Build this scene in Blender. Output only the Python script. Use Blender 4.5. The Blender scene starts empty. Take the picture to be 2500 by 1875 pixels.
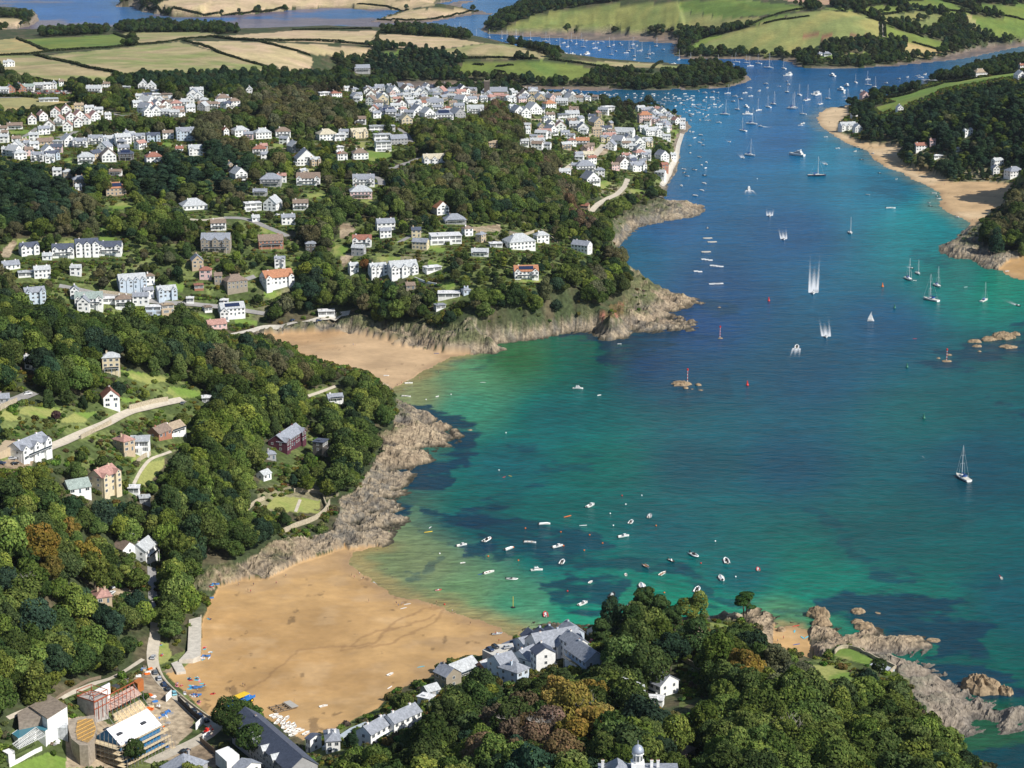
import bpy, math, random
import numpy as np
from mathutils import Vector, Matrix
random.seed(7); rng = np.random.default_rng(7)
S = bpy.context.scene; COL = S.collection
# ------------------------------------------------ camera, sky, sun, exposure
F, HC, TH = 5170.0, 352.0, math.radians(14.7)      # focal length in photo pixels, flying height, pitch down
ct, st = math.cos(TH), math.sin(TH)
cam = bpy.data.cameras.new('camera'); cam.sensor_width = 36; cam.lens = 36*F/2500; cam.clip_end = 60000; cam.clip_start = 1
co = bpy.data.objects.new('camera', cam); COL.objects.link(co); co.location = (0, 0, HC)
co.rotation_euler = (math.pi/2-TH, 0, 0); S.camera = co
SUN_AZ, SUN_EL = math.radians(122), math.radians(41)     # azimuth clockwise from the view direction
wd = bpy.data.worlds.new('World'); S.world = wd; wd.use_nodes = True
nt = wd.node_tree; bg = nt.nodes['Background']
sk = nt.nodes.new('ShaderNodeTexSky'); sk.sky_type = 'NISHITA'; sk.sun_disc = False
sk.sun_elevation = SUN_EL; sk.sun_rotation = SUN_AZ; sk.dust_density = 0.6; sk.ozone_density = 2.0
nt.links.new(sk.outputs[0], bg.inputs[0]); bg.inputs[1].default_value = 0.085
sl = bpy.data.lights.new('sun', 'SUN'); sl.energy = 4.6; sl.angle = math.radians(0.5); sl.color = (1, 0.955, 0.88)
so = bpy.data.objects.new('sun', sl); COL.objects.link(so); so.location = (300, -200, 900)
sd = Vector((math.sin(SUN_AZ)*math.cos(SUN_EL), math.cos(SUN_AZ)*math.cos(SUN_EL), math.sin(SUN_EL)))
so.rotation_euler = sd.to_track_quat('Z', 'Y').to_euler()
S.view_settings.view_transform = 'Standard'; S.view_settings.look = 'None'
S.view_settings.exposure = 0.32; S.view_settings.gamma = 1
S.cycles.max_bounces = 4; S.cycles.diffuse_bounces = 2; S.cycles.glossy_bounces = 2; S.cycles.transparent_max_bounces = 6
# ------------------------------------------------ photo pixels <-> world
ORG = {0: (0, 0), 1: (0, 0), 2: (830, 0), 3: (1660, 0), 4: (0, 620), 5: (830, 620), 6: (1660, 620), 7: (0, 1245), 8: (830, 1245), 9: (1660, 1245)}
ORX = {10: (1060, 1490, 5.027), 11: (0, 1600, 5.267), 12: (400, 1560, 4.424), 13: (1480, 1600, 6.032), 14: (900, 60, 2.011), 15: (900, 1220, 2.212), 16: (0, 850, 4.424)}
def P(c, x, y):
    if c > 9: return (ORX[c][0]+x/ORX[c][2], ORX[c][1]+y/ORX[c][2])
    if c == 0: return (x*1.1302, y*1.1302)
    o = ORG[c]; return (o[0]+x/2.6333, o[1]+y/2.6333)
def PL(c, *pts):                                     # a list of points; an int switches the crop they are read in
    out = []
    for p in pts:
        if isinstance(p, int): c = p
        else: out.append(P(c, *p))
    return out
def unproj(px, py, h=0.0):
    w = -(py-937.5)/F; u = (px-1250)/F
    dy = ct+w*st; dz = -st+w*ct
    t = (h-HC)/dz
    return (u*t, dy*t, h)
def proj(x, y, z):
    zc = y*ct-(z-HC)*st; up = y*st+(z-HC)*ct
    return 1250+F*x/zc, 937.5-F*up/zc
def lin(c): return tuple(((v/255)/12.92 if v/255 < .04045 else ((v/255+.055)/1.055)**2.4) for v in c)
# ------------------------------------------------ numpy noise
_T = rng.random((256, 256))
def vn(x, y):
    xi = np.floor(x).astype(np.int64); yi = np.floor(y).astype(np.int64); fx = x-xi; fy = y-yi
    fx = fx*fx*(3-2*fx); fy = fy*fy*(3-2*fy)
    a = _T[xi & 255, yi & 255]; b = _T[(xi+1) & 255, yi & 255]; c = _T[xi & 255, (yi+1) & 255]; d = _T[(xi+1) & 255, (yi+1) & 255]
    return (a+(b-a)*fx)+((c+(d-c)*fx)-(a+(b-a)*fx))*fy
def fbm(x, y, s, o=4, g=.5):
    r = 0; a = 1; t = 0; x = x/s; y = y/s
    for i in range(o):
        r = r+a*vn(x+17.3*i, y-9.1*i); t += a; a *= g; x = x*2.03; y = y*2.03
    return r/t
def ridged(x, y, s, o=4):
    r = 0; a = 1; t = 0; x = x/s; y = y/s
    for i in range(o):
        r = r+a*(1-abs(2*vn(x+5.3*i, y+3.7*i)-1)); t += a; a *= .55; x = x*2.1; y = y*2.1
    return r/t
def sstep(a, b, x): t = np.clip((x-a)/(b-a), 0, 1); return t*t*(3-2*t)
def inpoly(x, y, poly):
    ins = np.zeros(x.shape, bool); n = len(poly)
    for i in range(n):
        x1, y1 = poly[i]; x2, y2 = poly[(i+1) % n]
        if y1 == y2: continue
        k = ((y1 > y) != (y2 > y)); ins ^= k & (x < (x2-x1)*(y-y1)/(y2-y1)+x1)
    return ins
def segdist(x, y, pts, closed=True):
    d = np.full(x.shape, 1e18); n = len(pts)
    for i in range(n if closed else n-1):
        x1, y1 = pts[i]; x2, y2 = pts[(i+1) % n]; dx = x2-x1; dy = y2-y1; L = dx*dx+dy*dy+1e-9
        t = np.clip(((x-x1)*dx+(y-y1)*dy)/L, 0, 1); ex = x-x1-t*dx; ey = y-y1-t*dy
        np.minimum(d, ex*ex+ey*ey, out=d)
    return np.sqrt(d)
# ------------------------------------------------ shorelines (traced at sea level)
MAIN = PL(9, (1900, 1750), (1860, 1659), (1800, 1560), (1740, 1480), (1715, 1425), (1850, 1430), (1920, 1405), (1970, 1375), (2010, 1362), (2060, 1350), (2065, 1395), (2110, 1428), (2160, 1410), (2200, 1350), (2190, 1285), (2120, 1290), (2060, 1248), (1990, 1255), (1930, 1230), (1850, 1165), (1830, 1200), (1760, 1125), (1700, 1060), (1640, 1020), (1530, 970), (1440, 965), (1390, 975), (1300, 965), (1265, 942), (1360, 935), (1480, 945), (1583, 912), (1578, 868), (1540, 825), (1450, 830), (1380, 815), (1265, 805), (1245, 772), (1170, 780), (1080, 788), (1030, 770), (960, 758), (890, 785), (835, 790), (800, 765), (740, 745), (680, 742), (610, 760),
 (598, 690), (570, 665), (450, 665), (425, 700), (300, 690), (230, 700), (120, 690), (0, 690), 8, (2050, 740), (1900, 735), (1750, 745), (1640, 760), (1560, 745), (1430, 730), (1250, 740), (1160, 780), (1120, 800), (1060, 780), (960, 740), (840, 690), (740, 650), (600, 600), (480, 570), (350, 545), (280, 510), (220, 465), (170, 430), (120, 400), (90, 360), (70, 310), (80, 268), (130, 258), (200, 235), (280, 200), (300, 150), (330, 130), (400, 70), (430, 30),
 5, (330, 1610), (395, 1540), (400, 1500), (440, 1430), (430, 1400), (540, 1345), (560, 1300), (500, 1270), (600, 1268), (700, 1250), (765, 1215), (755, 1160), (735, 1138), (650, 1110), (650, 1065), (560, 1030), (470, 1010), (440, 975), (395, 950), (360, 938), (330, 900), (310, 885), (340, 870), (420, 820), (520, 770), (620, 710), (720, 665), (820, 645), (900, 640), (1000, 640), (1070, 615), (960, 592), (1000, 582), (1150, 562), (1300, 542), (1400, 520), (1480, 502), (1640, 495), (1665, 545), (1760, 558), (1860, 535), (1900, 490), (2000, 503), (2100, 490), (2160, 500),
 6, (0, 498), (60, 495), (112, 470), (90, 440), (40, 420), (0, 412), 5, (2150, 405), (2070, 375), (2150, 360), 6, (40, 350), (0, 340), (90, 325), (165, 315), (110, 295), (0, 285), 5, (2160, 262), (2100, 248), (2010, 228), (1940, 220), (1920, 180), (1880, 110), (1840, 50), (1815, 0),
 2, (1790, 1640), (1775, 1600), (1840, 1550), (1870, 1500), (1900, 1470), (2000, 1440), (2100, 1420), (2190, 1410), 3, (40, 1402), (90, 1390), (150, 1370), (165, 1350), (150, 1325), (90, 1308), (30, 1310), 2, (2180, 1310), (2100, 1300), (2080, 1280), (2080, 1240), (2130, 1150), (2170, 1080), (2185, 1000), (2180, 940), (2200, 870), 3, (10, 880), (50, 840), (75, 810), (45, 790), (33, 760), (0, 735),
 2, (2100, 700), (2000, 680), (1900, 672), (1780, 650), (1650, 635), (1500, 625), (1300, 608), (1100, 590), (900, 590), (700, 585), (500, 578), (400, 560), (190, 545), (190, 535), (400, 530), (500, 528), (800, 532), (1000, 548), (1300, 562), (1600, 565), (2000, 580), (2130, 574), (2200, 570),
 3, (0, 580), (130, 574), (300, 562), (400, 542), (458, 512), (435, 490), (400, 470), (330, 445), (200, 430), (100, 425), (0, 420), 2, (1900, 408), (1650, 395), (1500, 390), (1400, 378), (1300, 352), (1150, 300), (1040, 282), (930, 274), (850, 258), (700, 235), (500, 218), (300, 205), (180, 195), (0, 190), 1, (1900, 195), (1560, 215), (1300, 205), (750, 225), (280, 245), (0, 255), (-700, 275), (-1500, 290))
MAIN = [unproj(*p)[:2] for p in MAIN]+[(-1500, 500), (-900, 300), (600, 300), (255, 560)]
EAST = PL(3, (2500, 360), (2212, 395), (2060, 410), (1900, 440), (1750, 490), (1600, 520), (1500, 570), (1400, 600), (1250, 622), (1120, 650), (1075, 680), (960, 690), (900, 720), (880, 750), (885, 790), (920, 830), (1000, 880), (1080, 930), (1200, 970), (1250, 1030), (1330, 1080), (1420, 1110), (1500, 1160), (1600, 1200), (1660, 1240), (1680, 1280), (1660, 1320), (1700, 1360), (1800, 1400), (1880, 1440), (1830, 1475), (1780, 1545), (1690, 1580), (1680, 1610), (1740, 1659), 6, (1760, 50), (1830, 30), (1870, 82), (1960, 90), (2060, 110), (2130, 150), (2212, 165), (2500, 210), (3500, 300))
EAST = [unproj(*p)[:2] for p in EAST]+[(2200, 1600), (2200, 3400)]
NORTH = PL(2, (1400, -20), (1300, 20), (1200, 50), (1100, 80), (1000, 110), (940, 150), (908, 195), (960, 218), (1060, 222), (1500, 212), (1800, 225), (2100, 250), (2200, 262), (2150, 300), (2135, 352), (2200, 362), 3, (60, 372), (300, 372), (560, 382), (730, 390), (715, 415), (780, 432), (860, 437), (960, 442), (1100, 437), (1300, 427), (1500, 402), (1700, 372), (1900, 322), (2000, 302), (2212, 285), (2500, 270), (3600, 230))
NORTH = [unproj(*p)[:2] for p in NORTH]+[(2500, 3700), (2500, 7500), (0, 7500), (-100, 5200)]
PEN = PL(1, (740, 45), (780, 40), (860, 40), (900, 68), (1080, 102), (1300, 106), (1560, 96), (1850, 68), (2120, 48), 2, (430, 68), (300, 100), (240, 130), (440, 137), (650, 120), (860, 85), (890, 65), (800, 60), (650, 50), (640, 40), (620, 20), (700, 10), (760, -10), (800, -60))
PEN = [unproj(*p)[:2] for p in PEN]+[(-450, 5800), (-900, 5800)]
WEST = [unproj(*p)[:2] for p in PL(1, (-1500, 250), (-200, 210), (0, 198), (100, 186), (200, 163), (247, 132), (240, 98), (130, 90), (0, 88), (-300, 70), (-1500, 60))]
MUD = [[unproj(*p)[:2] for p in q] for q in (
 PL(2, (180, 540), (190, 528), (500, 522), (800, 526), (1000, 540), (1300, 556), (1600, 560), (1900, 572), (1700, 585), (1400, 580), (1050, 590), (900, 600), (700, 595), (400, 570)),
 PL(2, (1000, 210), (1500, 208), (2100, 240), (2230, 262), (2212, 290), (1900, 268), (1600, 262), (1300, 245), (1090, 232)),
 PL(3, (1000, 425), (1300, 415), (1500, 390), (1700, 360), (1900, 310), (2100, 285), (2600, 265), (2600, 280), (2212, 300), (2000, 345), (1800, 385), (1600, 405), (1400, 425), (1100, 440)),
 PL(3, (0, 355), (300, 355), (560, 372), (730, 378), (730, 396), (560, 390), (300, 384), (0, 382)),
 PL(2, (180, 140), (240, 118), (440, 130), (650, 112), (900, 62), (950, 80), (1030, 90), (850, 100), (700, 125), (540, 150), (300, 155)),
 PL(2, (640, 40), (760, 5), (900, 5), (800, 30), (780, 50), (660, 58)))]
# ------------------------------------------------ the fan-shaped terrain grid (finer near the flight path)
NT, NR = 1144, 1120
TT = np.linspace(-.36, .36, NT); YY = 1/np.linspace(1/500., 1/5400., NR)
Xg, Yg = TT[None, :]*YY[:, None], np.repeat(YY[:, None], NT, 1)
wx = Xg+(fbm(Xg, Yg, 9, 3)-.5)*7; wy = Yg+(fbm(Xg+500, Yg, 9, 3)-.5)*9      # ragged shoreline
kk = sstep(700, 1500, Yg); wx = Xg*(1-0)+(wx-Xg)*(1-.3*kk); wy = Yg+(wy-Yg)
ins = np.zeros(Xg.shape, bool); dist = np.full(Xg.shape, 1e9)
for pg in (MAIN, EAST, NORTH, PEN, WEST):
    ins |= inpoly(wx, wy, pg)
    dc = segdist(wx[::2, ::2], wy[::2, ::2], pg)      # half-resolution distance, interpolated
    ri = np.arange(NR)/2; ci = np.arange(NT)/2
    r0 = np.clip(ri.astype(int), 0, dc.shape[0]-2); c0 = np.clip(ci.astype(int), 0, dc.shape[1]-2)
    fr = (ri-r0)[:, None]; fc = (ci-c0)[None, :]
    d = dc[r0][:, c0]*(1-fr)*(1-fc)+dc[r0+1][:, c0]*fr*(1-fc)+dc[r0][:, c0+1]*(1-fr)*fc+dc[r0+1][:, c0+1]*fr*fc
    dist = np.minimum(dist, d)
mud = np.zeros(Xg.shape, bool)
for pg in MUD: mud |= inpoly(wx, wy, pg)
mud &= ~ins
sdist = np.where(ins, dist, -dist)
# ------------------------------------------------ hill heights: control points read off the photo
CT = []
def C_(c, *pts):
    for x, y, h in pts: px, py = P(c, x, y); q = unproj(px, py, h); CT.append((q[0], q[1], h))
C_(7, (1400, 1650, 6), (300, 1650, 11), (700, 1500, 8), (960, 1000, 6), (1200, 900, 5), (100, 1400, 20), (100, 1000, 30), (500, 900, 15), (300, 500, 40), (700, 500, 18), (0, 200, 50), (600, 100, 32), (1000, 300, 14), (1300, 300, 12), (1800, 100, 7), (1500, 700, 3), (2000, 500, 2), (1700, 1100, 3), (1500, 1400, 4.5), (2100, 1400, 4), (1950, 1550, 5))
C_(4, (0, 1500, 60), (500, 1350, 48), (1000, 1500, 30), (1500, 1500, 18), (1900, 1600, 9), (2000, 1300, 13), (0, 1000, 70), (600, 1000, 56), (1100, 1100, 40), (1500, 1200, 28), (1900, 1200, 18), (0, 700, 76), (700, 700, 65), (1300, 800, 46), (1800, 850, 30), (2150, 950, 16), (100, 480, 78), (600, 480, 70), (1100, 500, 58), (1500, 560, 44), (1900, 640, 26),
   (200, 330, 28), (800, 370, 17), (1480, 430, 9), (1800, 440, 7), (200, 100, 42), (800, 150, 35), (1400, 100, 37))
C_(5, (200, 950, 12), (100, 1200, 8), (0, 1400, 8), (0, 390, 11), (600, 360, 20), (1000, 340, 25), (1500, 250, 29), (1750, 150, 26), (1300, 130, 36), (700, 100, 38), (200, 100, 36), (1650, 330, 18), (1800, 330, 10), (2050, 280, 5), (2000, 440, 4), (200, 650, 2), (600, 620, 2), (100, 550, 2.5))
C_(1, (200, 1500, 55), (800, 1500, 52), (1400, 1500, 50), (2000, 1500, 48), (200, 1200, 66), (1000, 1200, 64), (1800, 1200, 62), (100, 950, 74), (700, 940, 74), (1300, 950, 72), (1900, 900, 70), (200, 750, 78), (1000, 700, 72), (1700, 750, 74), (200, 560, 74), (800, 560, 66), (1400, 560, 60), (2000, 560, 36), (100, 470, 74), (500, 430, 73), (1000, 450, 68), (1600, 470, 56), (300, 300, 50), (1000, 280, 48), (1800, 240, 38), (2100, 330, 46), (1500, 50, 18), (50, 150, 8))
C_(2, (400, 1400, 52), (900, 1400, 50), (1300, 1400, 38), (1550, 1350, 19), (1750, 1350, 12), (300, 1150, 60), (900, 1150, 58), (1300, 1150, 45), (1600, 1150, 22), (1900, 1150, 11), (300, 900, 66), (800, 900, 62), (1200, 850, 45), (1500, 900, 26), (1900, 900, 12), (200, 720, 64), (700, 750, 56), (1100, 720, 42), (1500, 700, 25), (1850, 740, 12), (200, 620, 34), (600, 615, 24), (1000, 610, 15), (1400, 620, 12), (100, 250, 36), (600, 280, 34), (1000, 300, 36), (1300, 370, 26), (1700, 400, 16), (2000, 420, 12), (800, 460, 16), (1400, 470, 12), (1900, 480, 10), (500, 420, 22), (100, 480, 14), (1200, 150, 30), (1700, 130, 40), (1700, 40, 54), (500, 90, 9))
C_(3, (200, 470, 12), (300, 300, 18), (700, 250, 35), (1000, 150, 52), (900, 60, 60), (1400, 200, 38), (1500, 60, 56), (1300, 330, 14), (1900, 200, 36), (2150, 100, 52), (2200, 10, 62), (800, 10, 58), (1400, 700, 24), (1800, 550, 42), (2150, 470, 48), (1700, 800, 36), (2150, 700, 60), (2100, 950, 25), (1500, 950, 6), (1250, 850, 11), (1150, 750, 13), (2000, 1120, 6), (2212, 1380, 22), (2100, 1450, 14), (1000, 750, 2), (1300, 980, 2), (1600, 1150, 2), (1900, 1270, 2.5), (2150, 1230, 2.5), (2000, 1380, 2), (2700, 900, 70), (2700, 1250, 20))
C_(8, (0, 700, 2), (300, 900, 2.5), (400, 1180, 3.5), (600, 700, 1.5), (600, 1250, 12), (300, 1500, 16), (900, 1500, 28), (1300, 1500, 36), (1200, 1200, 20), (1000, 1060, 7), (1400, 950, 7), (1600, 1200, 26), (1900, 1200, 28), (2100, 900, 18), (2100, 1650, 46), (1700, 800, 6))
C_(9, (300, 1500, 40), (700, 1300, 33), (900, 1550, 38), (300, 1000, 21), (500, 800, 9), (900, 1100, 10), (1100, 1050, 9), (1200, 920, 6.5), (1350, 1100, 9), (1400, 1350, 22), (1600, 1550, 20), (200, 760, 7), (1600, 1150, 5), (1900, 1300, 4), (700, 860, 2.2))
C_(6, (2150, 80, 2))
for px, y, h in ((0, 1400, 26), (300, 1370, 20), (600, 1375, 11), (850, 1420, 5), (0, 700, 10), (400, 640, 8), (1200, 600, 48), (1800, 600, 62), (2500, 600, 45), (-300, 1400, 30), (-300, 1000, 70), (0, 5300, 40), (1300, 5300, 60), (2500, 5300, 80), (-300, 2500, 70), (1600, 4400, 75), (2500, 4500, 85)):
    CT.append(((px-1250)/F*y*1.02, y, h))
CT = np.array(CT); n = len(CT)
Dm = np.hypot(CT[:, None, 0]-CT[None, :, 0], CT[:, None, 1]-CT[None, :, 1])
A = np.zeros((n+3, n+3)); A[:n, :n] = -Dm+np.eye(n)*-6.0; A[:n, n] = 1; A[:n, n+1:] = CT[:, :2]/1000; A[n:, :n] = A[:n, n:].T
wgt = np.linalg.solve(A, np.r_[CT[:, 2], 0, 0, 0])
Xc, Yc = Xg[::4, ::4], Yg[::4, ::4]
Hc = wgt[n]+wgt[n+1]*Xc/1000+wgt[n+2]*Yc/1000
for i in range(n): Hc = Hc-wgt[i]*np.hypot(Xc-CT[i, 0], Yc-CT[i, 1])
ri = np.arange(NR)/4; ci = np.arange(NT)/4
r0 = np.clip(ri.astype(int), 0, Hc.shape[0]-2); c0 = np.clip(ci.astype(int), 0, Hc.shape[1]-2); fr = (ri-r0)[:, None]; fc = (ci-c0)[None, :]
Hr = Hc[r0][:, c0]*(1-fr)*(1-fc)+Hc[r0+1][:, c0]*fr*(1-fc)+Hc[r0][:, c0+1]*(1-fr)*fc+Hc[r0+1][:, c0+1]*fr*fc
Hr = np.maximum(Hr, 2.0)+(fbm(Xg, Yg, 60, 3)-.5)*3.0*np.clip(Hr/20, 0, 1)
Wd = 17+150*sstep(2350, 2700, Yg)*(Xg > -600)+60*sstep(1800, 2600, Yg)*(Xg > 300)
Zg = Hr*(1-(1-np.clip((sdist+1)/Wd, 0, 1))**2)*sstep(-1, 10, sdist)
Zg = np.where(sdist < 0, -np.clip(-sdist*.12, 0, 6)-.25, Zg+.05)
Zg = np.where(mud, .22+.15*fbm(Xg, Yg, 20, 3), Zg)
# ------------------------------------------------ zones on the ground
PXg, PYg = proj(Xg, Yg, Zg)
def zone(poly, y0=0, y1=9e9):                        # grid vertices that a traced outline covers
    xs = [p[0] for p in poly]; ys = [p[1] for p in poly]
    bb = (PXg > min(xs)) & (PXg < max(xs)) & (PYg > min(ys)) & (PYg < max(ys)) & (Yg > y0) & (Yg < y1)
    m = np.zeros(PXg.shape, bool); m[bb] = inpoly(PXg[bb], PYg[bb], poly); return m
ROCK = [PL(5, (420, 880), (345, 925), (362, 1010), (330, 1130), (240, 1150), (270, 1270), (190, 1400), (100, 1530), (0, 1560), 7, (2150, 130), (2050, 160), (1850, 190), (1750, 220), (1640, 290), (1500, 330), (1350, 370), (1260, 460), (1250, 510), (1340, 520), (1400, 430), (1560, 390), (1720, 400), (1900, 310), (2212, 240), 8, (100, 256), (240, 260), (500, 100), 5, (600, 1659), (1000, 1300), (1000, 1000)),
 PL(5, (-30, 480), (0, 395), (120, 390), (220, 430), (500, 440), (600, 470), (700, 480), (850, 410), (950, 460), (1000, 470), (1080, 430), (1200, 400), (1420, 400), (1600, 330), (1690, 390), (1820, 290), (1850, 230), (1820, 130), (1760, 30), (1740, 0), 2, (1740, 1600), (1730, 1520), (1710, 1450), (1830, 1370), (1950, 1320), (2070, 1270), (2300, 1270), (2350, 1450), (1950, 1600), 5, (2100, 100), (2500, 250), (2500, 620), (1200, 640), (830, 660), (850, 620), (600, 600), (340, 560), (370, 530), (0, 500)),
 PL(4, (1560, 520), (1800, 470), (2212, 395), (2240, 500), (2212, 505), (1700, 522)),
 PL(3, (1850, 1450), (1900, 1440), (1960, 1445), (2000, 1500), (1950, 1560), (2050, 1620), (2212, 1610), 6, (2150, 10), (2100, 40), (2040, 90), (1960, 110), (1600, 100), (1600, -60)),
 PL(9, (400, 640), (640, 640), (604, 770), (604, 865), (560, 850), (500, 780), (430, 710)),
 PL(9, (842, 770), (830, 830), (872, 945), (960, 900), (1000, 880), (1100, 880), (1250, 960), (1390, 1010), (1400, 1090), (1480, 1110), (1510, 1250), (1600, 1320), (1700, 1430), (1850, 1460), (2300, 1460), (2300, 1200), (1700, 800), (900, 720))]
BEACH = [PL(7, (2212, 200), (2212, 240), (1900, 310), (1720, 400), (1560, 390), (1400, 430), (1380, 500), (1340, 560), (1330, 640), (1300, 700), (1290, 950), (1220, 980), (1150, 1040), (1060, 1050), (1400, 1380), (1480, 1310), (1500, 1250), (1600, 1230), (1700, 1330), (1950, 1480), (2212, 1400), 8, (0, 1400), (100, 1340), (250, 1270), (320, 1180), (500, 1100), (620, 1060), (620, 1000), (800, 930), (900, 930), (1060, 870), (1150, 810), (1200, 700), (600, 400), (240, 240), (130, 240), (60, 250)),
 PL(5, (0, 495), (370, 528), (340, 560), (600, 600), (850, 620), (830, 650), (1000, 700), (400, 930), (330, 920), (260, 890), (100, 800), (-200, 750), 4, (1900, 590), (1650, 520)),
 PL(3, (1075, 670), (1090, 740), (1020, 790), (1010, 830), (1060, 860), (1150, 900), (1200, 910), (1440, 920), (1400, 980), (1480, 1050), (1600, 1060), (1680, 1120), (1740, 1170), (1850, 1165), (1990, 1170), (2400, 1190), (2400, 1220), (2100, 1300), (2010, 1340), (1960, 1400), (1900, 1445), (1820, 1460), (1500, 1300), (1200, 1050), (850, 800), (850, 680)),
 PL(9, (598, 745), (680, 730), (840, 750), (832, 830), (872, 945), (780, 915), (640, 893), (598, 862)),
 PL(6, (2040, 110), (2060, 80), (2120, 20), (2400, -40), (2400, 200), (2130, 170))]
zb = np.zeros(Xg.shape, bool); zr = np.zeros(Xg.shape, bool)
jx = (fbm(Xg, Yg, 10, 3)-.5)*22; jy = (fbm(Xg+90, Yg, 10, 3)-.5)*12
PXs, PYs = PXg, PYg; PXg, PYg = PXg+jx, PYg+jy
for q in ROCK: zr |= zone(q)
PXg, PYg = PXs, PYs
zb_list = [zone(q, y1=(9e9 if i else 1300)) for i, q in enumerate(BEACH)]
zb_list[1] &= (Yg > 1330)
for q in zb_list: zb |= q
zr |= (sdist < 7) & (sdist > -12) & ~zb
zr &= ~zb; zb &= ~mud; zr &= ~mud
# rocky shore: ledges and gullies
str_ = ridged(Xg*.9+Yg*.5, Yg*.6-Xg*.25, 15, 5); st2 = ridged(Xg*.5+Yg*1.1, Yg*.3-Xg, 5.5, 3)
near = sstep(2600, 1200, Yg)
sx = Xg*.80+Yg*.60; sy = -Xg*.60+Yg*.80; wob = fbm(Xg, Yg, 30, 3)*26
la = ridged(sx*.32, sy+wob, 7, 3); lb = ridged((sx+40)*.5, sy+wob*.8, 2.6, 3); blk = np.floor(fbm(sx*.6, sy, 9, 3)*9)/9
Rk = (str_-.55)*7*sstep(-6, 9, sdist)*(.45+.55*near)+(la-.55)*4.6*near+(lb-.5)*.9*near+(blk-.5)*5*near+(fbm(Xg, Yg, 13, 4)-.5)*12*sstep(1380, 1450, Yg)*sstep(2300, 2000, Yg)*(Xg < 250)*sstep(3, 16, sdist)
zrs = sstep(.0, 1, np.clip(zr.astype(float), 0, 1))
Zg = np.where(zr, Zg*.85+Rk*np.clip((sdist+9)/10, 0, 1), Zg)
Zg = np.where(zb & (sdist > 0), np.minimum(Zg, .04*sdist+.06+.12*fbm(Xg, Yg, 12, 3)), Zg)
for _ in range(10):                                  # nothing steeper than a crag
    dy = (YY[1:]-YY[:-1])[:, None]*1.5; Zg[1:] = np.minimum(Zg[1:], Zg[:-1]+dy); Zg[:-1] = np.minimum(Zg[:-1], Zg[1:]+dy)
    dx = (Xg[:, 1:]-Xg[:, :-1])*1.5; Zg[:, 1:] = np.minimum(Zg[:, 1:], Zg[:, :-1]+dx); Zg[:, :-1] = np.minimum(Zg[:, :-1], Zg[:, 1:]+dx)
PXg, PYg = proj(Xg, Yg, Zg)
def HT(x, y):                                        # terrain height under a point
    y = float(y); t = x/y
    r = (1/500.-1/y)/(1/500.-1/5400.)*(NR-1); c = (t+.36)/.72*(NT-1)
    r = min(max(r, 0), NR-1.001); c = min(max(c, 0), NT-1.001); i, j = int(r), int(c); fr, fc = r-i, c-j
    return float((Zg[i, j]*(1-fc)+Zg[i, j+1]*fc)*(1-fr)+(Zg[i+1, j]*(1-fc)+Zg[i+1, j+1]*fc)*fr)
def HTv(x, y):
    t = x/y; r = np.clip((1/500.-1/y)/(1/500.-1/5400.)*(NR-1), 0, NR-1.001); c = np.clip((t+.36)/.72*(NT-1), 0, NT-1.001)
    i = r.astype(int); j = c.astype(int); fr = r-i; fc = c-j
    return (Zg[i, j]*(1-fc)+Zg[i, j+1]*fc)*(1-fr)+(Zg[i+1, j]*(1-fc)+Zg[i+1, j+1]*fc)*fr
def ZI(x, y, arr):
    r = int(round(min(max((1/500.-1/y)/(1/500.-1/5400.)*(NR-1), 0), NR-1))); c = int(round(min(max((x/y+.36)/.72*(NT-1), 0), NT-1)))
    return arr[r, c]
def land(px, py):                                    # where the line of sight through a photo pixel meets the ground or sea
    w = -(py-937.5)/F; u = (px-1250)/F; dy = ct+w*st; dz = -st+w*ct
    t = np.linspace(450, 6000, 2800)/1.0
    x, y, z = u*t, dy*t, HC+dz*t
    h = np.maximum(HTv(x, y), 0); k = np.argmax(z <= h)
    if z[k] > h[k]: k = len(t)-1
    a, b = t[max(k-1, 0)], t[k]
    for _ in range(12):
        m = (a+b)/2
        if HC+dz*m <= max(HT(u*m, dy*m), 0): b = m
        else: a = m
    return Vector((u*b, dy*b, max(HT(u*b, dy*b), 0)))
def sea(c, x, y): return Vector(unproj(*P(c, x, y)))
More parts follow.
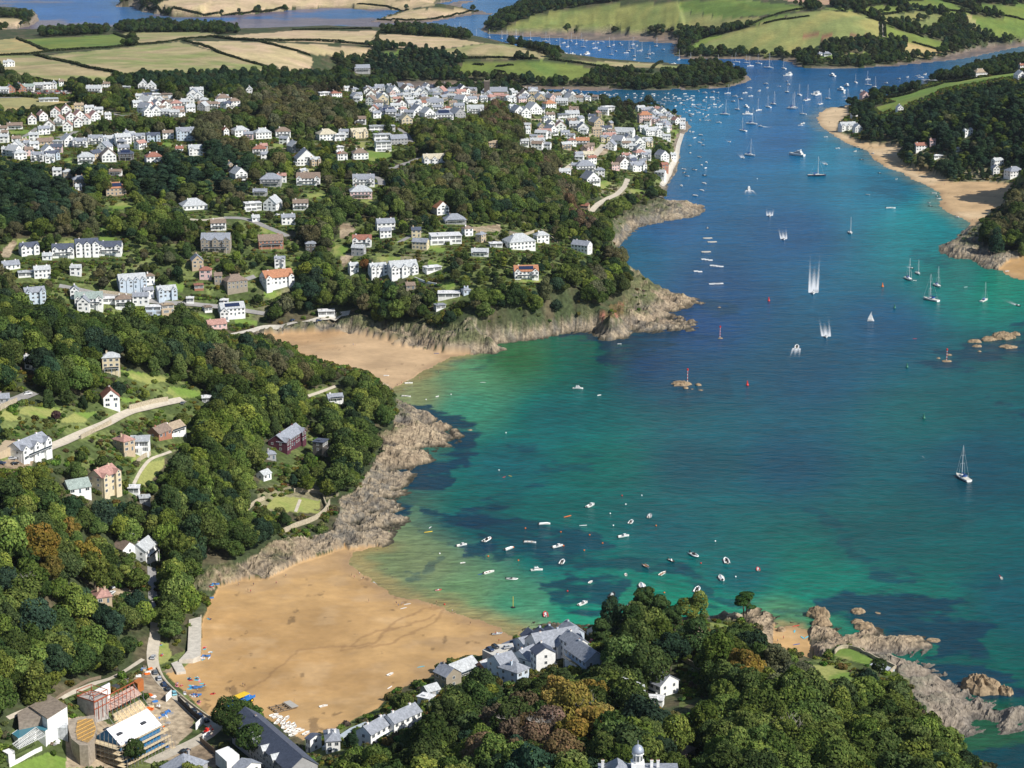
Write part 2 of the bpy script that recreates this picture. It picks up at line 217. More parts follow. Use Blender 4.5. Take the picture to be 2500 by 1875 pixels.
# fields, lawns: (colour, outline)
STRAW, GRN, PALE, TAN, DKG, LAWN, MIX = (.47, .35, .22), (.11, .17, .040), (.29, .27, .12), (.50, .37, .24), (.09, .15, .035), (.15, .23, .05), (.36, .29, .16)
FIELDS = [(PALE, PL(1, (-300, 258), (120, 250), (310, 328), (0, 358), (-300, 370))), (GRN, PL(1, (150, 255), (740, 220), (880, 282), (755, 302), (330, 328))),
 (MIX, PL(1, (790, 213), (1370, 208), (1400, 225), (1150, 262), (900, 280))), (TAN, PL(1, (1380, 238), (1900, 195), 2, (240, 200), (190, 285), (0, 275), 1, (1700, 262))),
 (MIX, PL(1, (300, 355), (1150, 270), (1430, 345), (1700, 430), (1800, 490), (1300, 505), (950, 500), (560, 425))), (TAN, PL(1, (1190, 262), (1660, 270), (1900, 330), (2010, 372), (2000, 440), (1830, 490), (1780, 430), (1430, 340))),
 (STRAW, PL(1, (1700, 268), 2, (250, 310), (180, 385), (0, 375), 1, (2212, 358), (2000, 350))), (MIX, PL(1, (-400, 372), (220, 355), (560, 440), (930, 505), (760, 530), (600, 555), (330, 530), (100, 510), (0, 430), (-400, 440))),
 (GRN, PL(1, (100, 515), (230, 515), (480, 555), (300, 570), (80, 560))), (GRN, PL(1, (-100, 500), (50, 500), (0, 570), (-100, 560))),
 (PALE, PL(1, (-300, 630), (120, 625), (490, 660), (480, 700), (200, 735), (-300, 760))), (STRAW, PL(2, (230, 215), (700, 240), (930, 280), (560, 322), (200, 290))),
 (GRN, PL(2, (290, 330), (420, 325), (400, 350), (320, 390), (280, 375))), (MIX, PL(2, (570, 330), (930, 280), (1120, 290), (1380, 370), (1250, 375), (830, 362), (740, 370), (700, 350))),
 (GRN, PL(2, (740, 470), (800, 400), (1300, 388), (1470, 410), (1650, 450), (1600, 500), (1380, 522), (1100, 485))), (MIX, PL(2, (1480, 392), (1900, 400), (2150, 425), 3, (0, 420), (170, 425), (60, 455), 2, (2080, 445), (1560, 410))),
 (GRN, PL(2, (1810, 490), (2060, 475), (2100, 500), (1950, 525), (1820, 520))), (GRN, PL(2, (50, 425), (170, 432), (100, 450), (50, 450))), (PALE, PL(1, (1680, 535), (1830, 540), (1850, 575), (1690, 570))), (PALE, PL(1, (2050, 560), (2200, 550), (2200, 600), (2070, 600))),
 (GRN, PL(1, (1420, 790), (1530, 765), (1680, 740), (1690, 790), (1660, 820), (1440, 820))), (GRN, PL(1, (830, 628), (960, 632), (930, 660), (840, 655))),
 (TAN, PL(1, (980, 40), (1150, -20), (2500, -20), (2600, 0), (2130, 45), (1800, 55), (1500, 85), (1200, 92), (1080, 60))), (STRAW, PL(2, (0, 30), (180, -10), (620, -10), (600, 40), (440, 55), (150, 50))), (STRAW, PL(2, (270, 125), (450, 60), (640, 55), (850, 66), (840, 85), (640, 115), (440, 132))),
 (TAN, PL(1, (-300, 125), (0, 118), (130, 122), (150, 145), (80, 172), (-300, 185))),
 ((.15, .19, .06), PL(2, (1060, 178), (1300, 90), (1500, 50), (2000, 20), 3, (600, 0), (730, -20), 2, (2330, 60), (2212, 60), (2212, 190), (1500, 195), (1100, 190))), (GRN, PL(3, (0, 5), (330, -5), (800, 40), (820, 60), (500, 100), (330, 118), (0, 65))), ((.19, .22, .08), PL(3, (0, 70), (330, 118), (520, 105), (440, 160), (200, 215), (0, 175))),
 (GRN, PL(3, (400, 160), (560, 110), (720, 80), (700, 100), (500, 160))), ((.20, .23, .08), PL(3, (50, 320), (200, 240), (500, 160), (780, 80), (920, 65), (1130, 80), (1290, 140), (1290, 240), (1150, 262), (900, 270), (880, 340), (700, 345), (500, 345), (250, 325))),
 (LAWN, PL(3, (40, 315), (130, 262), (480, 165), (640, 130), (300, 215), (110, 310))),
 (GRN, PL(3, (930, 55), (1080, 45), (1150, 75), (980, 68))), (GRN, PL(3, (1150, 55), (1300, 35), (1450, 55), (1460, 70), (1200, 98))), (GRN, PL(3, (1400, 5), (1700, 0), (1850, 55), (1880, 90), (1640, 65), (1470, 50))), ((.17, .2, .07), PL(3, (1210, 105), (1460, 80), (1850, 88), (1700, 110), (1600, 105), (1480, 160), (1340, 140))), ((.17, .2, .07), PL(3, (1480, 165), (1620, 112), (1710, 130), (1600, 200))),
 (GRN, PL(3, (1860, 90), (2400, 130), (2400, 240), (2100, 255), (1970, 215), (1900, 180))), (GRN, PL(3, (1850, 35), (2400, 30), (2400, 110), (2212, 110), (2000, 75))), (PALE, PL(3, (1830, 95), (1870, 95), (1950, 215), (1870, 190))),
 (GRN, PL(3, (1320, 160), (1500, 215), (1780, 300), (1680, 325), (1500, 280), (1320, 240))), (PALE, PL(3, (1460, 275), (1690, 330), (1560, 365), (1430, 372))), (LAWN, PL(3, (870, 370), (970, 345), (1310, 355), (1300, 375), (1100, 382), (900, 378))),
 ((.45, .27, .2), PL(3, (620, -10), (1050, -10), (1040, 25), (950, 35), (750, 15))), ((.2, .12, .07), PL(3, (760, 216), (1000, 220), (1260, 230), (1150, 248), (960, 240), (780, 235))),
 (LAWN, PL(3, (1300, 628), (1500, 592), (1700, 530), (2060, 480), (2170, 465), (2212, 480), (1850, 545), (1690, 575), (1560, 630), (1470, 665), (1420, 700), (1290, 725), (1260, 690), (1390, 655), (1340, 640)))]
LAWNS = [PL(4, (775, 748), (850, 748), (1060, 795), (1075, 820), (960, 832), (830, 800)), PL(4, (140, 1000), (180, 975), (390, 985), (400, 1020), (300, 1060), (130, 1030)), PL(4, (390, 1070), (480, 1020), (620, 1020), (540, 1085), (400, 1085)), PL(4, (40, 1010), (170, 1060), (60, 1080), (10, 1040)),
 PL(4, (1080, 850), (1290, 880), (1280, 920), (1130, 930), (1070, 890)), PL(4, (760, 925), (950, 930), (830, 960), (790, 955)), PL(4, (880, 1480), (940, 1340), (1060, 1320), (1040, 1380), (960, 1480), (900, 1500)), PL(4, (840, 1320), (900, 1290), (930, 1300), (860, 1345)), PL(4, (1300, 985), (1370, 965), (1340, 1010)),
 PL(4, (1770, 1560), (1930, 1570), (2060, 1590), (2060, 1640), (1900, 1659), (1700, 1640)), PL(7, (1760, -5), (2060, 5), (2050, 25), (1760, 10)), PL(4, (620, 410), (740, 380), (770, 410), (640, 425)), PL(4, (1700, 240), (1820, 235), (1790, 280), (1700, 275)), PL(4, (1510, 420), (1660, 430), (1650, 455), (1510, 450)), PL(4, (1260, 390), (1370, 400), (1350, 415), (1270, 410)), PL(4, (1050, 200), (1190, 205), (1180, 235), (1060, 225)), PL(4, (400, 370), (460, 360), (460, 395), (400, 395)),
 PL(7, (1010, 850), (1080, 840), (1110, 930), (1090, 970), (1030, 1000), (1005, 930)), PL(7, (60, 1659), (300, 1560), (420, 1590), (620, 1659), (600, 1720), (0, 1720)), PL(9, (990, 935), (1030, 890), (1100, 895), (1250, 965), (1200, 995), (1060, 960)), PL(9, (840, 1000), (980, 1000), (1080, 1040), (1120, 1100), (1060, 1130), (960, 1110), (860, 1040)), PL(9, (190, 725), (320, 735), (310, 755), (220, 750)),
 PL(5, (640, 180), (740, 190), (730, 235), (660, 230)), PL(5, (560, 30), (650, 55), (630, 85), (560, 80)), PL(5, (230, 20), (400, 10), (380, 45), (260, 50)), PL(5, (1150, 165), (1330, 160), (1330, 175), (1180, 180)), PL(2, (1860, 1220), (1960, 1210), (1950, 1250), (1880, 1250)), PL(2, (1640, 1190), (1700, 1160), (1750, 1180), (1690, 1225)), PL(2, (170, 970), (330, 975), (320, 1010), (200, 1045), (160, 1010)), PL(2, (140, 1290), (250, 1275), (250, 1310), (150, 1315)), PL(2, (540, 1590), (600, 1565), (690, 1600), (640, 1625)), PL(2, (560, 700), (620, 720), (580, 735)), PL(2, (2140, 840), (2180, 840), (2160, 900)), PL(2, (1430, 850), (1500, 880), (1440, 895)), PL(2, (0, 1575), (50, 1580), (40, 1640), (0, 1650)), PL(2, (100, 915), (160, 920), (150, 960), (120, 950)),
 PL(1, (1940, 1245), (2080, 1240), (2140, 1260), (2050, 1275), (1950, 1265)), PL(1, (370, 1560), (480, 1540), (490, 1570), (400, 1580)), PL(1, (640, 1520), (760, 1530), (740, 1560), (650, 1555)), PL(1, (100, 1530), (210, 1535), (200, 1580), (110, 1570)), PL(1, (1030, 910), (1120, 920), (1100, 945), (1040, 940)), PL(1, (480, 1030), (440, 1045), (400, 1030), (450, 1010)), PL(1, (50, 840), (190, 835), (180, 860), (60, 865)), PL(1, (1750, 920), (1830, 925), (1820, 950), (1750, 945)), PL(1, (1960, 1085), (2040, 1080), (2020, 1110), (1960, 1110)), PL(1, (1640, 1440), (1700, 1440), (1820, 1520), (1700, 1500)), PL(1, (2130, 1580), (2212, 1570), (2212, 1650), (2150, 1650)), PL(1, (700, 1330), (800, 1300), (870, 1330), (760, 1350)), PL(1, (600, 1460), (680, 1455), (690, 1475), (610, 1480)), PL(1, (80, 880), (350, 870), (340, 890), (100, 895))]
GARDEN = [PL(1, (-100, 800), (200, 640), (480, 690), (700, 720), (900, 620), (1300, 600), (1650, 680), (1600, 720), (1200, 780), (900, 780), (700, 790), (480, 900), (350, 1050), (150, 1060), (-100, 1000)), PL(1, (150, 880), (1240, 880), (1340, 1000), (1200, 1060), (1080, 960), (850, 1080), (100, 1050)), PL(1, (1430, 860), (2212, 850), 2, (500, 950), (400, 1050), (0, 1060), 1, (2000, 1110), (1850, 1100), (1900, 990), (1750, 1060), (1600, 1020), (1580, 920)),
 PL(1, (600, 1280), (900, 1260), (1200, 1300), (1400, 1250), (1550, 1300), (1700, 1150), (2100, 1150), 2, (280, 1160), (280, 1330), (60, 1340), 1, (2200, 1280), (1800, 1520), (1500, 1600), (1350, 1450), (1150, 1420), (900, 1400), (700, 1550), (560, 1480)),
 PL(1, (-50, 1530), (800, 1530), (1200, 1580), (1900, 1540), (2000, 1640), 4, (2100, 0), (1900, 250), (1700, 400), (1600, 470), (900, 440), (380, 380), (100, 370), (130, 250), (-50, 180)), PL(2, (0, 1440), (300, 1400), (640, 1400), (1250, 1400), (1700, 1600), 5, (1720, 150), (1400, 200), (1050, 300), (640, 380), (600, 250), (700, 150), (500, 160), (100, 160), (-100, 100)),
 PL(2, (30, 590), (1700, 610), (2200, 740), (2180, 900), (2100, 1180), (1980, 1250), (1700, 1300), (1560, 1100), (1150, 960), (1150, 700), (900, 760), (200, 800)), PL(4, (0, 1000), (600, 920), (760, 900), (1150, 920), (1400, 940), (1250, 1200), (1000, 1350), (850, 1560), (650, 1400), (380, 1350), (300, 1270), (0, 1400)), PL(4, (750, 740), (1080, 780), (1300, 880), (1280, 930), (1080, 940), (760, 960)), PL(4, (1950, 880), (2100, 850), (2212, 880), 5, (130, 900), (120, 1000), 4, (2100, 1000)), PL(4, (1740, 1240), (2100, 1100), (2150, 1300), (2180, 1560), (1700, 1700), (1640, 1500), (1800, 1330)),
 PL(7, (-50, 1659), (0, 1530), (200, 1250), (500, 1170), (950, 1000), (1200, 900), (1250, 980), (1420, 1370), (1300, 1720), (0, 1720)), PL(8, (0, 1370), (400, 1200), (620, 1080), (900, 900), (1120, 820), (1600, 780), (1650, 950), (1200, 1050), (720, 1130), (450, 1320), (140, 1500), (0, 1659), (-200, 1659), (-250, 1400)), PL(9, (60, 730), (420, 700), (420, 760), (100, 830)), PL(9, (820, 980), (960, 900), (1100, 880), (1400, 1020), (1500, 1130), (1500, 1240), (1350, 1300), (1050, 1150), (860, 1060)), PL(3, (1020, 780), (1150, 790), (1170, 860), (1030, 860)), PL(3, (1480, 960), (1720, 980), (1740, 1060), (1500, 1050)), PL(3, (1900, 1060), (2400, 1060), (2400, 1170), (1750, 1170)), PL(9, (0, 980), (160, 1010), (170, 1200), (0, 1280))]
zf = np.zeros(Xg.shape, np.int16); zl = np.zeros(Xg.shape, bool); zg = np.zeros(Xg.shape, bool)
jx = (fbm(Xg, Yg, 25, 2)-.5)*8; jy = (fbm(Xg+90, Yg, 25, 2)-.5)*5; PXg, PYg = PXg+jx, PYg+jy
for i, (c, q) in enumerate(FIELDS): zf[zone(q, 1900)] = i+1
for q in LAWNS:
    ymax = 9e9; m = max(p[1] for p in q)
    zl |= zone(q, y0=(0 if m > 860 else 1360), y1=(1330 if m > 860 else 9e9))
for q in GARDEN: m = max(p[1] for p in q); zg |= zone(q, y0=(0 if m > 860 else 1360), y1=(1300 if m > 900 else 9e9))
PXg, PYg = PXg-jx, PYg-jy
okl = ins & ~zb & ~zr; zf[~okl] = 0; zl &= okl; zg &= okl
# ------------------------------------------------ ground colours (what each stretch of ground is made of)
EARTH = [PL(11, (1230, 780), (1420, 900), (1900, 640), (1820, 420), (1700, 300), (1950, 150), (2100, 400), (2212, 520), 12, (330, 860), (300, 1000), (100, 1180), (0, 1250), 11, (2150, 1100), (1600, 1448), (850, 1448), (850, 800)), PL(12, (0, 1240), (260, 1120), (380, 1060), (560, 1250), (560, 1394), (0, 1394)),
 PL(5, (0, 20), (70, -10), (100, 0), (20, 90)), PL(2, (0, 1440), (60, 1430), (100, 1480), (40, 1530), (0, 1530)), PL(2, (820, 1465), (1030, 1440), (1040, 1480), (830, 1500)), PL(4, (0, 1335), (120, 1300), (230, 1300), (200, 1360), (0, 1420)), PL(10, (1330, 640), (1540, 640), (1500, 690), (1370, 720)), PL(2, (1620, 960), (1740, 920), (1720, 980), (1660, 1010)), PL(7, (1040, 1040), (1150, 990), (1200, 1030), (1110, 1060)), PL(7, (700, 500), (860, 500), (850, 560), (740, 560)), PL(1, (200, 590), (340, 575), (480, 590), (470, 610), (330, 612), (200, 610)), PL(1, (20, 1600), (90, 1540), (110, 1560), (60, 1659), (0, 1659))]
ze = np.zeros(Xg.shape, bool)
for q in EARTH: ze |= zone(q)
ze &= okl; zl &= ~ze
n1 = fbm(Xg, Yg, 14, 4); n2 = fbm(Xg+300, Yg, 70, 4); n3 = fbm(Xg, Yg-400, 4, 3)
def mix(a, b, t): return a+(np.asarray(b)-a)*t[..., None]
Cg = np.zeros(Xg.shape+(3,))+(.05, .065, .028)
Cg = mix(Cg, (.10, .085, .05), sstep(.45, .7, n1))
gd = np.zeros_like(Cg)+(.07, .095, .03); gd = mix(gd, (.14, .17, .055), sstep(.48, .62, n1)); gd = mix(gd, (.30, .25, .17), sstep(.62, .75, n2)*.6)
Cg = np.where(zg[..., None], gd, Cg)
for i, (c, q) in enumerate(FIELDS):
    m = zf == i+1
    if m.any():
        a = (i*.7) % 3.1; b = fbm(Xg[m]*math.cos(a)+Yg[m]*math.sin(a), (Yg[m]*math.cos(a)-Xg[m]*math.sin(a))*.25, 22, 3)
        c1 = np.array(c)*(np.array((.86, .95, .8)) if c[0] > .4 else np.array((.6, .82, .55)) if c[0] > .3 else np.array((1.5, 1.2, 1.2)))
        Cg[m] = np.array(c)+(c1-np.array(c))*sstep(.38, .66, .5*b+.5*n2[m])[:, None]
Cg = np.where(ze[..., None], mix(np.zeros_like(Cg)+(.40, .32, .22), (.24, .18, .12), sstep(.42, .62, n1)), Cg)
Cg = np.where(zl[..., None], mix(np.zeros_like(Cg)+(.15, .23, .045), (.27, .28, .09), sstep(.4, .65, n1)), Cg)
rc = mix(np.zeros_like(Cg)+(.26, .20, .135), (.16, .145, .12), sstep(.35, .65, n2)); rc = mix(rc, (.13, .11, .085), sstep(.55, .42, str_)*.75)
rc = mix(rc, (.38, .30, .20), sstep(.55, .75, lb)*.6); rc = mix(rc, (.10, .09, .08), sstep(.5, .36, la)*.8); rc = mix(rc, (.05, .045, .03), sstep(1.5, .3, Zg)*near)  # colour darker in the gullies and paler on crests, following the relief
rc = mix(rc, (.36, .13, .09), (zone(PL(5, (1690, 330), (1820, 260), (1830, 400), (1660, 420)))).astype(float)*.8)
rc = mix(rc, (.065, .085, .028), sstep(5.5, 9, Zg+n1*5-2)*sstep(.3, .6, n3+.1)*.8)
gw = np.zeros_like(Cg)+(.27, .25, .21)
m9 = sstep(1680, 1720, PXg)*sstep(1560, 1600, PYg); rc = mix(rc, (.19, .17, .15), m9*.6)
farr = sstep(2300, 2600, Yg); rc = mix(rc, (.22, .18, .14), farr)
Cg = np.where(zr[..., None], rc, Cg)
bc = mix(np.zeros_like(Cg)+(.48, .30, .13), (.41, .25, .105), sstep(.35, .65, n2)); bc = mix(bc, (.54, .37, .2), sstep(.5, .75, n1)*.4)
bc = mix(bc, (.40, .26, .13), sstep(.55, .8, fbm(Xg*.5, Yg, 2.2, 3))*.35); bc = mix(bc, (.36, .24, .13), sstep(.62, .7, fbm(Xg-Yg*.5, Yg, 38, 4))*.45)
nsand = zb_list[1] | zb_list[2]; bc = np.where(nsand[..., None], mix(np.zeros_like(Cg)+(.55, .41, .25), (.48, .33, .18), sstep(.4, .6, n2)), bc)
bc = np.where(zb_list[1][..., None], bc*np.array((.86, .8, .76)), bc)
bc = mix(bc, (.30, .20, .115), sstep(13, 2, sdist+n1*6)*.7)                       # wet sand at the water's edge
wr = sstep(.76, .84, fbm(Xg, Yg*.6, 5, 4)+.2*sstep(1640, 1680, PYg)*sstep(660, 560, PXg)*(PYg < 1770)+.2*sstep(40, 5, segdist(PXg, PYg, PL(12, (1300, 800), (1700, 920), (2050, 850)), False)))
bc = mix(bc, (.13, .085, .045), wr*.6)
for q in (PL(7, (1370, 1280), (1450, 1230), (1700, 1090), (1930, 900), (2212, 870)), PL(8, (0, 880), (200, 860), (330, 740), (520, 640), (700, 620)), PL(8, (60, 870), (160, 800), (400, 750), (600, 680)), PL(8, (0, 905), (300, 860), (560, 740), (680, 640))):
    d = segdist(PXg+(n1-.5)*26, PYg+(n3-.5)*12, q, False); bc = mix(bc, (.27, .16, .075), sstep(4.2, .5, d)*.6)
Cg = np.where(zb[..., None], bc, Cg)
Cg = np.where(mud[..., None], mix(np.zeros_like(Cg)+(.23, .17, .13), (.14, .115, .1), sstep(.4, .6, n1)), Cg)
# ------------------------------------------------ build the sheets
def mkmesh(name, V, Fq, smooth=True):
    me = bpy.data.meshes.new(name); V = np.asarray(V, np.float32); Fq = np.asarray(Fq, np.int32); k = Fq.shape[1]
    me.vertices.add(len(V)); me.vertices.foreach_set('co', V.ravel())
    me.loops.add(Fq.size); me.loops.foreach_set('vertex_index', Fq.ravel())
    me.polygons.add(len(Fq)); me.polygons.foreach_set('loop_start', np.arange(0, Fq.size, k, dtype=np.int32)); me.polygons.foreach_set('loop_total', np.full(len(Fq), k, np.int32))
    me.polygons.foreach_set('use_smooth', np.full(len(Fq), smooth)); me.update(calc_edges=True); return me
def setcol(me, C, nm='Col'):
    at = me.color_attributes.new(nm, 'FLOAT_COLOR', 'POINT'); q = np.ones((len(C), 4), np.float32); q[:, :3] = C; at.data.foreach_set('color', q.ravel())
def link(name, me, parent=None, mat=None, loc=None):
    o = bpy.data.objects.new(name, me); COL.objects.link(o)
    if mat is not None and me is not None and not me.materials: me.materials.append(mat)
    if parent: o.parent = parent
    if loc is not None: o.location = loc
    return o
def nodes(name):
    m = bpy.data.materials.new(name); m.use_nodes = True; t = m.node_tree; b = t.nodes['Principled BSDF']; return m, t, b
def N(t, ty, **k):
    n = t.nodes.new('ShaderNode'+ty)
    for a, v in k.items():
        if a.startswith('i_'): n.inputs[a[2:].replace('_', ' ')].default_value = v
        else: setattr(n, a, v)
    return n
def noise(t, scale, detail=4, vec=None, rough=.6):
    n = N(t, 'TexNoise'); n.inputs['Scale'].default_value = scale; n.inputs['Detail'].default_value = detail; n.inputs['Roughness'].default_value = rough
    if vec is not None: t.links.new(vec, n.inputs['Vector'])
    return n.outputs['Fac']
def ramp(t, fac, lo, hi, a=.3, b=.7):
    r = N(t, 'MapRange'); t.links.new(fac, r.inputs[0]); r.inputs[1].default_value = a; r.inputs[2].default_value = b; r.inputs[3].default_value = lo; r.inputs[4].default_value = hi; return r.outputs[0]
def mulc(t, col, fac):
    v = N(t, 'VectorMath', operation='SCALE'); t.links.new(col, v.inputs[0]); t.links.new(fac, v.inputs['Scale']); return v.outputs[0]
def ground_mat(name, scale, lo, hi, rough=.95, bump=0, bs=1., s2=None):
    m, t, b = nodes(name); a = N(t, 'Attribute', attribute_name='Col'); g = N(t, 'NewGeometry').outputs['Position']
    c = mulc(t, a.outputs['Color'], ramp(t, noise(t, scale, 6, g), lo, hi))
    if s2: c = mulc(t, c, ramp(t, noise(t, s2, 3, g), .8, 1.2))
    t.links.new(c, b.inputs['Base Color']); b.inputs['Roughness'].default_value = rough; b.inputs['Specular IOR Level'].default_value = .15
    if bump:
        bp = N(t, 'Bump'); bp.inputs['Strength'].default_value = bump; bp.inputs['Distance'].default_value = bs; t.links.new(noise(t, scale*1.5, 8, g), bp.inputs['Height']); t.links.new(bp.outputs[0], b.inputs['Normal'])
    return m
MG = {'ground': ground_mat('earth_and_grass', .35, .55, 1.45, bump=.6, bs=.6, s2=.06), 'field': ground_mat('field_grass', .25, .85, 1.15, s2=.03), 'lawn': ground_mat('lawn_grass', .6, .8, 1.2), 'rocky_shore': ground_mat('shore_rock', .45, .5, 1.5, .85, .9, 1.4, .1), 'beach': ground_mat('beach_sand', .3, .93, 1.07, .8, .3, .15, .04), 'mudflat': ground_mat('estuary_mud', .15, .7, 1.3, .45)}
idx = np.arange(NR*NT).reshape(NR, NT)
quads = np.stack([idx[:-1, :-1], idx[:-1, 1:], idx[1:, 1:], idx[1:, :-1]], -1).reshape(-1, 4)
zid = np.zeros((NR, NT), np.int8); zid[zf > 0] = 1; zid[zl] = 2; zid[zr] = 3; zid[zb] = 4; zid[zf > 0] = 1; zid[zb] = 4; zid[mud] = 5
zq = zid[:-1, :-1].reshape(-1); Vg = np.stack([Xg, Yg, Zg], -1).reshape(-1, 3); Cf = Cg.reshape(-1, 3)
deep = (np.maximum(np.maximum(Zg[:-1, :-1], Zg[1:, :-1]), np.maximum(Zg[:-1, 1:], Zg[1:, 1:])).reshape(-1) < -1.5)
def sub(qs):
    u, inv = np.unique(qs, return_inverse=True); return u, inv.reshape(-1, 4)
LAB = {}
def st_(o, kind='structure'): o['kind'] = kind; return o
for k, nm in enumerate(('ground', 'field', 'lawn', 'rocky_shore', 'beach', 'mudflat')):
    u, f = sub(quads[(zq == k) & ~deep]); me = mkmesh(nm, Vg[u], f); setcol(me, Cf[u]); st_(link(nm, me, mat=MG[nm]))
    if nm == 'rocky_shore': me.polygons.foreach_set('use_smooth', [False]*len(me.polygons))
# far ground beyond the traced land
me = mkmesh('far_ground', [(-9000, 5395, 20), (9000, 5395, 20), (9000, 30000, 60), (-9000, 30000, 60)], [(0, 1, 2, 3)]); setcol(me, np.array([(.2, .2, .08)]*4)); st_(link('far_ground', me, mat=MG['field']))
# ------------------------------------------------ water: colour of the depth and the sea bed, seen from above
WOFF, WGAIN = (.028, .032, .030), (1.15, 1.12, 1.15)
WC = [(1000, 880, 70, 148, 118), (900, 850, 135, 150, 105), (1100, 775, 70, 125, 80), (1020, 810, 90, 150, 110), (1200, 900, 30, 122, 112), (1300, 760, 30, 95, 95), (1300, 1000, 22, 100, 105), (1500, 1000, 16, 82, 105), (1700, 1000, 16, 78, 108), (1900, 700, 20, 82, 125), (1700, 500, 25, 92, 150), (1700, 300, 30, 98, 165), (1500, 250, 60, 118, 178), (2000, 900, 18, 92, 106), (2180, 800, 30, 112, 104), (2100, 1000, 16, 80, 105), (1600, 1250, 24, 118, 112), (1900, 1150, 18, 88, 102), (2000, 1350, 26, 105, 105), (2200, 1300, 20, 85, 105), (1100, 1310, 75, 150, 115), (1000, 1290, 110, 150, 105), (1070, 1345, 135, 150, 105), (900, 1230, 125, 145, 105), (850, 1200, 120, 140, 100), (1200, 1200, 32, 120, 110), (1450, 1150, 22, 112, 108), (1250, 1320, 50, 145, 115), (1100, 1000, 28, 115, 110), (1050, 1120, 34, 118, 105), (2110, 1610, 70, 112, 80), (1950, 1530, 30, 90, 80), (1400, 780, 16, 72, 115), (1500, 700, 18, 74, 130), (1350, 560, 35, 100, 145), (1450, 480, 30, 95, 155), (2080, 600, 40, 118, 125), (2150, 620, 55, 130, 125), (2000, 480, 70, 140, 165), (1900, 400, 50, 115, 160), (1800, 330, 55, 125, 175), (1700, 210, 45, 100, 165), (1950, 170, 50, 90, 150), (2150, 130, 115, 115, 155), (1400, 205, 75, 95, 135), (1250, 110, 55, 108, 190), (1000, 45, 95, 115, 185), (200, 60, 70, 100, 185), (500, 40, 85, 105, 180), (350, 30, 110, 115, 170), (1550, 620, 18, 80, 130), (1750, 800, 18, 80, 115), (1600, 150, 40, 95, 165), (1250, 1450, 60, 140, 110), (1680, 1330, 90, 145, 105), (1480, 1330, 45, 140, 110), (1560, 1330, 55, 140, 110), (1750, 1260, 24, 108, 108)]
wm = (sdist < 6).reshape(-1)
Wx, Wy = Xg.reshape(-1), Yg.reshape(-1); wpx, wpy = proj(Wx, Wy, 0*Wx); ax, ay = wpx/1.1302, wpy/1.1302
acc = np.zeros((len(Wx), 3)); ws = np.zeros(len(Wx))
for x, y, r, g, b in WC:
    if y <= 650: r, g, b = r*.72, g*.99, b*.87
    elif b >= g: r, g, b = r*.7, g*1.07, b*.93
    elif g < 128: r, g, b = r*.85, g*.87, b*.95
    else: r, g, b = r, g*.95, b*.97
    w = 1/((ax-x)**2+((ay-y)*1.6)**2+900)**1.6; acc += w[:, None]*np.array(lin((r, g, b))); ws += w
Cw = acc/ws[:, None]
sdf = sdist.reshape(-1); nA = fbm(Wx, Wy, 40, 4); nB = fbm(Wx+70, Wy, 11, 4); nC = fbm(Wx*.35, Wy, 120, 3)
shal = zone(PL(0, (820, 1160), (1100, 1400), (1400, 1330), (1100, 1150), (860, 1130))).reshape(-1) | zone(PL(0, (850, 870), (1050, 790), (1240, 720), (1300, 760), (1000, 900))).reshape(-1)
bcb = np.zeros(len(Wx))
for q, w_, a_ in ((zb_list[0], 20, .95), (zb_list[1], 20, .85), (zb_list[2], 30, .55), (zb_list[3], 9, .9)):
    v = np.argwhere(q & (abs(sdist) < 3))[::7]
    if len(v):
        V2 = np.stack([Xg[v[:, 0], v[:, 1]], Yg[v[:, 0], v[:, 1]]], -1)[::max(1, len(v)//160)]
        box = (Wx > V2[:, 0].min()-60) & (Wx < V2[:, 0].max()+60) & (Wy > V2[:, 1].min()-80) & (Wy < V2[:, 1].max()+60) & wm
        d = np.full(box.sum(), 1e9)
        for p in V2: d = np.minimum(d, np.hypot(Wx[box]-p[0], Wy[box]-p[1]))
        bcb[box] = np.maximum(bcb[box], a_*sstep(w_, 0, d+(nB[box]-.5)*14))
Cw = Cw+(np.array((.33, .27, .13))-Cw)*(bcb**1.6)[:, None]
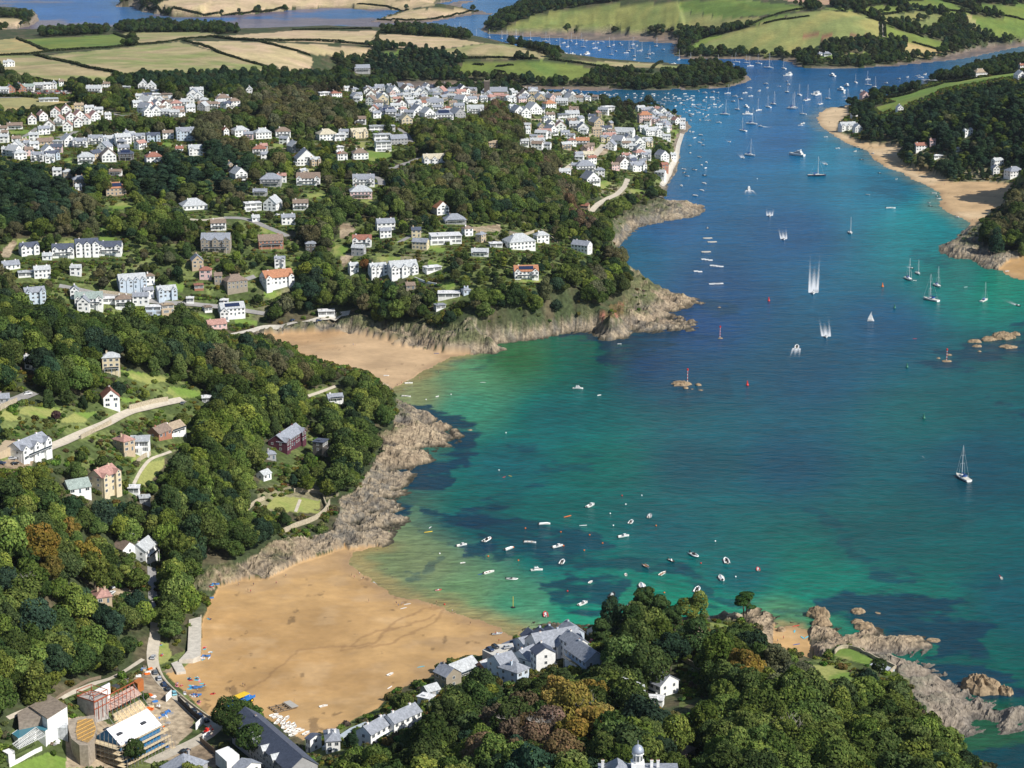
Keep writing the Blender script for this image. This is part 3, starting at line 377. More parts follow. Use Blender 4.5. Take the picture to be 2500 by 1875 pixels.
WEED = [(1, PL(5, (440, 970), (560, 985), (730, 1030), (860, 1080), (920, 1150), (900, 1250), (830, 1350), (700, 1400), (680, 1480), (560, 1560), (400, 1700), (200, 1700), (300, 1300), (400, 1100))), (1, PL(5, (1400, 535), (1600, 545), (1640, 640), (1590, 690), (1750, 700), (1950, 650), (2212, 580), (2300, 450), (1900, 480), (1500, 480))),
 (.9, PL(8, (480, 90), (560, -20), (760, -40), (1100, -20), (1150, 50), (960, 60), (960, 140), (1010, 190), (950, 300), (800, 290), (690, 200), (620, 150), (520, 140))), (.8, PL(8, (820, 50), (1200, 60), (1500, 130), (1700, 190), (1750, 240), (1500, 330), (1200, 270), (1000, 310), (880, 200))), (.9, PL(8, (1190, 490), (1350, 480), (1480, 420), (1700, 400), (1870, 470), (1830, 590), (1700, 650), (1500, 660), (1350, 590))),
 (.7, PL(8, (1250, 300), (1500, 300), (1900, 300), (2212, 340), (2180, 430), (1900, 400), (1560, 380), (1300, 360))), (.5, PL(8, (540, 300), (640, 300), (640, 400), (560, 430))), (.55, PL(8, (430, 450), (520, 430), (580, 480), (480, 490))), (.6, PL(8, (95, 365), (150, 345), (180, 360), (120, 378))),
 (.95, PL(9, (830, 640), (880, 560), (1100, 535), (1500, 535), (1750, 560), (1950, 640), (2000, 760), (1900, 850), (2000, 1000), (2150, 1040), (2300, 1200), (2300, 1300), (1800, 1180), (1500, 960), (1600, 900), (1300, 800), (1000, 700), (860, 700))), (.75, PL(9, (1230, 370), (1400, 350), (1560, 400), (1560, 460), (1380, 460), (1240, 430))), (.45, PL(9, (780, -20), (900, -10), (1100, 190), (1250, 340), (1200, 370), (1000, 190))), (.35, PL(9, (1830, 400), (2050, 380), (2150, 480), (2000, 500), (1850, 470))),
 (.7, PL(9, (-30, 350), (60, 380), (100, 430), (200, 540), (360, 560), (350, 610), (230, 600), (100, 560), (20, 500))), (.5, PL(9, (560, 640), (840, 610), (840, 680), (640, 670))), (.6, PL(9, (140, 600), (250, 610), (230, 660), (150, 640))),
 (.85, PL(6, (1560, 690), (1800, 560), (2000, 470), (2300, 420), (2300, 560), (2130, 700), (1900, 745), (1700, 725))), (.9, PL(6, (2080, 1035), (2300, 930), (2300, 1060), (2150, 1030))), (.7, PL(6, (2050, 935), (2120, 950), (2130, 990), (2060, 970))), (.5, PL(6, (2060, 1060), (2180, 1050), (2160, 1080))), (.7, PL(6, (-100, 290), (250, 285), (400, 340), (300, 400), (-100, 410))), (.4, PL(6, (-60, 820), (350, 790), (300, 900), (150, 960), (-60, 1000))), (.5, PL(6, (0, 540), (340, 545), (200, 590), (0, 600))),
 (.4, PL(6, (1560, -10), (1700, 0), (1800, 60), (1700, 90), (1560, 40))), (.4, PL(3, (1300, 1130), (1450, 1180), (1560, 1280), (1450, 1330), (1250, 1250), (1180, 1150))), (.6, PL(5, (1090, 1240), (1260, 1230), (1280, 1300), (1130, 1310))), (.7, PL(5, (760, 1750), (900, 1600), (1050, 1540), (1300, 1490), (1380, 1500), (1200, 1560), (1080, 1659), (1000, 1750))), (.5, PL(5, (1260, 1400), (1500, 1350), (1640, 1390), (1380, 1440))), (.5, PL(5, (1430, 1195), (1580, 1165), (1620, 1180), (1480, 1205))), (.4, PL(5, (1500, 1290), (1700, 1260), (1640, 1320))), (.4, PL(5, (1680, 1210), (1980, 1150), (2212, 1090), (2212, 1130), (1900, 1200))), (.3, PL(5, (780, 1010), (960, 1010), (940, 1030), (800, 1025))), (.8, PL(9, (1850, 1650), (1950, 1560), (2150, 1500), (2300, 1540), (2300, 1750), (1850, 1750))), (.8, PL(9, (2130, 1050), (2300, 1100), (2300, 1290), (2060, 1240))),
 (.4, PL(5, (820, 700), (900, 670), (1000, 650), (900, 720))), (.6, PL(5, (580, 750), (700, 690), (810, 660), (820, 670), (700, 715), (640, 745)))]
nH = fbm(Wx*.7, Wy, 17, 5, .6); nW = fbm(Wx*.6, Wy, 6, 5, .62)*.65+nB*.35
qx = wpx+(nB-.5)*60+(nA-.5)*70; qy = wpy+(fbm(Wx-90, Wy, 11, 4)-.5)*34+(fbm(Wx-90, Wy+77, 40, 3)-.5)*34
for a, q in WEED:
    xs = [p[0] for p in q]; ys = [p[1] for p in q]; bb = wm & (qx > min(xs)-14) & (qx < max(xs)+14) & (qy > min(ys)-14) & (qy < max(ys)+14)
    if not bb.any(): continue
    d = segdist(qx[bb], qy[bb], q); d = np.where(inpoly(qx[bb], qy[bb], q), d, -d); t = sstep(-3, 4, d+(nW[bb]-.5)*40)*a*(.25+.70*sstep(.38, .56, nH[bb]+.012*np.clip(d, 0, 12)*(.65 if a > .94 else .3)))
    Cw[bb] = Cw[bb]+(np.array((.026, .066, .098))-Cw[bb])*t[:, None]
upl = sstep(170, 60, wpy)*sstep(1150, 900, wpx); ms = fbm(Wx*.5, Wy, 150, 5)          # wet mud banks in the far estuary, purple sky sheen painted into their colour
Cw = Cw+(np.array((.20, .165, .20))-Cw)*(upl*sstep(.47, .56, ms+.25*(fbm(Wx, Wy*.6, 45, 3)-.5)+.05*(wpx < 330)*(wpy > 60)))[:, None]
Cw *= (.86+.28*nC)[:, None]
Cw = np.maximum((Cw-np.array(WOFF))/np.array(WGAIN), .002)
u, f = sub(quads[wm[quads[:, 0]]]); V = np.stack([Wx[u], Wy[u], 0*Wx[u]], -1); me = mkmesh('water', V, f); setcol(me, Cw[u])
m, t, b = nodes('sea_water'); a = N(t, 'Attribute', attribute_name='Col'); g = N(t, 'NewGeometry').outputs['Position']
mp = N(t, 'Mapping'); mp.inputs['Rotation'].default_value = (0, 0, .25); mp.inputs['Scale'].default_value = (.35, 1, 1); t.links.new(g, mp.inputs[0])
w1 = noise(t, .35, 5, mp.outputs[0], .65); w2 = noise(t, .045, 3, mp.outputs[0])
mp2 = N(t, 'Mapping'); mp2.inputs['Rotation'].default_value = (0, 0, -.5); mp2.inputs['Scale'].default_value = (.5, 1, 1); t.links.new(g, mp2.inputs[0])
w3 = noise(t, .12, 3, mp2.outputs[0])
c = mulc(t, a.outputs['Color'], ramp(t, w1, .72, 1.28)); c = mulc(t, c, ramp(t, w2, .88, 1.12)); c = mulc(t, c, ramp(t, w3, .86, 1.14))
wv = N(t, 'TexWave', wave_type='BANDS', bands_direction='Y'); wv.inputs['Scale'].default_value = .045; wv.inputs['Distortion'].default_value = 6; wv.inputs['Detail'].default_value = 3; wv.inputs['Detail Scale'].default_value = .35
mp3 = N(t, 'Mapping'); mp3.inputs['Rotation'].default_value = (0, 0, .62); t.links.new(g, mp3.inputs[0]); t.links.new(mp3.outputs[0], wv.inputs['Vector'])
mk = ramp(t, noise(t, .006, 2, g), 0, 1, .45, .62); ms_ = N(t, 'Math', operation='MULTIPLY'); t.links.new(wv.outputs['Fac'], ms_.inputs[0]); t.links.new(mk, ms_.inputs[1]); c = mulc(t, c, ramp(t, ms_.outputs[0], 1.03, .84, 0, 1))  # swell shading painted into the colour as bands, without bump
c = mulc(t, c, ramp(t, noise(t, .012, 4, mp2.outputs[0]), .9, 1.1, .35, .65))
t.links.new(c, b.inputs['Base Color']); b.inputs['Roughness'].default_value = .22; b.inputs['IOR'].default_value = 1.33; b.inputs['Specular IOR Level'].default_value = .15
bp = N(t, 'Bump'); bp.inputs['Strength'].default_value = 1.0; bp.inputs['Distance'].default_value = 1.0; t.links.new(w1, bp.inputs['Height']); bp2 = N(t, 'Bump'); bp2.inputs['Strength'].default_value = .6; bp2.inputs['Distance'].default_value = 3.0; t.links.new(w3, bp2.inputs['Height']); t.links.new(bp.outputs[0], bp2.inputs['Normal']); t.links.new(bp2.outputs[0], b.inputs['Normal'])
st_(link('water', me, mat=m))
# ------------------------------------------------ mesh helper, tags, labels
class MB:
    def __init__(s): s.v = []; s.f = []; s.m = []
    def add(s, v, f, m=0):
        o = len(s.v); s.v += [tuple(p) for p in v]; s.f += [tuple(i+o for i in q) for q in f]; s.m += [m]*len(f); return s
    def box(s, x0, x1, y0, y1, z0, z1, m=0):
        return s.add([(x, y, z) for z in (z0, z1) for y in (y0, y1) for x in (x0, x1)], [(0, 2, 3, 1), (4, 5, 7, 6), (0, 1, 5, 4), (2, 6, 7, 3), (0, 4, 6, 2), (1, 3, 7, 5)], m)
    def prism(s, prof, a0, a1, axis='y', m=0):        # closed profile in (u, z), extruded along an axis
        n = len(prof); g = (lambda u, z, a: (u, a, z)) if axis == 'y' else (lambda u, z, a: (a, u, z))
        return s.add([g(u, z, a) for a in (a0, a1) for u, z in prof], [tuple(range(n)), tuple(range(2*n-1, n-1, -1))]+[(i, i+n, (i+1) % n+n, (i+1) % n) for i in range(n)], m)
    def tube(s, p, q, r0, r1=None, n=6, m=0):
        p, q = Vector(p), Vector(q); r1 = r0 if r1 is None else r1; d = (q-p).normalized(); a = d.orthogonal().normalized(); b = d.cross(a)
        v = [c+(a*math.cos(2*math.pi*i/n)+b*math.sin(2*math.pi*i/n))*r for c, r in ((p, r0), (q, r1)) for i in range(n)]
        return s.add(v, [(i, (i+1) % n, (i+1) % n+n, i+n) for i in range(n)]+[tuple(range(n-1, -1, -1)), tuple(range(n, 2*n))], m)
    def rings(s, rg, m=0, cap=True):                  # loft through closed rings of equal length
        n = len(rg[0]); v = [p for r in rg for p in r]; f = [(k*n+i, k*n+(i+1) % n, (k+1)*n+(i+1) % n, (k+1)*n+i) for k in range(len(rg)-1) for i in range(n)]
        if cap: f += [tuple(range(n-1, -1, -1)), tuple(range((len(rg)-1)*n, len(rg)*n))]
        return s.add(v, f, m)
    def ball(s, c, r, sq=1, n=8, k=5, m=0):
        rg = [[(c[0]+r*math.sin(math.pi*j/k)*math.cos(2*math.pi*i/n), c[1]+r*math.sin(math.pi*j/k)*math.sin(2*math.pi*i/n), c[2]-r*sq*math.cos(math.pi*j/k)) for i in range(n)] for j in [.08]+list(range(1, k))+[k-.08]]
        return s.rings(rg, m)
    def mesh(s, name, mats, smooth=False):
        me = bpy.data.meshes.new(name); me.from_pydata(s.v, [], s.f)
        for m in (mats if isinstance(mats, (list, tuple)) else [mats]): me.materials.append(m)
        if any(s.m): me.polygons.foreach_set('material_index', s.m)
        if smooth: me.polygons.foreach_set('use_smooth', [True]*len(s.f))
        me.update(); return me
THINGS = []
def tag(o, desc, place, cat, group=None, loc=None):
    o['category'] = cat
    if group: o['group'] = group
    THINGS.append((o, desc, place)); return o
def empty(name, loc, rz=0, sc=None):
    o = bpy.data.objects.new(name, None); COL.objects.link(o); o.location = loc; o.rotation_euler = (0, 0, rz); o.empty_display_size = .5
    if sc: o.scale = sc if isinstance(sc, tuple) else (sc,)*3
    return o
def put(name, me, parent, loc=(0, 0, 0), sc=None, rz=0):
    o = bpy.data.objects.new(name, me); COL.objects.link(o); o.parent = parent; o.location = loc
    if sc: o.scale = sc
    if rz: o.rotation_euler = (0, 0, rz)
    return o
ORD = ['', 'second', 'third', 'fourth', 'fifth', 'sixth', 'seventh', 'eighth', 'ninth', 'tenth', 'eleventh', 'twelfth', 'thirteenth', 'fourteenth', 'fifteenth', 'sixteenth', 'seventeenth', 'eighteenth', 'nineteenth', 'twentieth']
def finish_labels():
    d = {}
    for o, a, p in THINGS: d.setdefault((a, p), []).append(o)
    for (a, p), L in d.items():
        if len(L) == 1 or len(L) > 60:
            for o in L:
                o['label'] = (a+' '+p).strip()
                if len(L) > 1: o['group'] = (a+' '+p).strip()
            continue
        L.sort(key=lambda o: proj(*o.location)[0]); n = len(L)
        for i, o in enumerate(L):
            if n == 2: w = ('left', 'right')[i]+' one of two'
            elif i == 0: w = 'leftmost'
            elif i == n-1: w = 'rightmost'
            elif i < 10: w = ORD[i]+' from left'
            elif n-1-i < 10: w = ORD[n-1-i]+' from right'
            else: w = ORD[i]+' from left' if i < 20 else str(i+1)+{1: 'st', 2: 'nd', 3: 'rd'}.get((i+1) % 10, 'th')+' from left'
            o['label'] = (a+' '+p+', '+w).strip()
def mat(name, col, rough=.8, spec=.2, nz=0, ns=1., metal=0, co='Object', em=None):
    m, t, b = nodes(name)
    b.inputs['Roughness'].default_value = rough; b.inputs['Specular IOR Level'].default_value = spec; b.inputs['Metallic'].default_value = metal
    tc = N(t, 'TexCoord').outputs[co]; r = N(t, 'RGB'); r.outputs[0].default_value = (*col, 1)
    t.links.new(mulc(t, r.outputs[0], ramp(t, noise(t, ns, 4, tc), 1-(nz or .06), 1+(nz or .06))), b.inputs['Base Color']); return m
# ------------------------------------------------ foliage
def leafmat(name, inst):
    m = bpy.data.materials.new(name); m.use_nodes = True; t = m.node_tree; t.nodes.clear()
    out = N(t, 'OutputMaterial'); at = N(t, 'Attribute', attribute_name='tint', attribute_type='INSTANCER') if inst else N(t, 'ObjectInfo')
    lv = N(t, 'Attribute', attribute_name='lv'); c = mulc(t, at.outputs['Color'], lv.outputs['Fac'])
    hs = N(t, 'HueSaturation'); t.links.new(c, hs.inputs['Color']); t.links.new(ramp(t, lv.outputs['Fac'], .52, .475, .6, 1.5), hs.inputs['Hue'])
    d = N(t, 'BsdfDiffuse'); t.links.new(hs.outputs[0], d.inputs[0]); tr = N(t, 'BsdfTranslucent'); t.links.new(hs.outputs[0], tr.inputs[0])
    mx = N(t, 'MixShader'); mx.inputs[0].default_value = .22; t.links.new(d.outputs[0], mx.inputs[1]); t.links.new(tr.outputs[0], mx.inputs[2]); t.links.new(mx.outputs[0], out.inputs[0]); return m
LEAF_O, LEAF_I = leafmat('leaves', False), leafmat('leaves_massed', True)
BARK = mat('bark', (.10, .085, .065), .9, .1, .3, 3.); BARE = mat('bare_bark', (.38, .35, .31), .9, .1, .2, 3.)
def crown(seed, kind):
    """unit crown: radius about 1 in x and y, base at z=0; returns verts, quads, leaf values"""
    g = np.random.default_rng(seed); L = []
    if kind == 'round':
        L.append((0, 0, .78, .58)); nl, ra, rb_ = ((26, .20, .38), (46, .13, .27), (34, .15, .33), (18, .26, .44), (60, .11, .22))[seed % 5]
        for i in range(nl):
            a = g.uniform(0, 6.283); e = g.uniform(-.25, 1.45); r = .64+g.uniform(-.14, .12)
            L.append((r*math.cos(a)*math.cos(e), r*math.sin(a)*math.cos(e), .74+.62*math.sin(e)*g.uniform(.8, 1.25), g.uniform(ra, rb_)))
    elif kind == 'pine':                               # layered flat plates
        for i in range(17):
            z = .35+i*.078; R = (.95-.5*(i/16)**1.5)*g.uniform(.45, 1); a = g.uniform(0, 6.283)
            L.append((R*.6*math.cos(a), R*.6*math.sin(a), z+g.uniform(-.03, .03), -g.uniform(.24, .44)))
    elif kind == 'tall':
        for i in range(26):
            z = g.uniform(.15, 1.9); R = .55*(1-(z/2.2)**2)*g.uniform(.6, 1); a = g.uniform(0, 6.283)
            L.append((R*math.cos(a), R*math.sin(a), z, g.uniform(.22, .38)))
    else:                                              # bush
        for i in range(12):
            a = g.uniform(0, 6.283); r = g.uniform(.1, .7); L.append((r*math.cos(a), r*math.sin(a), g.uniform(.2, .55), g.uniform(.25, .45)))
    V = []; Q = []; LV = []
    tot = {'round': 5200, 'pine': 4200, 'tall': 4600, 'bush': 520}[kind]; sz = {'round': .037, 'pine': .036, 'tall': .036, 'bush': .10}[kind]
    ar = np.array([abs(l[3])**2 for l in L]); ar = ar/ar.sum(); C = np.array([l[:3] for l in L]); Rr = np.array([abs(l[3]) for l in L])
    for l, w in zip(L, ar):
        k = int(tot*w*1.25); R = abs(l[3]); flat = .38 if l[3] < 0 else .92; lb = g.uniform(.78, 1.22)
        d = g.normal(size=(k, 3)); d[:, 2] = np.where(d[:, 2] < -.3*abs(d[:, 2]), d[:, 2]*.6, d[:, 2]); d /= np.linalg.norm(d, axis=1)[:, None]
        p = np.array(l[:3])+d*R*(1+g.normal(size=(k, 1))*.07)*np.array((1, 1, flat))
        keep = np.ones(k, bool)
        for c2, r2 in zip(C, Rr):
            if tuple(c2) == l[:3]: continue
            keep &= np.linalg.norm((p-c2)/np.array((1, 1, flat)), axis=1) > r2*.86
        p, d = p[keep], d[keep]; k = len(p)
        nrm = d+g.normal(size=(k, 3))*.42; nrm[:, 2] += .25; nrm /= np.linalg.norm(nrm, axis=1)[:, None]
        a = np.cross(nrm, g.normal(size=(k, 3))); a /= np.linalg.norm(a, axis=1)[:, None]; b = np.cross(nrm, a)
        s = sz*g.uniform(.7, 1.5, (k, 1)); b = b*g.uniform(.6, 1.1, (k, 1))
        o = len(V)*4; V.append(np.stack([p-a*s-b*s, p+a*s-b*s, p+a*s+b*s, p-a*s+b*s], 1).reshape(-1, 3)); LV.append(np.repeat(lb*g.uniform(.62, 1.38, k), 4))
    V = np.concatenate(V); LV = np.concatenate(LV); V[:, 2] = np.maximum(V[:, 2], .02); return V, np.arange(len(V)).reshape(-1, 4), LV
def crown_mesh(name, seed, kind, m):
    V, Q, LV = crown(seed, kind)
    me = mkmesh(name, V, Q, False); at = me.attributes.new('lv', 'FLOAT', 'POINT'); at.data.foreach_set('value', LV.astype(np.float32)); me.materials.append(m); return me
def trunk_mesh(name, kind, seed, m, h=1.0):
    g = random.Random(seed); b = MB(); top = {'round': .75, 'pine': 1.35, 'tall': 1.5, 'bush': .3, 'bare': 1.1}[kind]
    lo = -.75 if kind != 'bush' else -.05
    b.tube((0, 0, lo), (.02, .01, top*.4), .075, .05); b.tube((.02, .01, top*.4), (0, .03, top), .05, .015)
    for i in range(26 if kind == 'bare' else 7):
        a = g.uniform(0, 6.28); z = top*g.uniform(.15, .8); r = g.uniform(.4, .75)*(1 if kind != 'tall' else .6); e = (r*math.cos(a), r*math.sin(a), z+g.uniform(.15, .4))
        b.tube((0, 0, z), e, .03, .008, 4)
        if kind == 'bare':
            for j in range(5): b.tube(e, (e[0]+g.uniform(-.2, .2), e[1]+g.uniform(-.2, .2), e[2]+g.uniform(.05, .3)), .008, .002, 3)
    return b.mesh(name, m)
KINDS = ['round']*5+['pine']*3+['tall']*3+['bush']*3
CRO = [crown_mesh('crown', 100+i, k, LEAF_O) for i, k in enumerate(KINDS)]; TRU = [trunk_mesh('trunk', k, i, BARK) for i, k in enumerate(KINDS)]
BARET = trunk_mesh('bare_tree_limbs', 'bare', 5, BARE)
# ------------------------------------------------ houses
WALL = {'w': ('white', (.82, .82, .80)), 'c': ('cream', (.62, .53, .36)), 's': ('stone', (.30, .26, .20)), 'p': ('pale pink', (.66, .47, .44)), 'b': ('brick', (.36, .17, .11)), 'g': ('grey', (.36, .36, .36)), 'd': ('dark timber', (.10, .09, .08)), 't': ('tan', (.48, .38, .26)), 'm': ('crimson', (.10, .035, .05)), 'u': ('pale blue', (.50, .58, .66))}
ROOF = {'l': ('pale grey', (.46, .48, .49)), 's': ('slate', (.28, .30, .34)), 'n': ('navy slate', (.085, .10, .14)), 'b': ('brown', (.24, .18, .14)), 'r': ('red tiled', (.31, .14, .10)), 'o': ('orange tiled', (.43, .20, .11)), 'p': ('pinkish tiled', (.42, .24, .20)), 't': ('tan', (.38, .30, .21)), 'c': ('cream', (.52, .47, .35)), 'w': ('white', (.72, .72, .72)), 'k': ('dark grey', (.06, .065, .075)), 'e': ('greenish grey', (.30, .36, .33))}
WM = {k: mat('wall_'+v[0].replace(' ', '_'), v[1], .85, .15, .12, .6) for k, v in WALL.items()}; RM = {}
for k, v in ROOF.items():
    m, t, b = nodes('roof_'+v[0].replace(' ', '_')); tc = N(t, 'TexCoord').outputs['Object']; r = N(t, 'RGB'); r.outputs[0].default_value = (*v[1], 1)
    bt = N(t, 'TexBrick'); bt.inputs['Scale'].default_value = 1; bt.inputs['Color1'].default_value = (1.1, 1.1, 1.1, 1); bt.inputs['Color2'].default_value = (.86, .86, .86, 1); bt.inputs['Mortar'].default_value = (.6, .6, .6, 1); bt.inputs['Brick Width'].default_value = .5; bt.inputs['Row Height'].default_value = .3; bt.inputs['Mortar Size'].default_value = .015; t.links.new(tc, bt.inputs[0])
    vm = N(t, 'VectorMath', operation='MULTIPLY'); t.links.new(r.outputs[0], vm.inputs[0]); t.links.new(bt.outputs[0], vm.inputs[1])
    t.links.new(mulc(t, vm.outputs[0], ramp(t, noise(t, .9, 5, tc), .72, 1.28)), b.inputs['Base Color']); b.inputs['Roughness'].default_value = .6; b.inputs['Specular IOR Level'].default_value = .3; RM[k] = m
GLASS = mat('window_glass', (.035, .05, .065), .12, .6); FRAME = mat('window_frame', (.68, .68, .66), .5); DOORM = mat('painted_door', (.12, .16, .2), .5); POT = mat('chimney_pot', (.4, .2, .12), .8); SOLAR = mat('solar_panel', (.02, .03, .07), .15, .6)
def window_mesh(nm, bars=1):
    b = MB(); b.box(-.5, .5, -.03, .05, 0, 1, 1); b.box(-.56, .56, -.07, -.031, -.06, .02); b.box(-.56, .56, -.07, -.031, .98, 1.06); b.box(-.56, -.47, -.07, -.031, .02, .98); b.box(.47, .56, -.07, -.031, .02, .98)
    for i in range(bars): x = -.5+(i+1)/(bars+1); b.box(x-.03, x+.03, -.07, -.031, .02, .98)
    return b.mesh(nm, [FRAME, GLASS])
WIN = window_mesh('window'); WINW = window_mesh('window_wide', 4)
DOOR = MB().box(-.5, .5, -.05, .06, 0, 2.05).mesh('door', DOORM)
CHIM = MB().box(-.45, .45, -.35, .35, -1.6, 1.3).box(-.52, .52, -.42, .42, 1.3, 1.45).tube((-.2, 0, 1.45), (-.2, 0, 1.85), .13, .1, 6, 1).tube((.2, 0, 1.45), (.2, 0, 1.85), .13, .1, 6, 1)
CH = {k: CHIM.mesh('chimney', [WM[k], POT]) for k in WM}
def gable_roof(b, x0, x1, y0, y1, z, rise, axis, t=.22, o=.45):
    """two thick slopes meeting at the ridge; axis = direction of the ridge"""
    if axis == 'x': c = (y0+y1)/2; hw = (y1-y0)/2; a0, a1 = x0-o*.6, x1+o*.6
    else: c = (x0+x1)/2; hw = (x1-x0)/2; a0, a1 = y0-o*.6, y1+o*.6
    e = hw+o; ez = z-rise*o/hw
    b.prism([(c-e, ez), (c, z+rise), (c+e, ez), (c+e, ez+t), (c, z+rise+t*1.15), (c-e, ez+t)], a0, a1, 'x' if axis == 'x' else 'y')
def hip_roof(b, x0, x1, y0, y1, z, rise, o=.45):
    w, d = x1-x0+2*o, y1-y0+2*o; X0, X1, Y0, Y1 = x0-o, x1+o, y0-o, y1+o; k = min(w, d)/2
    r0, r1 = ((X0+k, (Y0+Y1)/2), (X1-k, (Y0+Y1)/2)) if w >= d else (((X0+X1)/2, Y0+k), ((X0+X1)/2, Y1-k))
    v = [(X0, Y0, z), (X1, Y0, z), (X1, Y1, z), (X0, Y1, z), (X0, Y0, z+.18), (X1, Y0, z+.18), (X1, Y1, z+.18), (X0, Y1, z+.18), (*r0, z+rise+.18), (*r1, z+rise+.18)]
    f = [(3, 2, 1, 0), (0, 1, 5, 4), (1, 2, 6, 5), (2, 3, 7, 6), (3, 0, 4, 7)]
    f += [(4, 5, 9, 8), (5, 6, 9), (6, 7, 8, 9), (7, 4, 8)] if w >= d else [(4, 5, 8), (5, 6, 9, 8), (6, 7, 9), (7, 4, 8, 9)]
    b.add(v, f)
KEEP = []                                              # footprints that trees must not stand on or hide
def house(c, loc, w, style, wall, roof, rot=0, st=2, d=None, name=None, desc=None, place='', chim=1, solar=0, cat='house', base=None, seed=0, group=None, win=True, into=None):
    g = random.Random(seed or int(loc.x*7+loc.y*13)); d = d or {'f': w*1.25, 'F': w*.6, 'h': w*.72}.get(style[0], w*.55); d = min(max(d, 5), 16)
    h = st*2.75; r = math.radians(rot); x1 = w/2; y1 = d/2; rise = (min(w, d) if style[0] != 'f' else w)*.36
    e = into or empty(name or 'house', loc, r); cs, sn = math.cos(r), math.sin(r); zs = [HT(loc.x+cs*a-sn*b_, loc.y+sn*a+cs*b_) for a in (-x1, x1) for b_ in (-y1, y1)]; zz = base if base is not None else max(loc.z, sum(zs)/4+.15); lo = min(min(zs)-zz-.6, -.6)
    if into is None: e.location.z = zz; put = globals()['put']
    else:
        off = Vector((loc.x, loc.y, zz))-e.location
        def put(n_, m_, p_, l_=(0, 0, 0), s_=None, rz=0):
            if p_ is not e: return globals()['put'](n_, m_, p_, l_, s_, rz)
            l_ = Vector(l_); return globals()['put'](n_, m_, p_, Vector((cs*l_.x-sn*l_.y, sn*l_.x+cs*l_.y, l_.z))+off, s_, rz+r)
    KEEP.append((loc.x, loc.y, w, d, r)); W = MB(); R = MB(); s0 = style[0]
    if s0 in 'gc': W.prism([(-y1, lo), (y1, lo), (y1, h), (0, h+rise), (-y1, h)], -x1, x1, 'x'); gable_roof(R, -x1, x1, -y1, y1, h, rise, 'x')
    elif s0 == 'f': W.prism([(-x1, lo), (x1, lo), (x1, h), (0, h+rise*1.25), (-x1, h)], -y1, y1, 'y'); gable_roof(R, -x1, x1, -y1, y1, h, rise*1.25, 'y')
    elif s0 == 'h': W.box(-x1, x1, -y1, y1, lo, h); hip_roof(R, -x1, x1, -y1, y1, h, rise)
    else:
        W.box(-x1, x1, -y1, y1, lo, h); R.box(-x1-.35, x1+.35, -y1-.9, y1+.35, h, h+.3); R.box(-x1*.5, x1*.2, -y1*.3, y1*.5, h+.3, h+.9)
        if st > 1: W.box(-x1-1.2, x1*.35, -y1-2.6, -y1-.002, lo, 2.75)
    fy = []
    if s0 == 'c':
        n = int(style[1:] or 2); gw = min(w*.3, 4.6); xs = [(-x1+gw/2+.1)+(w-gw-.2)*i/(n-1) for i in range(n)] if n > 1 else [x1*.4]
        for q in xs: W.prism([(q-gw/2, lo), (q+gw/2, lo), (q+gw/2, h), (q, h+gw*.42), (q-gw/2, h)], -y1-1.4, -y1+.6, 'y'); gable_roof(R, q-gw/2, q+gw/2, -y1-1.4, -.05, h+.03, gw*.42, 'y', .2, .3)
        fy = [(q, gw) for q in xs]
    wall_o = put('wall', W.mesh('wall', WM[wall]), e); roof_o = put('roof', R.mesh('roof', RM[roof]), e)
    for i in range(chim if s0 != 'F' else 0):
        q = (-x1*.62, 0, h+rise*.75) if i == 0 else (x1*.62, 0, h+rise*.75)
        if s0 == 'f': q = (0, y1*.5, h+rise*1.1)
        if s0 == 'h': q = (q[0]*.7, 0, h+rise*.75)
        put('chimney', CH[wall], roof_o, q)
    if solar: put('solar_panel', MB().box(-w*.3, w*.3, 0, d*.33, 0, .08).mesh('solar_panel', SOLAR), roof_o, (0, -y1*.82, h+.12+rise*.3)).rotation_euler = (math.atan2(rise, y1 if s0 != 'F' else 9e9), 0, 0)
    if win:
        wide = s0 == 'F'; n = max(2, int(w/(4.2 if wide else 2.9))); ww = w/n*(.82 if wide else .5); wh = 1.9 if wide else 1.35
        for f_ in range(st):
            for i in range(n):
                x = -x1+w*(i+.5)/n; y = -y1
                for q, gw in fy:
                    if abs(x-q) < gw/2: y = -y1-1.4
                if wide and st > 1 and f_ == 0 and x < x1*.35: y = -y1-2.6
                if f_ == 0 and i == n//2 and not wide: put('door', DOOR, e, (x, y, 0)); continue
                put('window', WINW if wide else WIN, e, (x, y, f_*2.75+(.35 if wide else .85)), (ww, 1, wh))
            m = max(1, int(d/4.5))
            for i in range(m):
                for sx, rz in ((x1, math.pi/2), (-x1, -math.pi/2)): put('window', WIN, e, (sx, -y1+d*(i+.5)/m, f_*2.75+.85), (1.2, 1, 1.25), rz)
        if s0 == 'f': put('window', WIN, e, (0, -y1, h+.25), (w*.2, 1, 1.2))
        for q, gw in fy: put('window', WIN, e, (q, -y1-1.4, h+.05), (gw*.24, 1, .9))
        if g.random() < .45 and s0 != 'F' and w > 9:
            bl = MB().box(-w*.4, w*.4, -1.6, 0, 2.45, 2.62).box(-w*.4, w*.4, -1.6, -1.53, 2.62, 3.5, 1)
            for q in (-.39, 0, .39): bl.tube((w*q, -1.5, lo), (w*q, -1.5, 2.45), .09)
            put('balcony', bl.mesh('balcony', [FRAME, GLASS]), e, (0, -y1-(1.4 if fy else 0), 0))
    if into: return e
    sty = {'g': 'gabled', 'f': 'gable-fronted', 'h': 'hip-roofed', 'F': 'flat-roofed modern', 'c': 'cross-gabled'}[s0]
    size = 'small ' if w < 9 else 'large ' if w > 17 else ''
    tag(e, desc or f'{size}{WALL[wall][0]} {sty} house, {ROOF[roof][0]} roof', place, cat, group); return e
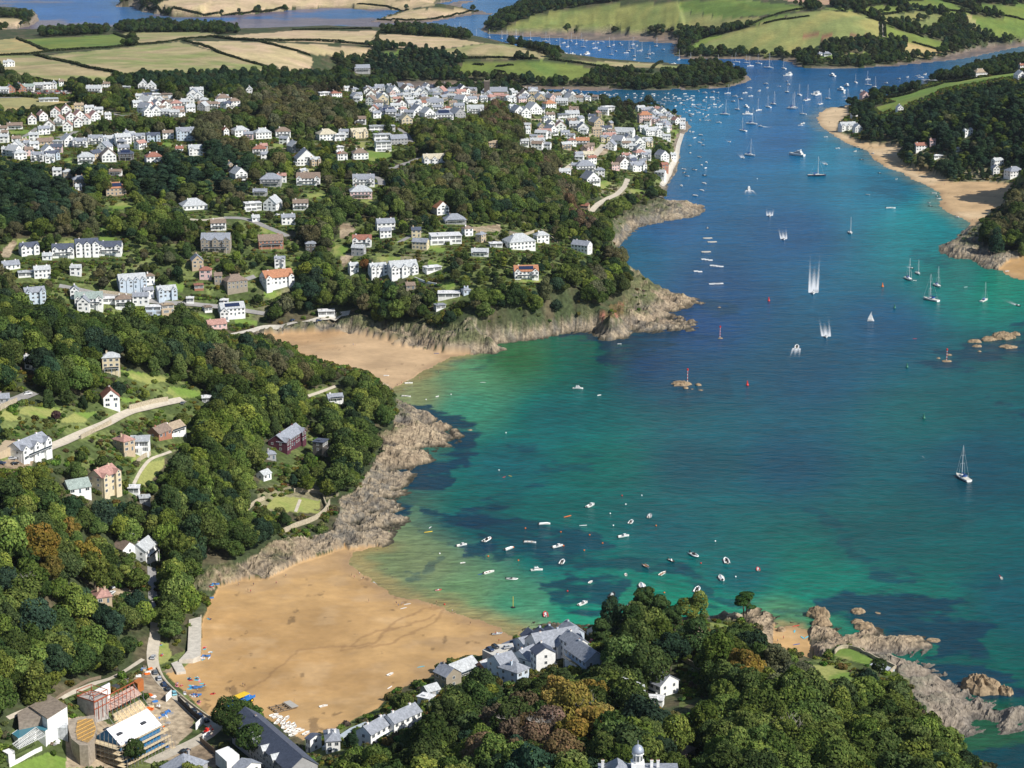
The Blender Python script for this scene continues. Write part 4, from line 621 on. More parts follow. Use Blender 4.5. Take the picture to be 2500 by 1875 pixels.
def region(px, py):
    if py < 250 and px < 330: return 'by the upper-left fields'
    if py < 330 and px < 300: return 'in the far-left estate'
    if py < 290 and px < 850: return 'in the wood-edge village'
    if py < 262 and px < 1700: return 'in the creek town'
    if px > 1800: return 'on the far shore'
    if py < 365 and px < 520: return 'on the left crest'
    if py < 410 and px < 520: return 'below the left crest'
    if px > 1500 and py < 470: return 'by the waterfront'
    if px > 1200 and py < 470: return 'above the waterfront'
    if py < 430: return 'on the central crest'
    if py < 560: return 'mid slope'
    if py < 640: return 'on the lower slope'
    if py < 800: return 'above the north beach'
    if py < 1260: return 'on the near headland'
    return 'in the near wood'
H = {1: """370,948,60,F,w,l;430,942,75,f,w,l;512,948,90,c,w,s;612,930,92,c,w,s;700,930,80,c,u,l;785,940,100,g,w,l,0,3;838,900,48,g,w,l;892,915,78,c,w,s;983,912,85,c,u,n;1077,893,70,g,w,b;1187,905,115,c2,u,s,0,3
1267,1000,118,c,w,l;95,985,78,f,w,l;240,1038,82,c,w,s;330,1032,88,c,u,n;547,1055,105,h,w,l,0,2;688,1042,90,f,w,b;805,1033,95,h,d,n;982,1052,102,h,w,r;120,1028,80,h,w,l;40,1000,60,g,w,l
1540,880,98,h,w,l;1447,875,28,f,w,r;1683,893,102,h,w,l;1815,885,95,h,w,b;2095,903,118,h,w,c;2175,905,50,F,w,w
1665,1000,84,h,w,r;1960,1065,130,f,w,s;2195,1030,60,h,w,r;1738,1200,132,h,g,s;1980,1190,150,c,w,b;735,1258,128,h,t,o;505,1200,82,h,s,s;432,1150,60,h,s,l;365,1138,56,g,w,l;1235,1350,160,h,w,l,0,1
1620,1355,105,F,w,w;1930,1352,98,g,w,b;1850,1445,88,g,w,s;1400,1482,98,g,w,b;1640,1425,50,g,w,l,0,1;1385,1620,185,c3,s,s,0,3;1735,1602,158,g,b,b;1995,1620,66,h,d,s;180,1640,118,c,w,n;400,1655,138,c,w,n;552,1650,146,c3,w,n,0,3;706,1642,146,c,w,n
420,740,62,f,w,p;350,755,58,f,w,p;265,780,56,f,w,p;447,785,60,f,w,p;500,775,60,f,w,p;375,810,62,f,w,p;600,780,60,f,w,p;547,800,54,f,w,p;495,818,54,f,w,p;430,845,58,f,w,p;310,842,66,f,w,b;200,800,54,f,w,p;570,727,62,g,w,l;632,738,56,g,w,l;505,712,60,g,c,t
90,830,98,g,w,b,0,1;18,862,60,g,w,b;25,918,58,g,w,l;285,932,105,g,t,b,0,1;100,910,60,g,w,b,0,1;215,965,60,g,w,l;155,945,50,h,w,t;30,890,40,g,w,b;215,905,60,g,w,l;690,775,40,g,w,l;170,960,40,g,w,s
20,608,70,g,w,l;55,606,60,f,b,l;118,600,68,f,b,l;180,590,76,g,w,e;240,580,70,g,g,l;300,574,50,g,w,l;342,570,34,f,w,s;305,655,120,F,w,l,0,1;60,428,56,h,w,l;35,430,30,g,w,l;390,555,30,g,w,b
620,567,50,f,w,l;680,570,50,g,w,b;600,602,95,g,w,l;915,577,60,f,w,l;965,588,62,f,w,l;800,575,70,F,w,l,0,1;975,640,92,F,w,w;1060,640,85,F,t,b;1010,600,80,F,w,l,0,1;1262,612,85,g,w,l;1238,642,80,f,w,s;1180,690,74,h,w,l;1130,700,70,h,w,p;1270,655,64,f,w,l;1430,665,88,h,w,b;1600,607,40,f,w,l;880,695,66,g,w,l;940,712,78,g,w,p;1000,708,64,f,w,s;1055,708,58,f,w,r;1100,690,60,g,w,b;1310,702,76,g,w,b;1370,702,60,g,w,b;1500,685,70,h,w,b;940,752,52,f,w,l;995,750,76,f,w,s;1062,752,66,g,w,l;1122,757,62,g,w,l;1220,725,60,g,w,l;1160,755,50,g,w,b;1450,640,50,g,w,l;2090,628,84,F,w,w;2155,632,70,h,w,r;2080,612,50,g,w,r
2198,905,40,g,w,l;1150,975,50,g,w,r,0,1;740,1130,80,g,w,b,0,1;1920,1065,60,F,w,w,0,1;2180,985,50,F,w,w;500,1225,40,g,w,l,0,1;1670,1260,90,g,g,s,0,1""",
2: """115,888,108,c,c,c;125,1025,98,h,w,b;20,1030,50,h,w,b;232,850,88,F,w,l;308,848,84,F,w,l;270,905,108,F,w,l;275,972,98,F,w,l,0,3;372,930,110,g,g,s,20;420,805,72,f,c,c;130,800,74,g,w,b;245,692,62,h,w,b;215,740,60,f,w,r;300,748,100,g,w,n;355,712,66,g,w,l;390,702,58,f,w,r;472,697,94,g,w,l;500,714,56,f,w,l;530,692,46,g,w,r;610,692,108,c,w,s;690,737,68,h,w,r;662,772,120,h,w,s;870,732,108,c,w,l;1140,745,70,f,w,s;1185,755,66,f,w,l;1240,732,88,f,w,l;1345,697,76,h,w,o;1425,677,78,g,w,l;1350,767,60,g,w,b;1437,768,74,F,w,s;1492,762,90,g,w,l,10;1722,716,80,F,w,w;1960,800,84,h,p,o,0,4;1830,882,126,c,w,l,-15;1730,905,88,c,w,p;1560,937,86,g,w,o;1488,937,54,h,w,r;1315,882,86,c,w,p;1270,945,95,c,w,l;1185,942,58,g,w,l;985,955,60,g,t,t;1205,860,30,g,w,l
1842,1032,60,c,w,p;2000,872,104,c,w,l;1950,850,60,g,w,l;2050,880,50,f,w,l;1575,1105,124,h,w,s;1618,1050,58,g,w,r;1610,1187,96,f,w,s,25;1672,1132,58,h,w,s;1910,1102,108,c,w,s;2072,1032,64,f,w,s;2085,1092,48,g,b,r;2060,1142,68,g,w,l,-20;1575,1362,56,g,t,r,-20;600,1062,138,c3,w,c;150,1197,140,c,w,s;130,1278,140,h,p,l;640,1382,86,f,w,o;735,1442,138,h,g,s,0,1;675,1567,196,F,w,w;1150,1605,180,h,w,l;290,1482,118,g,w,s;140,1590,122,c,w,r;1555,1622,120,g,w,s,-30;140,475,100,g,g,s;1440,1120,80,g,w,l,0,1;1590,1010,80,g,c,c,0,1;690,745,40,g,w,l;1285,905,40,g,p,p,0,1;1650,880,60,g,t,t,0,3;1975,1010,50,g,w,l;1930,985,50,f,w,l;2100,905,50,g,w,l;1880,970,40,g,w,l;2140,1030,36,g,w,l;1510,1080,50,g,w,s,0,1;1240,600,60,g,w,s;1000,1590,80,F,w,w,0,1;900,1650,110,g,w,l,0,1""",
3: """1080,838,105,c3,w,l;1145,852,48,f,w,l;1120,760,40,g,w,l;1192,640,50,f,p,p;1932,492,84,h,w,t;2192,512,56,f,w,l;1610,532,90,F,w,l,0,1;1548,970,78,g,w,r;1625,940,36,g,p,p;1850,876,60,g,w,l;2042,1070,72,g,w,l;2030,1122,42,f,w,s;2155,1140,104,h,w,s;1655,1022,66,F,w,w,0,1;1415,722,38,f,w,l;905,357,36,h,w,s,0,1;948,360,50,h,w,s,0,1;15,800,40,g,w,l;2200,445,40,g,w,r;15,830,36,g,w,l;1790,975,40,F,w,w,0,1""",
4: """60,102,112,g,w,s,0,1;160,152,96,F,w,l,0,1;265,158,104,g,w,l,20;215,325,132,c,u,s,0,3;565,348,176,c,w,e;690,322,86,F,w,w,0,1;475,292,54,f,w,s;787,362,102,h,w,b;840,243,176,c4,u,l;960,202,58,h,w,b;1065,297,124,c,u,l;985,400,98,F,u,w;1072,385,78,F,t,t;1485,420,158,g,w,l;1440,435,56,f,w,l;1330,377,50,F,w,b,0,1;1775,225,196,c,w,o;1320,167,76,h,p,r;1505,252,138,h,s,b;1275,237,58,F,b,r,0,1;1385,482,125,g,p,p,0,1;2095,402,104,F,w,w,0,1;190,745,70,g,w,l;708,768,112,h,c,l,0,3;700,992,104,f,w,r,18;20,962,50,g,g,s,0,1;1325,960,60,F,w,w,0,1;858,1545,34,F,w,w,0,1;925,1610,50,F,g,l,0,1;2150,958,100,g,w,s,20,1;1735,1325,36,h,g,s,0,1;1440,335,50,F,w,w,0,1;1220,320,44,F,w,w,0,1;1400,200,50,g,s,b;300,40,60,g,w,l,0,1""",
5: """240,145,110,c3,w,l,0,2;400,150,180,c3,w,l,0,2;85,130,60,g,w,l;590,120,106,F,w,w,0,1;1195,162,156,c,w,o;810,265,50,h,u,s,0,1;700,290,140,F,w,w,0,1;640,362,66,F,w,s,0,1;450,235,60,g,s,b,0,1"""}
sid = 0
for c, txt in H.items():
    for row in txt.replace('\n', ';').split(';'):
        r = row.split(','); x, y, w = map(float, r[:3]); px, py = P(c, x, y); L = land(px, py)
        sc = F/(L.y*ct-(L.z-HC)*st); wm_ = max(w/2.6333/sc, 5.2); rot = float(r[6]) if len(r) > 6 else None
        sid += 1; g = random.Random(sid); rot = (rot or g.uniform(0, 30))
        s0 = r[3][0]; d = {'f': wm_*1.2, 'F': wm_*.6, 'h': wm_*.72}.get(s0, wm_*.55); d = min(max(d, 5), 15); st2_ = int(r[7]) if len(r) > 7 else 2
        loc = L+Vector((0, d/2, 0)); loc.z = L.z+.1
        sol = (c, int(x)) in ((1, 735), (1, 805), (4, 1485), (5, 1195), (2, 300), (2, 662))
        house(c, loc, wm_, r[3], r[4], r[5], rot, st2_, d=d, place=region(px, py), chim=g.choice((1, 1, 2)), solar=sol, seed=sid, group='houses '+region(px, py))
# dense far streets of the town
def in2(px, py, poly): return bool(inpoly(np.array([px]), np.array([py]), poly)[0])
SC = [(PL(2, (1150, 780), (1500, 760), (1750, 820), (1900, 1000), (1960, 1120), (1800, 1130), (1500, 1050), (1250, 960)), 34, 9, 11), (PL(1, (0, 860), (500, 860), (1200, 960), (1200, 1040), (0, 1060)), 12, 9, 14), (PL(2, (200, 700), (800, 690), (800, 760), (400, 800), (200, 760)), 14, 9, 12), (PL(1, (1400, 880), (2200, 860), 2, (300, 1000), (200, 1300), 1, (1900, 1500), (1300, 1480), (1500, 1200)), 12, 8.5, 20), (PL(4, (0, 60), (1900, 60), (1700, 400), (500, 380), (0, 330)), 6, 8.5, 24), (PL(2, (50, 1400), (1600, 1560), (1600, 1650), (50, 1650)), 7, 8.5, 22), (PL(2, (0, 590), (400, 575), (900, 600), (1450, 620), (1680, 640), (1660, 665), (1350, 660), (900, 665), (420, 680), (150, 680), (0, 640)), 95, 9.5, 7), (PL(2, (1930, 720), (2060, 730), (2180, 790), (2150, 860), (2050, 850), (1960, 800)), 22, 8.5, 5), (PL(1, (860, 620), (1050, 660), (1500, 650), (1500, 700), (1100, 745), (900, 735)), 16, 9, 10), (PL(2, (1800, 900), (2000, 930), (1960, 1080), (1800, 1000)), 9, 9, 8), (PL(2, (1080, 700), (1700, 720), (1700, 800), (1200, 780)), 7, 9, 14)]
pts = []; FARH = []
for poly, n, w, sep in SC:
    xs = [p[0] for p in poly]; ys = [p[1] for p in poly]; k = 0
    for _ in range(4000):
        px, py = random.uniform(min(xs), max(xs)), random.uniform(min(ys), max(ys))
        if not in2(px, py, poly) or any(abs(px-a) < sep*2.0 and abs(py-b) < sep*.55 for a, b in pts): continue
        pts.append((px, py)); L = land(px, py); sid += 1
        if L.z < 1.5 or any(math.hypot(L.x-q[0], L.y-q[1]) < 11 for q in KEEP): continue
        s = random.choice('gggffchg'); FARH.append(house(2, L+Vector((0, 4, .1)), random.uniform(w*.8, w*1.4), s, random.choice('wwwwwwwcptg'), random.choice('llllsssssbbpn'), random.choice((-15, 5, 15, 25, 30, 60)), 2, place=region(px, py), seed=sid, win=True)); k += 1
        if k >= n: break

def merge(roots, name, label, cat, kind='stuff'):
    b = MB(); mats = []
    for e in roots:
        THINGS[:] = [t for t in THINGS if t[0] is not e]; st0 = [(c, Matrix.LocRotScale(e.location, e.rotation_euler, e.scale)) for c in e.children]
        while st0:
            c, M = st0.pop(); M = M @ Matrix.LocRotScale(c.location, c.rotation_euler, c.scale); st0 += [(q, M) for q in c.children]
            if c.data:
                ids = []
                for m in c.data.materials:
                    if m not in mats: mats.append(m)
                    ids.append(mats.index(m))
                o = len(b.v); b.v += [tuple(M @ v.co) for v in c.data.vertices]
                for p in c.data.polygons: b.f.append(tuple(i+o for i in p.vertices)); b.m.append(ids[p.material_index])
            bpy.data.objects.remove(c)
        bpy.data.objects.remove(e)
    o = link(name, b.mesh(name, mats)); o['kind'] = kind; o['label'] = label; o['category'] = cat; return o
bpy.context.view_layer.update()
merge(FARH, 'town_houses', 'tightly packed small white houses with mixed roofs filling the creek town', 'houses')
# ------------------------------------------------ roads, walls, hedges: ribbons draped on the ground
ROADMASK = []
ASPH = mat('asphalt', (.27, .26, .25), .9, .1, .18, .3, co='Object'); LANE = mat('pale_lane', (.46, .41, .33), .9, .1, .15, .4); CONC = mat('concrete', (.52, .48, .41), .85, .1, .18, .5); STW = mat('stone_walling', (.42, .36, .26), .9, .1, .35, 1.2); HEDGE = LEAF_O
def wpts(c, pts, step=4.0):
    raw = []
    for p in PL(c, *pts): raw.append(land(*p))
    out = [raw[0]]
    for a, b in zip(raw, raw[1:]):
        n = max(1, int((b-a).length/step)); out += [a+(b-a)*(i+1)/n for i in range(n)]
    for _ in range(2): out = [out[0]]+[(out[i-1]+out[i]*2+out[i+1])/4 for i in range(1, len(out)-1)]+[out[-1]]
    return out
def mark(pts, w):
    m = np.zeros(Xg.shape, bool); X = [p.x for p in pts]; Y = [p.y for p in pts]
    bb = (Xg > min(X)-w) & (Xg < max(X)+w) & (Yg > min(Y)-w) & (Yg < max(Y)+w)
    if bb.any(): m[bb] = segdist(Xg[bb], Yg[bb], [(p.x, p.y) for p in pts], False) < w
    return m
def ribbon(name, c, pts, w, m, label=None, lift=.12, keepm=True):
    p = wpts(c, pts); V = []; Q = []; K = 4
    for i, q in enumerate(p):
        a, b = p[max(i-1, 0)], p[min(i+1, len(p)-1)]; d = Vector((b.x-a.x, b.y-a.y)).normalized(); n = Vector((-d.y, d.x))
        zc = HT(q.x, q.y)
        for k in range(K+1): u = (k/K-.5)*w; x, y = q.x+n.x*u, q.y+n.y*u; V.append((x, y, max(max(HT(x, y), zc-.6), .15)+lift))
    for i in range(len(p)-1):
        for k in range(K): Q.append((i*(K+1)+k, i*(K+1)+k+1, (i+1)*(K+1)+k+1, (i+1)*(K+1)+k))
    o = link(name, mkmesh(name, V, Q), mat=m); o['kind'] = 'structure'
    if keepm: ROADMASK.append(mark(p, w*.5+1.5))
    return p
RW = lambda c, *pts, w=5, m=ASPH, n='road': ribbon(n, c, pts, w, m)
ribbon('road', 7, ((985, 640), (1003, 740), (995, 830)), 4.5, LANE, keepm=False)
south = RW(7, (995, 830), (985, 880), (975, 930), (985, 1000), (1010, 1070), (1090, 1160), (1200, 1260), (1300, 1350), (1395, 1400), w=5, m=LANE)
RW(7, (1400, 1385), (1340, 1450), (1200, 1520), (1050, 1580), (960, 1630), w=6, m=LANE); ribbon('road', 7, ((975, 370), (980, 480), (985, 640)), 4, ASPH, keepm=False); ROADMASK.append(mark(wpts(7, ((975, 370), (980, 480), (985, 640))), 1.5))
RW(4, (230, 1285), (380, 1225), (520, 1160), (700, 1085), (840, 1012), (1000, 975), (1180, 938), w=5, m=LANE); RW(4, (80, 935), (0, 990), w=4, m=LANE); RW(4, (220, 890), (80, 945), w=6)
RW(4, (380, 205), (640, 262), (850, 285), (1060, 318), (1300, 332), (1500, 352), (1700, 385), w=5); RW(4, (1500, 520), (1700, 470), (1880, 440), (2150, 402), 5, (60, 385), w=7, m=CONC); RW(4, (1480, 195), (1560, 175), (1640, 145), w=4)
RW(1, (1440, 1400), (1560, 1400), (1650, 1430), (1750, 1475), (1850, 1520), w=6); RW(1, (1220, 1410), (1300, 1420), (1440, 1400), w=4, m=LANE); RW(2, (330, 1085), (400, 1060), (460, 1040), (540, 1010), w=6); RW(2, (370, 825), (430, 870), (460, 920), w=6); RW(2, (180, 1120), (260, 1150), (270, 1190), w=6)
RW(2, (1590, 1365), (1680, 1300), (1780, 1250), (1830, 1200), (1850, 1150), w=5, m=LANE); RW(2, (2070, 1195), (2120, 1110), (2160, 1030), (2175, 940), (2200, 860), w=5, m=CONC, n='pavement'); RW(2, (1640, 1000), (1700, 930), w=7, m=LANE); RW(2, (1430, 1110), (1500, 1060), w=7, m=LANE)
RW(1, (150, 880), (190, 860), (240, 822), w=5); RW(1, (370, 885), (440, 870), (490, 845), w=6); RW(1, (440, 655), (560, 690), (640, 710), (780, 745), (850, 740), w=5); RW(1, (0, 628), (200, 622), w=5); RW(3, (1290, 150), (1295, 185), (1305, 235), w=7, m=LANE, n='track'); RW(8, (1200, 1020), (1330, 1010), (1400, 985), w=5, m=LANE); RW(2, (380, 1560), (430, 1530), (520, 1490), w=4)
RW(4, (2160, 850), (2050, 890), (1980, 915), w=2, m=LANE, n='path'); RW(4, (1900, 1659), (1930, 1580), w=1.6, m=LANE, n='path'); RW(4, (860, 1480), (900, 1400), (960, 1320), (1100, 1270), w=1.5, m=LANE, n='path'); RW(7, (50, 1340), (350, 1235), (540, 1150), (750, 1060), (920, 960), w=2, m=LANE, n='path')
def wallrun(c, pts, h, label, t=.5, m=None, name='stone_wall', cat='wall', parent=None, zt=None):
    p = wpts(c, pts, 3.0); b = MB(); n = len(p); rings = []
    for i, q in enumerate(p):
        a, d_ = p[max(i-1, 0)], p[min(i+1, n-1)]; d = Vector((d_.x-a.x, d_.y-a.y)).normalized(); k = Vector((-d.y, d.x))*t/2; z = HT(q.x, q.y)
        hh = (zt-z if zt else h)*(1+.02*math.sin(i*2.1)); rings.append([(q.x+k.x, q.y+k.y, z-.8), (q.x-k.x, q.y-k.y, z-.8), (q.x-k.x, q.y-k.y, z+hh), (q.x+k.x, q.y+k.y, z+hh)])
    b.rings(rings); me = b.mesh(name, m or STW); o = link(name, me)
    c0 = p[0]; me.transform(Matrix.Translation(-c0)); o.location = c0
    tag(o, label, '', cat); ROADMASK.append(mark(p, 1.2)); return o
WHW = WM['w']; TIM = mat('weathered_timber', (.22, .17, .12), .9, .1, .3, 2.); DARKF = mat('dark_fence', (.05, .05, .05), .8, .1, .2)
for c, pts, h, lab in ((4, ((520, 1190), (640, 1130), (715, 1090)), 2.2, 'stone retaining wall below the headland lane, left stretch'), (4, ((830, 1000), (960, 965), (1080, 945)), 2.5, 'long pale stone wall above the headland lane'), (4, ((0, 1010), (70, 965), (110, 950)), 2.2, 'pale stone wall by the lane at far left'), (4, ((880, 1350), (920, 1310), (968, 1295)), 2.2, 'stone garden wall below the pink-roofed villa'), (4, ((800, 1305), (860, 1275)), 2.2, 'short stone wall beside the pink-roofed villa'), (4, ((640, 248), (760, 262), (900, 280)), 2.2, 'grey wall along the upper lane'),
 (4, ((1585, 1659), (1640, 1600), (1700, 1580)), 2, 'stone wall at the walled garden left edge'), (4, ((1890, 1530), (2000, 1530), (2075, 1545)), 2, 'top wall of the terraced garden'), (4, ((2075, 1545), (2085, 1600), (2110, 1650)), 2, 'curved end wall of the terraced garden'), (7, ((1820, 150), (1900, 110), (2000, 80), (2070, 40), (2110, -10), (2120, -40)), 2.6, 'curving stone sea wall above the reef'), (9, ((995, 925), (1030, 888), (1100, 884), (1250, 965), (1388, 1022)), 1.6, 'stone wall edging the clifftop lawn and pool'), (9, ((1388, 1022), (1340, 1060)), 1.6, 'short return wall at the pool end'), (9, ((300, 700), (400, 692)), 1.5, 'low wall by the lone pine terrace'),
 (10, ((480, 730), (600, 665), (720, 600)), 2.2, 'red brick garden wall beside the hotel'), (7, ((1210, 985), (1290, 950), (1293, 690)), 1.2, 'stone face of the beach promenade'), (7, ((1010, 1020), (1060, 1110), (1200, 1230), (1290, 1300), (1390, 1365)), .9, 'low road wall behind the near beach'), (2, ((1090, 1500), (1180, 1520), (1262, 1490)), 2, 'curved terrace wall below the curved white house'), (5, ((480, 160), (560, 190), (620, 200)), 1.5, 'white garden wall beside the gabled terrace'), (2, ((820, 1470), (920, 1480), (1000, 1490)), 1.6, 'tan terrace wall beside the curved house'), (2, ((1290, 1480), (1350, 1520), (1400, 1560)), 1.2, 'garden wall right of the curved house'), (2, ((1555, 850), (1600, 880), (1640, 870)), 3, 'tall stone retaining wall on the harbour slope'), (2, ((1230, 780), (1330, 775)), 2.5, 'stone retaining wall below the white town houses'), (13, ((1120, 80), (1300, 170), (1440, 260)), 2, 'tan garden wall behind the white gabled house')):
    wallrun(c, pts, h, lab, m=WM['w'] if 'white' in lab[:6] else WM['b'] if 'red brick' in lab else None)
wallrun(12, ((150, 670), (240, 760), (330, 850), (425, 920)), 2.6, 'black boarded fence along the building site road', .15, DARKF, 'site_fence', 'fence'); wallrun(12, ((392, 1110), (480, 1180), (560, 1250)), 2.2, 'grey timber fence beside the shaded yard', .15, TIM, 'timber_fence', 'fence')
wallrun(12, ((345, 985), (435, 905)), 3, 'white hoarding panel at the end of the black fence', .2, WHW, 'hoarding', 'hoarding'); wallrun(12, ((25, 680), (82, 622)), 3, 'white hoarding panel beside the pale blue car', .2, WHW, 'hoarding', 'hoarding'); wallrun(12, ((420, 1085), (500, 1040)), 2, 'short white wall by the red digger', .2, WHW, 'hoarding', 'hoarding')
wallrun(11, ((120, 1440), (280, 1360), (430, 1260), (540, 1220)), 1.6, 'white wall edging the bright green lawn', .3, WHW, 'white_wall', 'wall')
wallrun(11, ((390, 800), (640, 640), (960, 440), (1300, 300)), 1.4, 'wire fence running behind the building site', .1, TIM, 'wire_fence', 'fence')
# hedgerows between the far fields: thick bushy banks
def hedge(c, pts, w=3.2, h=3.0, label='hedgerow'):
    p = wpts(c, pts, 7.0); g = np.random.default_rng(int(p[0].x*3+p[0].y)); V = []; LV = []
    P0 = np.array([(q.x, q.y) for q in p]); seg = np.linalg.norm(np.diff(P0, axis=0), axis=1); tot = seg.sum(); n = int(min(tot*13, 5200)); cum = np.r_[0, np.cumsum(seg)]
    s = g.uniform(0, tot, n); x = np.interp(s, cum, P0[:, 0]); y = np.interp(s, cum, P0[:, 1]); a = g.uniform(0, math.pi, n); hv = .62+.75*fbm(x, y, 16, 2)
    x = x+np.cos(a)*w/2*hv*g.uniform(.7, 1, n)+(fbm(x, y, 30, 2)-.5)*3; y = y+g.uniform(-1, 1, n)*w/2*.7; z = HTv(x, y)-.2+np.sin(a)*h*hv
    C = np.stack([x, y, z], 1); nr = g.normal(size=(n, 3)); nr[:, 2] = abs(nr[:, 2])+.5; nr /= np.linalg.norm(nr, axis=1)[:, None]; A_ = np.cross(nr, g.normal(size=(n, 3))); A_ /= np.linalg.norm(A_, axis=1)[:, None]; B_ = np.cross(nr, A_); k = g.uniform(.55, 1.1, (n, 1)); A_ *= k; B_ *= k
    V = np.stack([C-A_-B_, C+A_-B_, C+A_+B_, C-A_+B_], 1).reshape(-1, 3)-np.array([p[0].x, p[0].y, p[0].z])
    me = mkmesh('hedgerow', V, np.arange(len(V)).reshape(-1, 4), False); at = me.attributes.new('lv', 'FLOAT', 'POINT'); at.data.foreach_set('value', np.repeat(g.uniform(.6, 1.35, n), 4).astype(np.float32)); me.materials.append(LEAF_O)
    o = link('hedgerow', me, loc=p[0]); o.color = (.05, .064, .028, 1); tag(o, label, '', 'hedgerow', 'hedgerows between the fields')
for c, pts, lab in ((1, ((0, 358), (230, 345), (330, 330), (760, 302), (880, 290), (1160, 258), (1380, 238)), 'long dark hedgerow crossing the left fields'), (1, ((110, 248), (200, 285), (310, 330)), 'short hedgerow left of the green field'), (1, ((735, 215), (820, 250), (890, 285)), 'hedgerow right of the green field'), (1, ((225, 355), (400, 395), (560, 438), (760, 470)), 'curving hedgerow below the striped field'), (1, ((1180, 262), (1420, 345), (1640, 410), (1770, 450), (1800, 490)), 'long diagonal hedgerow between the pale fields'), (1, ((1380, 240), (1660, 268), (1920, 262), (2212, 275)), 'thick hedgerow under the top tan field'), (1, ((1670, 270), (1800, 305), (1990, 358)), 'hedgerow bordering the small straw field'),
 (1, ((80, 512), (220, 508), (320, 530), (480, 550)), 'hedgerow above the small green field'), (1, ((0, 622), (120, 622), (210, 628)), 'hedgerow by the far-left road'), (1, ((110, 735), (250, 710), (480, 672)), 'hedgerow under the pale left field'), (1, ((1880, 195), (2212, 188), 2, (200, 188)), 'hedgerow along the estuary edge of the tan field'), (2, ((250, 205), (235, 260), (180, 290), (0, 275)), 'hedgerow right of the tan field'), (2, ((800, 380), (1000, 372), (1270, 378)), 'dark hedgerow across the green hill'), (2, ((1350, 385), (1560, 410), (1750, 440), (1990, 468)), 'hedgerow on the green point'), (2, ((1990, 460), (2030, 420), (2085, 395)), 'short hedgerow near the wooded point'), (2, ((860, 415), (920, 420)), 'gorse clump at left on the green hill'), (2, ((1010, 430), (1110, 420)), 'gorse clump in the middle of the green hill'), (2, ((990, 458), (1060, 465)), 'small gorse clump low on the green hill'),
 (3, ((0, 205), (200, 225), (450, 165), (540, 120), (690, 75), (830, 55)), 'hedgerow climbing the far green hill'), (3, ((540, 155), (640, 130), (830, 105)), 'broken hedgerow over the far hill shoulder'), (3, ((1100, 50), (1200, 100), (1290, 140), (1500, 215), (1560, 240)), 'hedgerow right of the domed far field'), (3, ((1290, 145), (1292, 235)), 'left hedge of the narrow far track'), (3, ((1315, 150), (1318, 235)), 'right hedge of the narrow far track'), (3, ((1130, 78), (1300, 98), (1480, 60), (1400, 10)), 'hedgerow along the skyline fields'), (3, ((1540, 60), (1750, 70), (1870, 85)), 'short skyline hedgerow at right'), (3, ((1700, 10), (1880, 60), (2212, 130)), 'hedgerow at the top right corner'), (3, ((1500, 275), (1690, 330)), 'hedgerow beside the dark copse'), (3, ((1300, 640), (1500, 600), (1700, 530), (2150, 470)), 'hedgerow above the bright strip field'), (2, ((110, 28), (300, 40), (440, 62)), 'hedgerow between straw fields across the estuary'), (1, ((900, 60), (1080, 98), (1300, 102), (1560, 92), (1850, 62)), 'dark hedgerow along the far straw field shore'), (2, ((245, 128), (440, 135), (650, 115), (885, 72)), 'hedgerow edging the estuary spit'), (3, ((890, 345), (900, 375), (860, 400)), 'hedge beside the pale far cottages')):
    hedge(c, pts, 4.2 if 'thick' in lab or 'shore' in lab else 3.4, 3.6 if 'thick' in lab or 'shore' in lab else 2.6, lab)
# ------------------------------------------------ buildings set out from their ridge lines
def ridge(c, A, B, d, style, wall, roof, st=2, into=None, name=None, desc=None, cat='house', chim=1, **kw):
    a, b = P(c, *A), P(c, *B); base = 5
    for _ in range(6):
        z = base+st*2.75+d*.36
        p, q = Vector(unproj(*a, z)), Vector(unproj(*b, z)); base = HT((p.x+q.x)/2, (p.y+q.y)/2)
    m = (p+q)/2; L = (q-p).length; m.z = base
    return house(c, m, L, style, wall, roof, math.degrees(math.atan2(q.y-p.y, q.x-p.x)), st, d=d, name=name, desc=desc, cat=cat, chim=chim, into=into, base=base+.05, **kw)
def slab4(name, c, pts, zt, m, parent=None, label=None, cat=None, zb_=None, bev=None):
    """a solid whose top outline was read off the photo at height zt above its own ground"""
    base = 5
    for _ in range(5):
        V = [Vector(unproj(*P(c, *p), base+zt)) for p in pts]; g = sum((Vector((v.x, v.y, 0)) for v in V), Vector())/len(V); base = HT(g.x, g.y)
    A = sum((V[i].x*V[(i+1) % len(V)].y-V[(i+1) % len(V)].x*V[i].y) for i in range(len(V)))
    if A < 0: V = V[::-1]
    lo = min(HT(v.x, v.y) for v in V)-.6 if zb_ is None else base+zb_
    o0 = parent.location if parent else Vector((g.x, g.y, base)); b = MB(); n = len(V)
    b.add([(v.x-o0.x, v.y-o0.y, z) for z in (lo-o0.z, base+zt-o0.z) for v in V], [tuple(range(n-1, -1, -1)), tuple(range(n, 2*n))]+[(i, (i+1) % n, (i+1) % n+n, i+n) for i in range(n)])
    me = b.mesh(name, m); o = put(name, me, parent) if parent else link(name, me, loc=o0)
    xs = [v.x for v in V]; ys = [v.y for v in V]; KEEP.append((g.x, g.y, (max(xs)-min(xs))*.8, (max(ys)-min(ys))*.8, 0))
    if label: tag(o, label, '', cat)
    return o, V, base
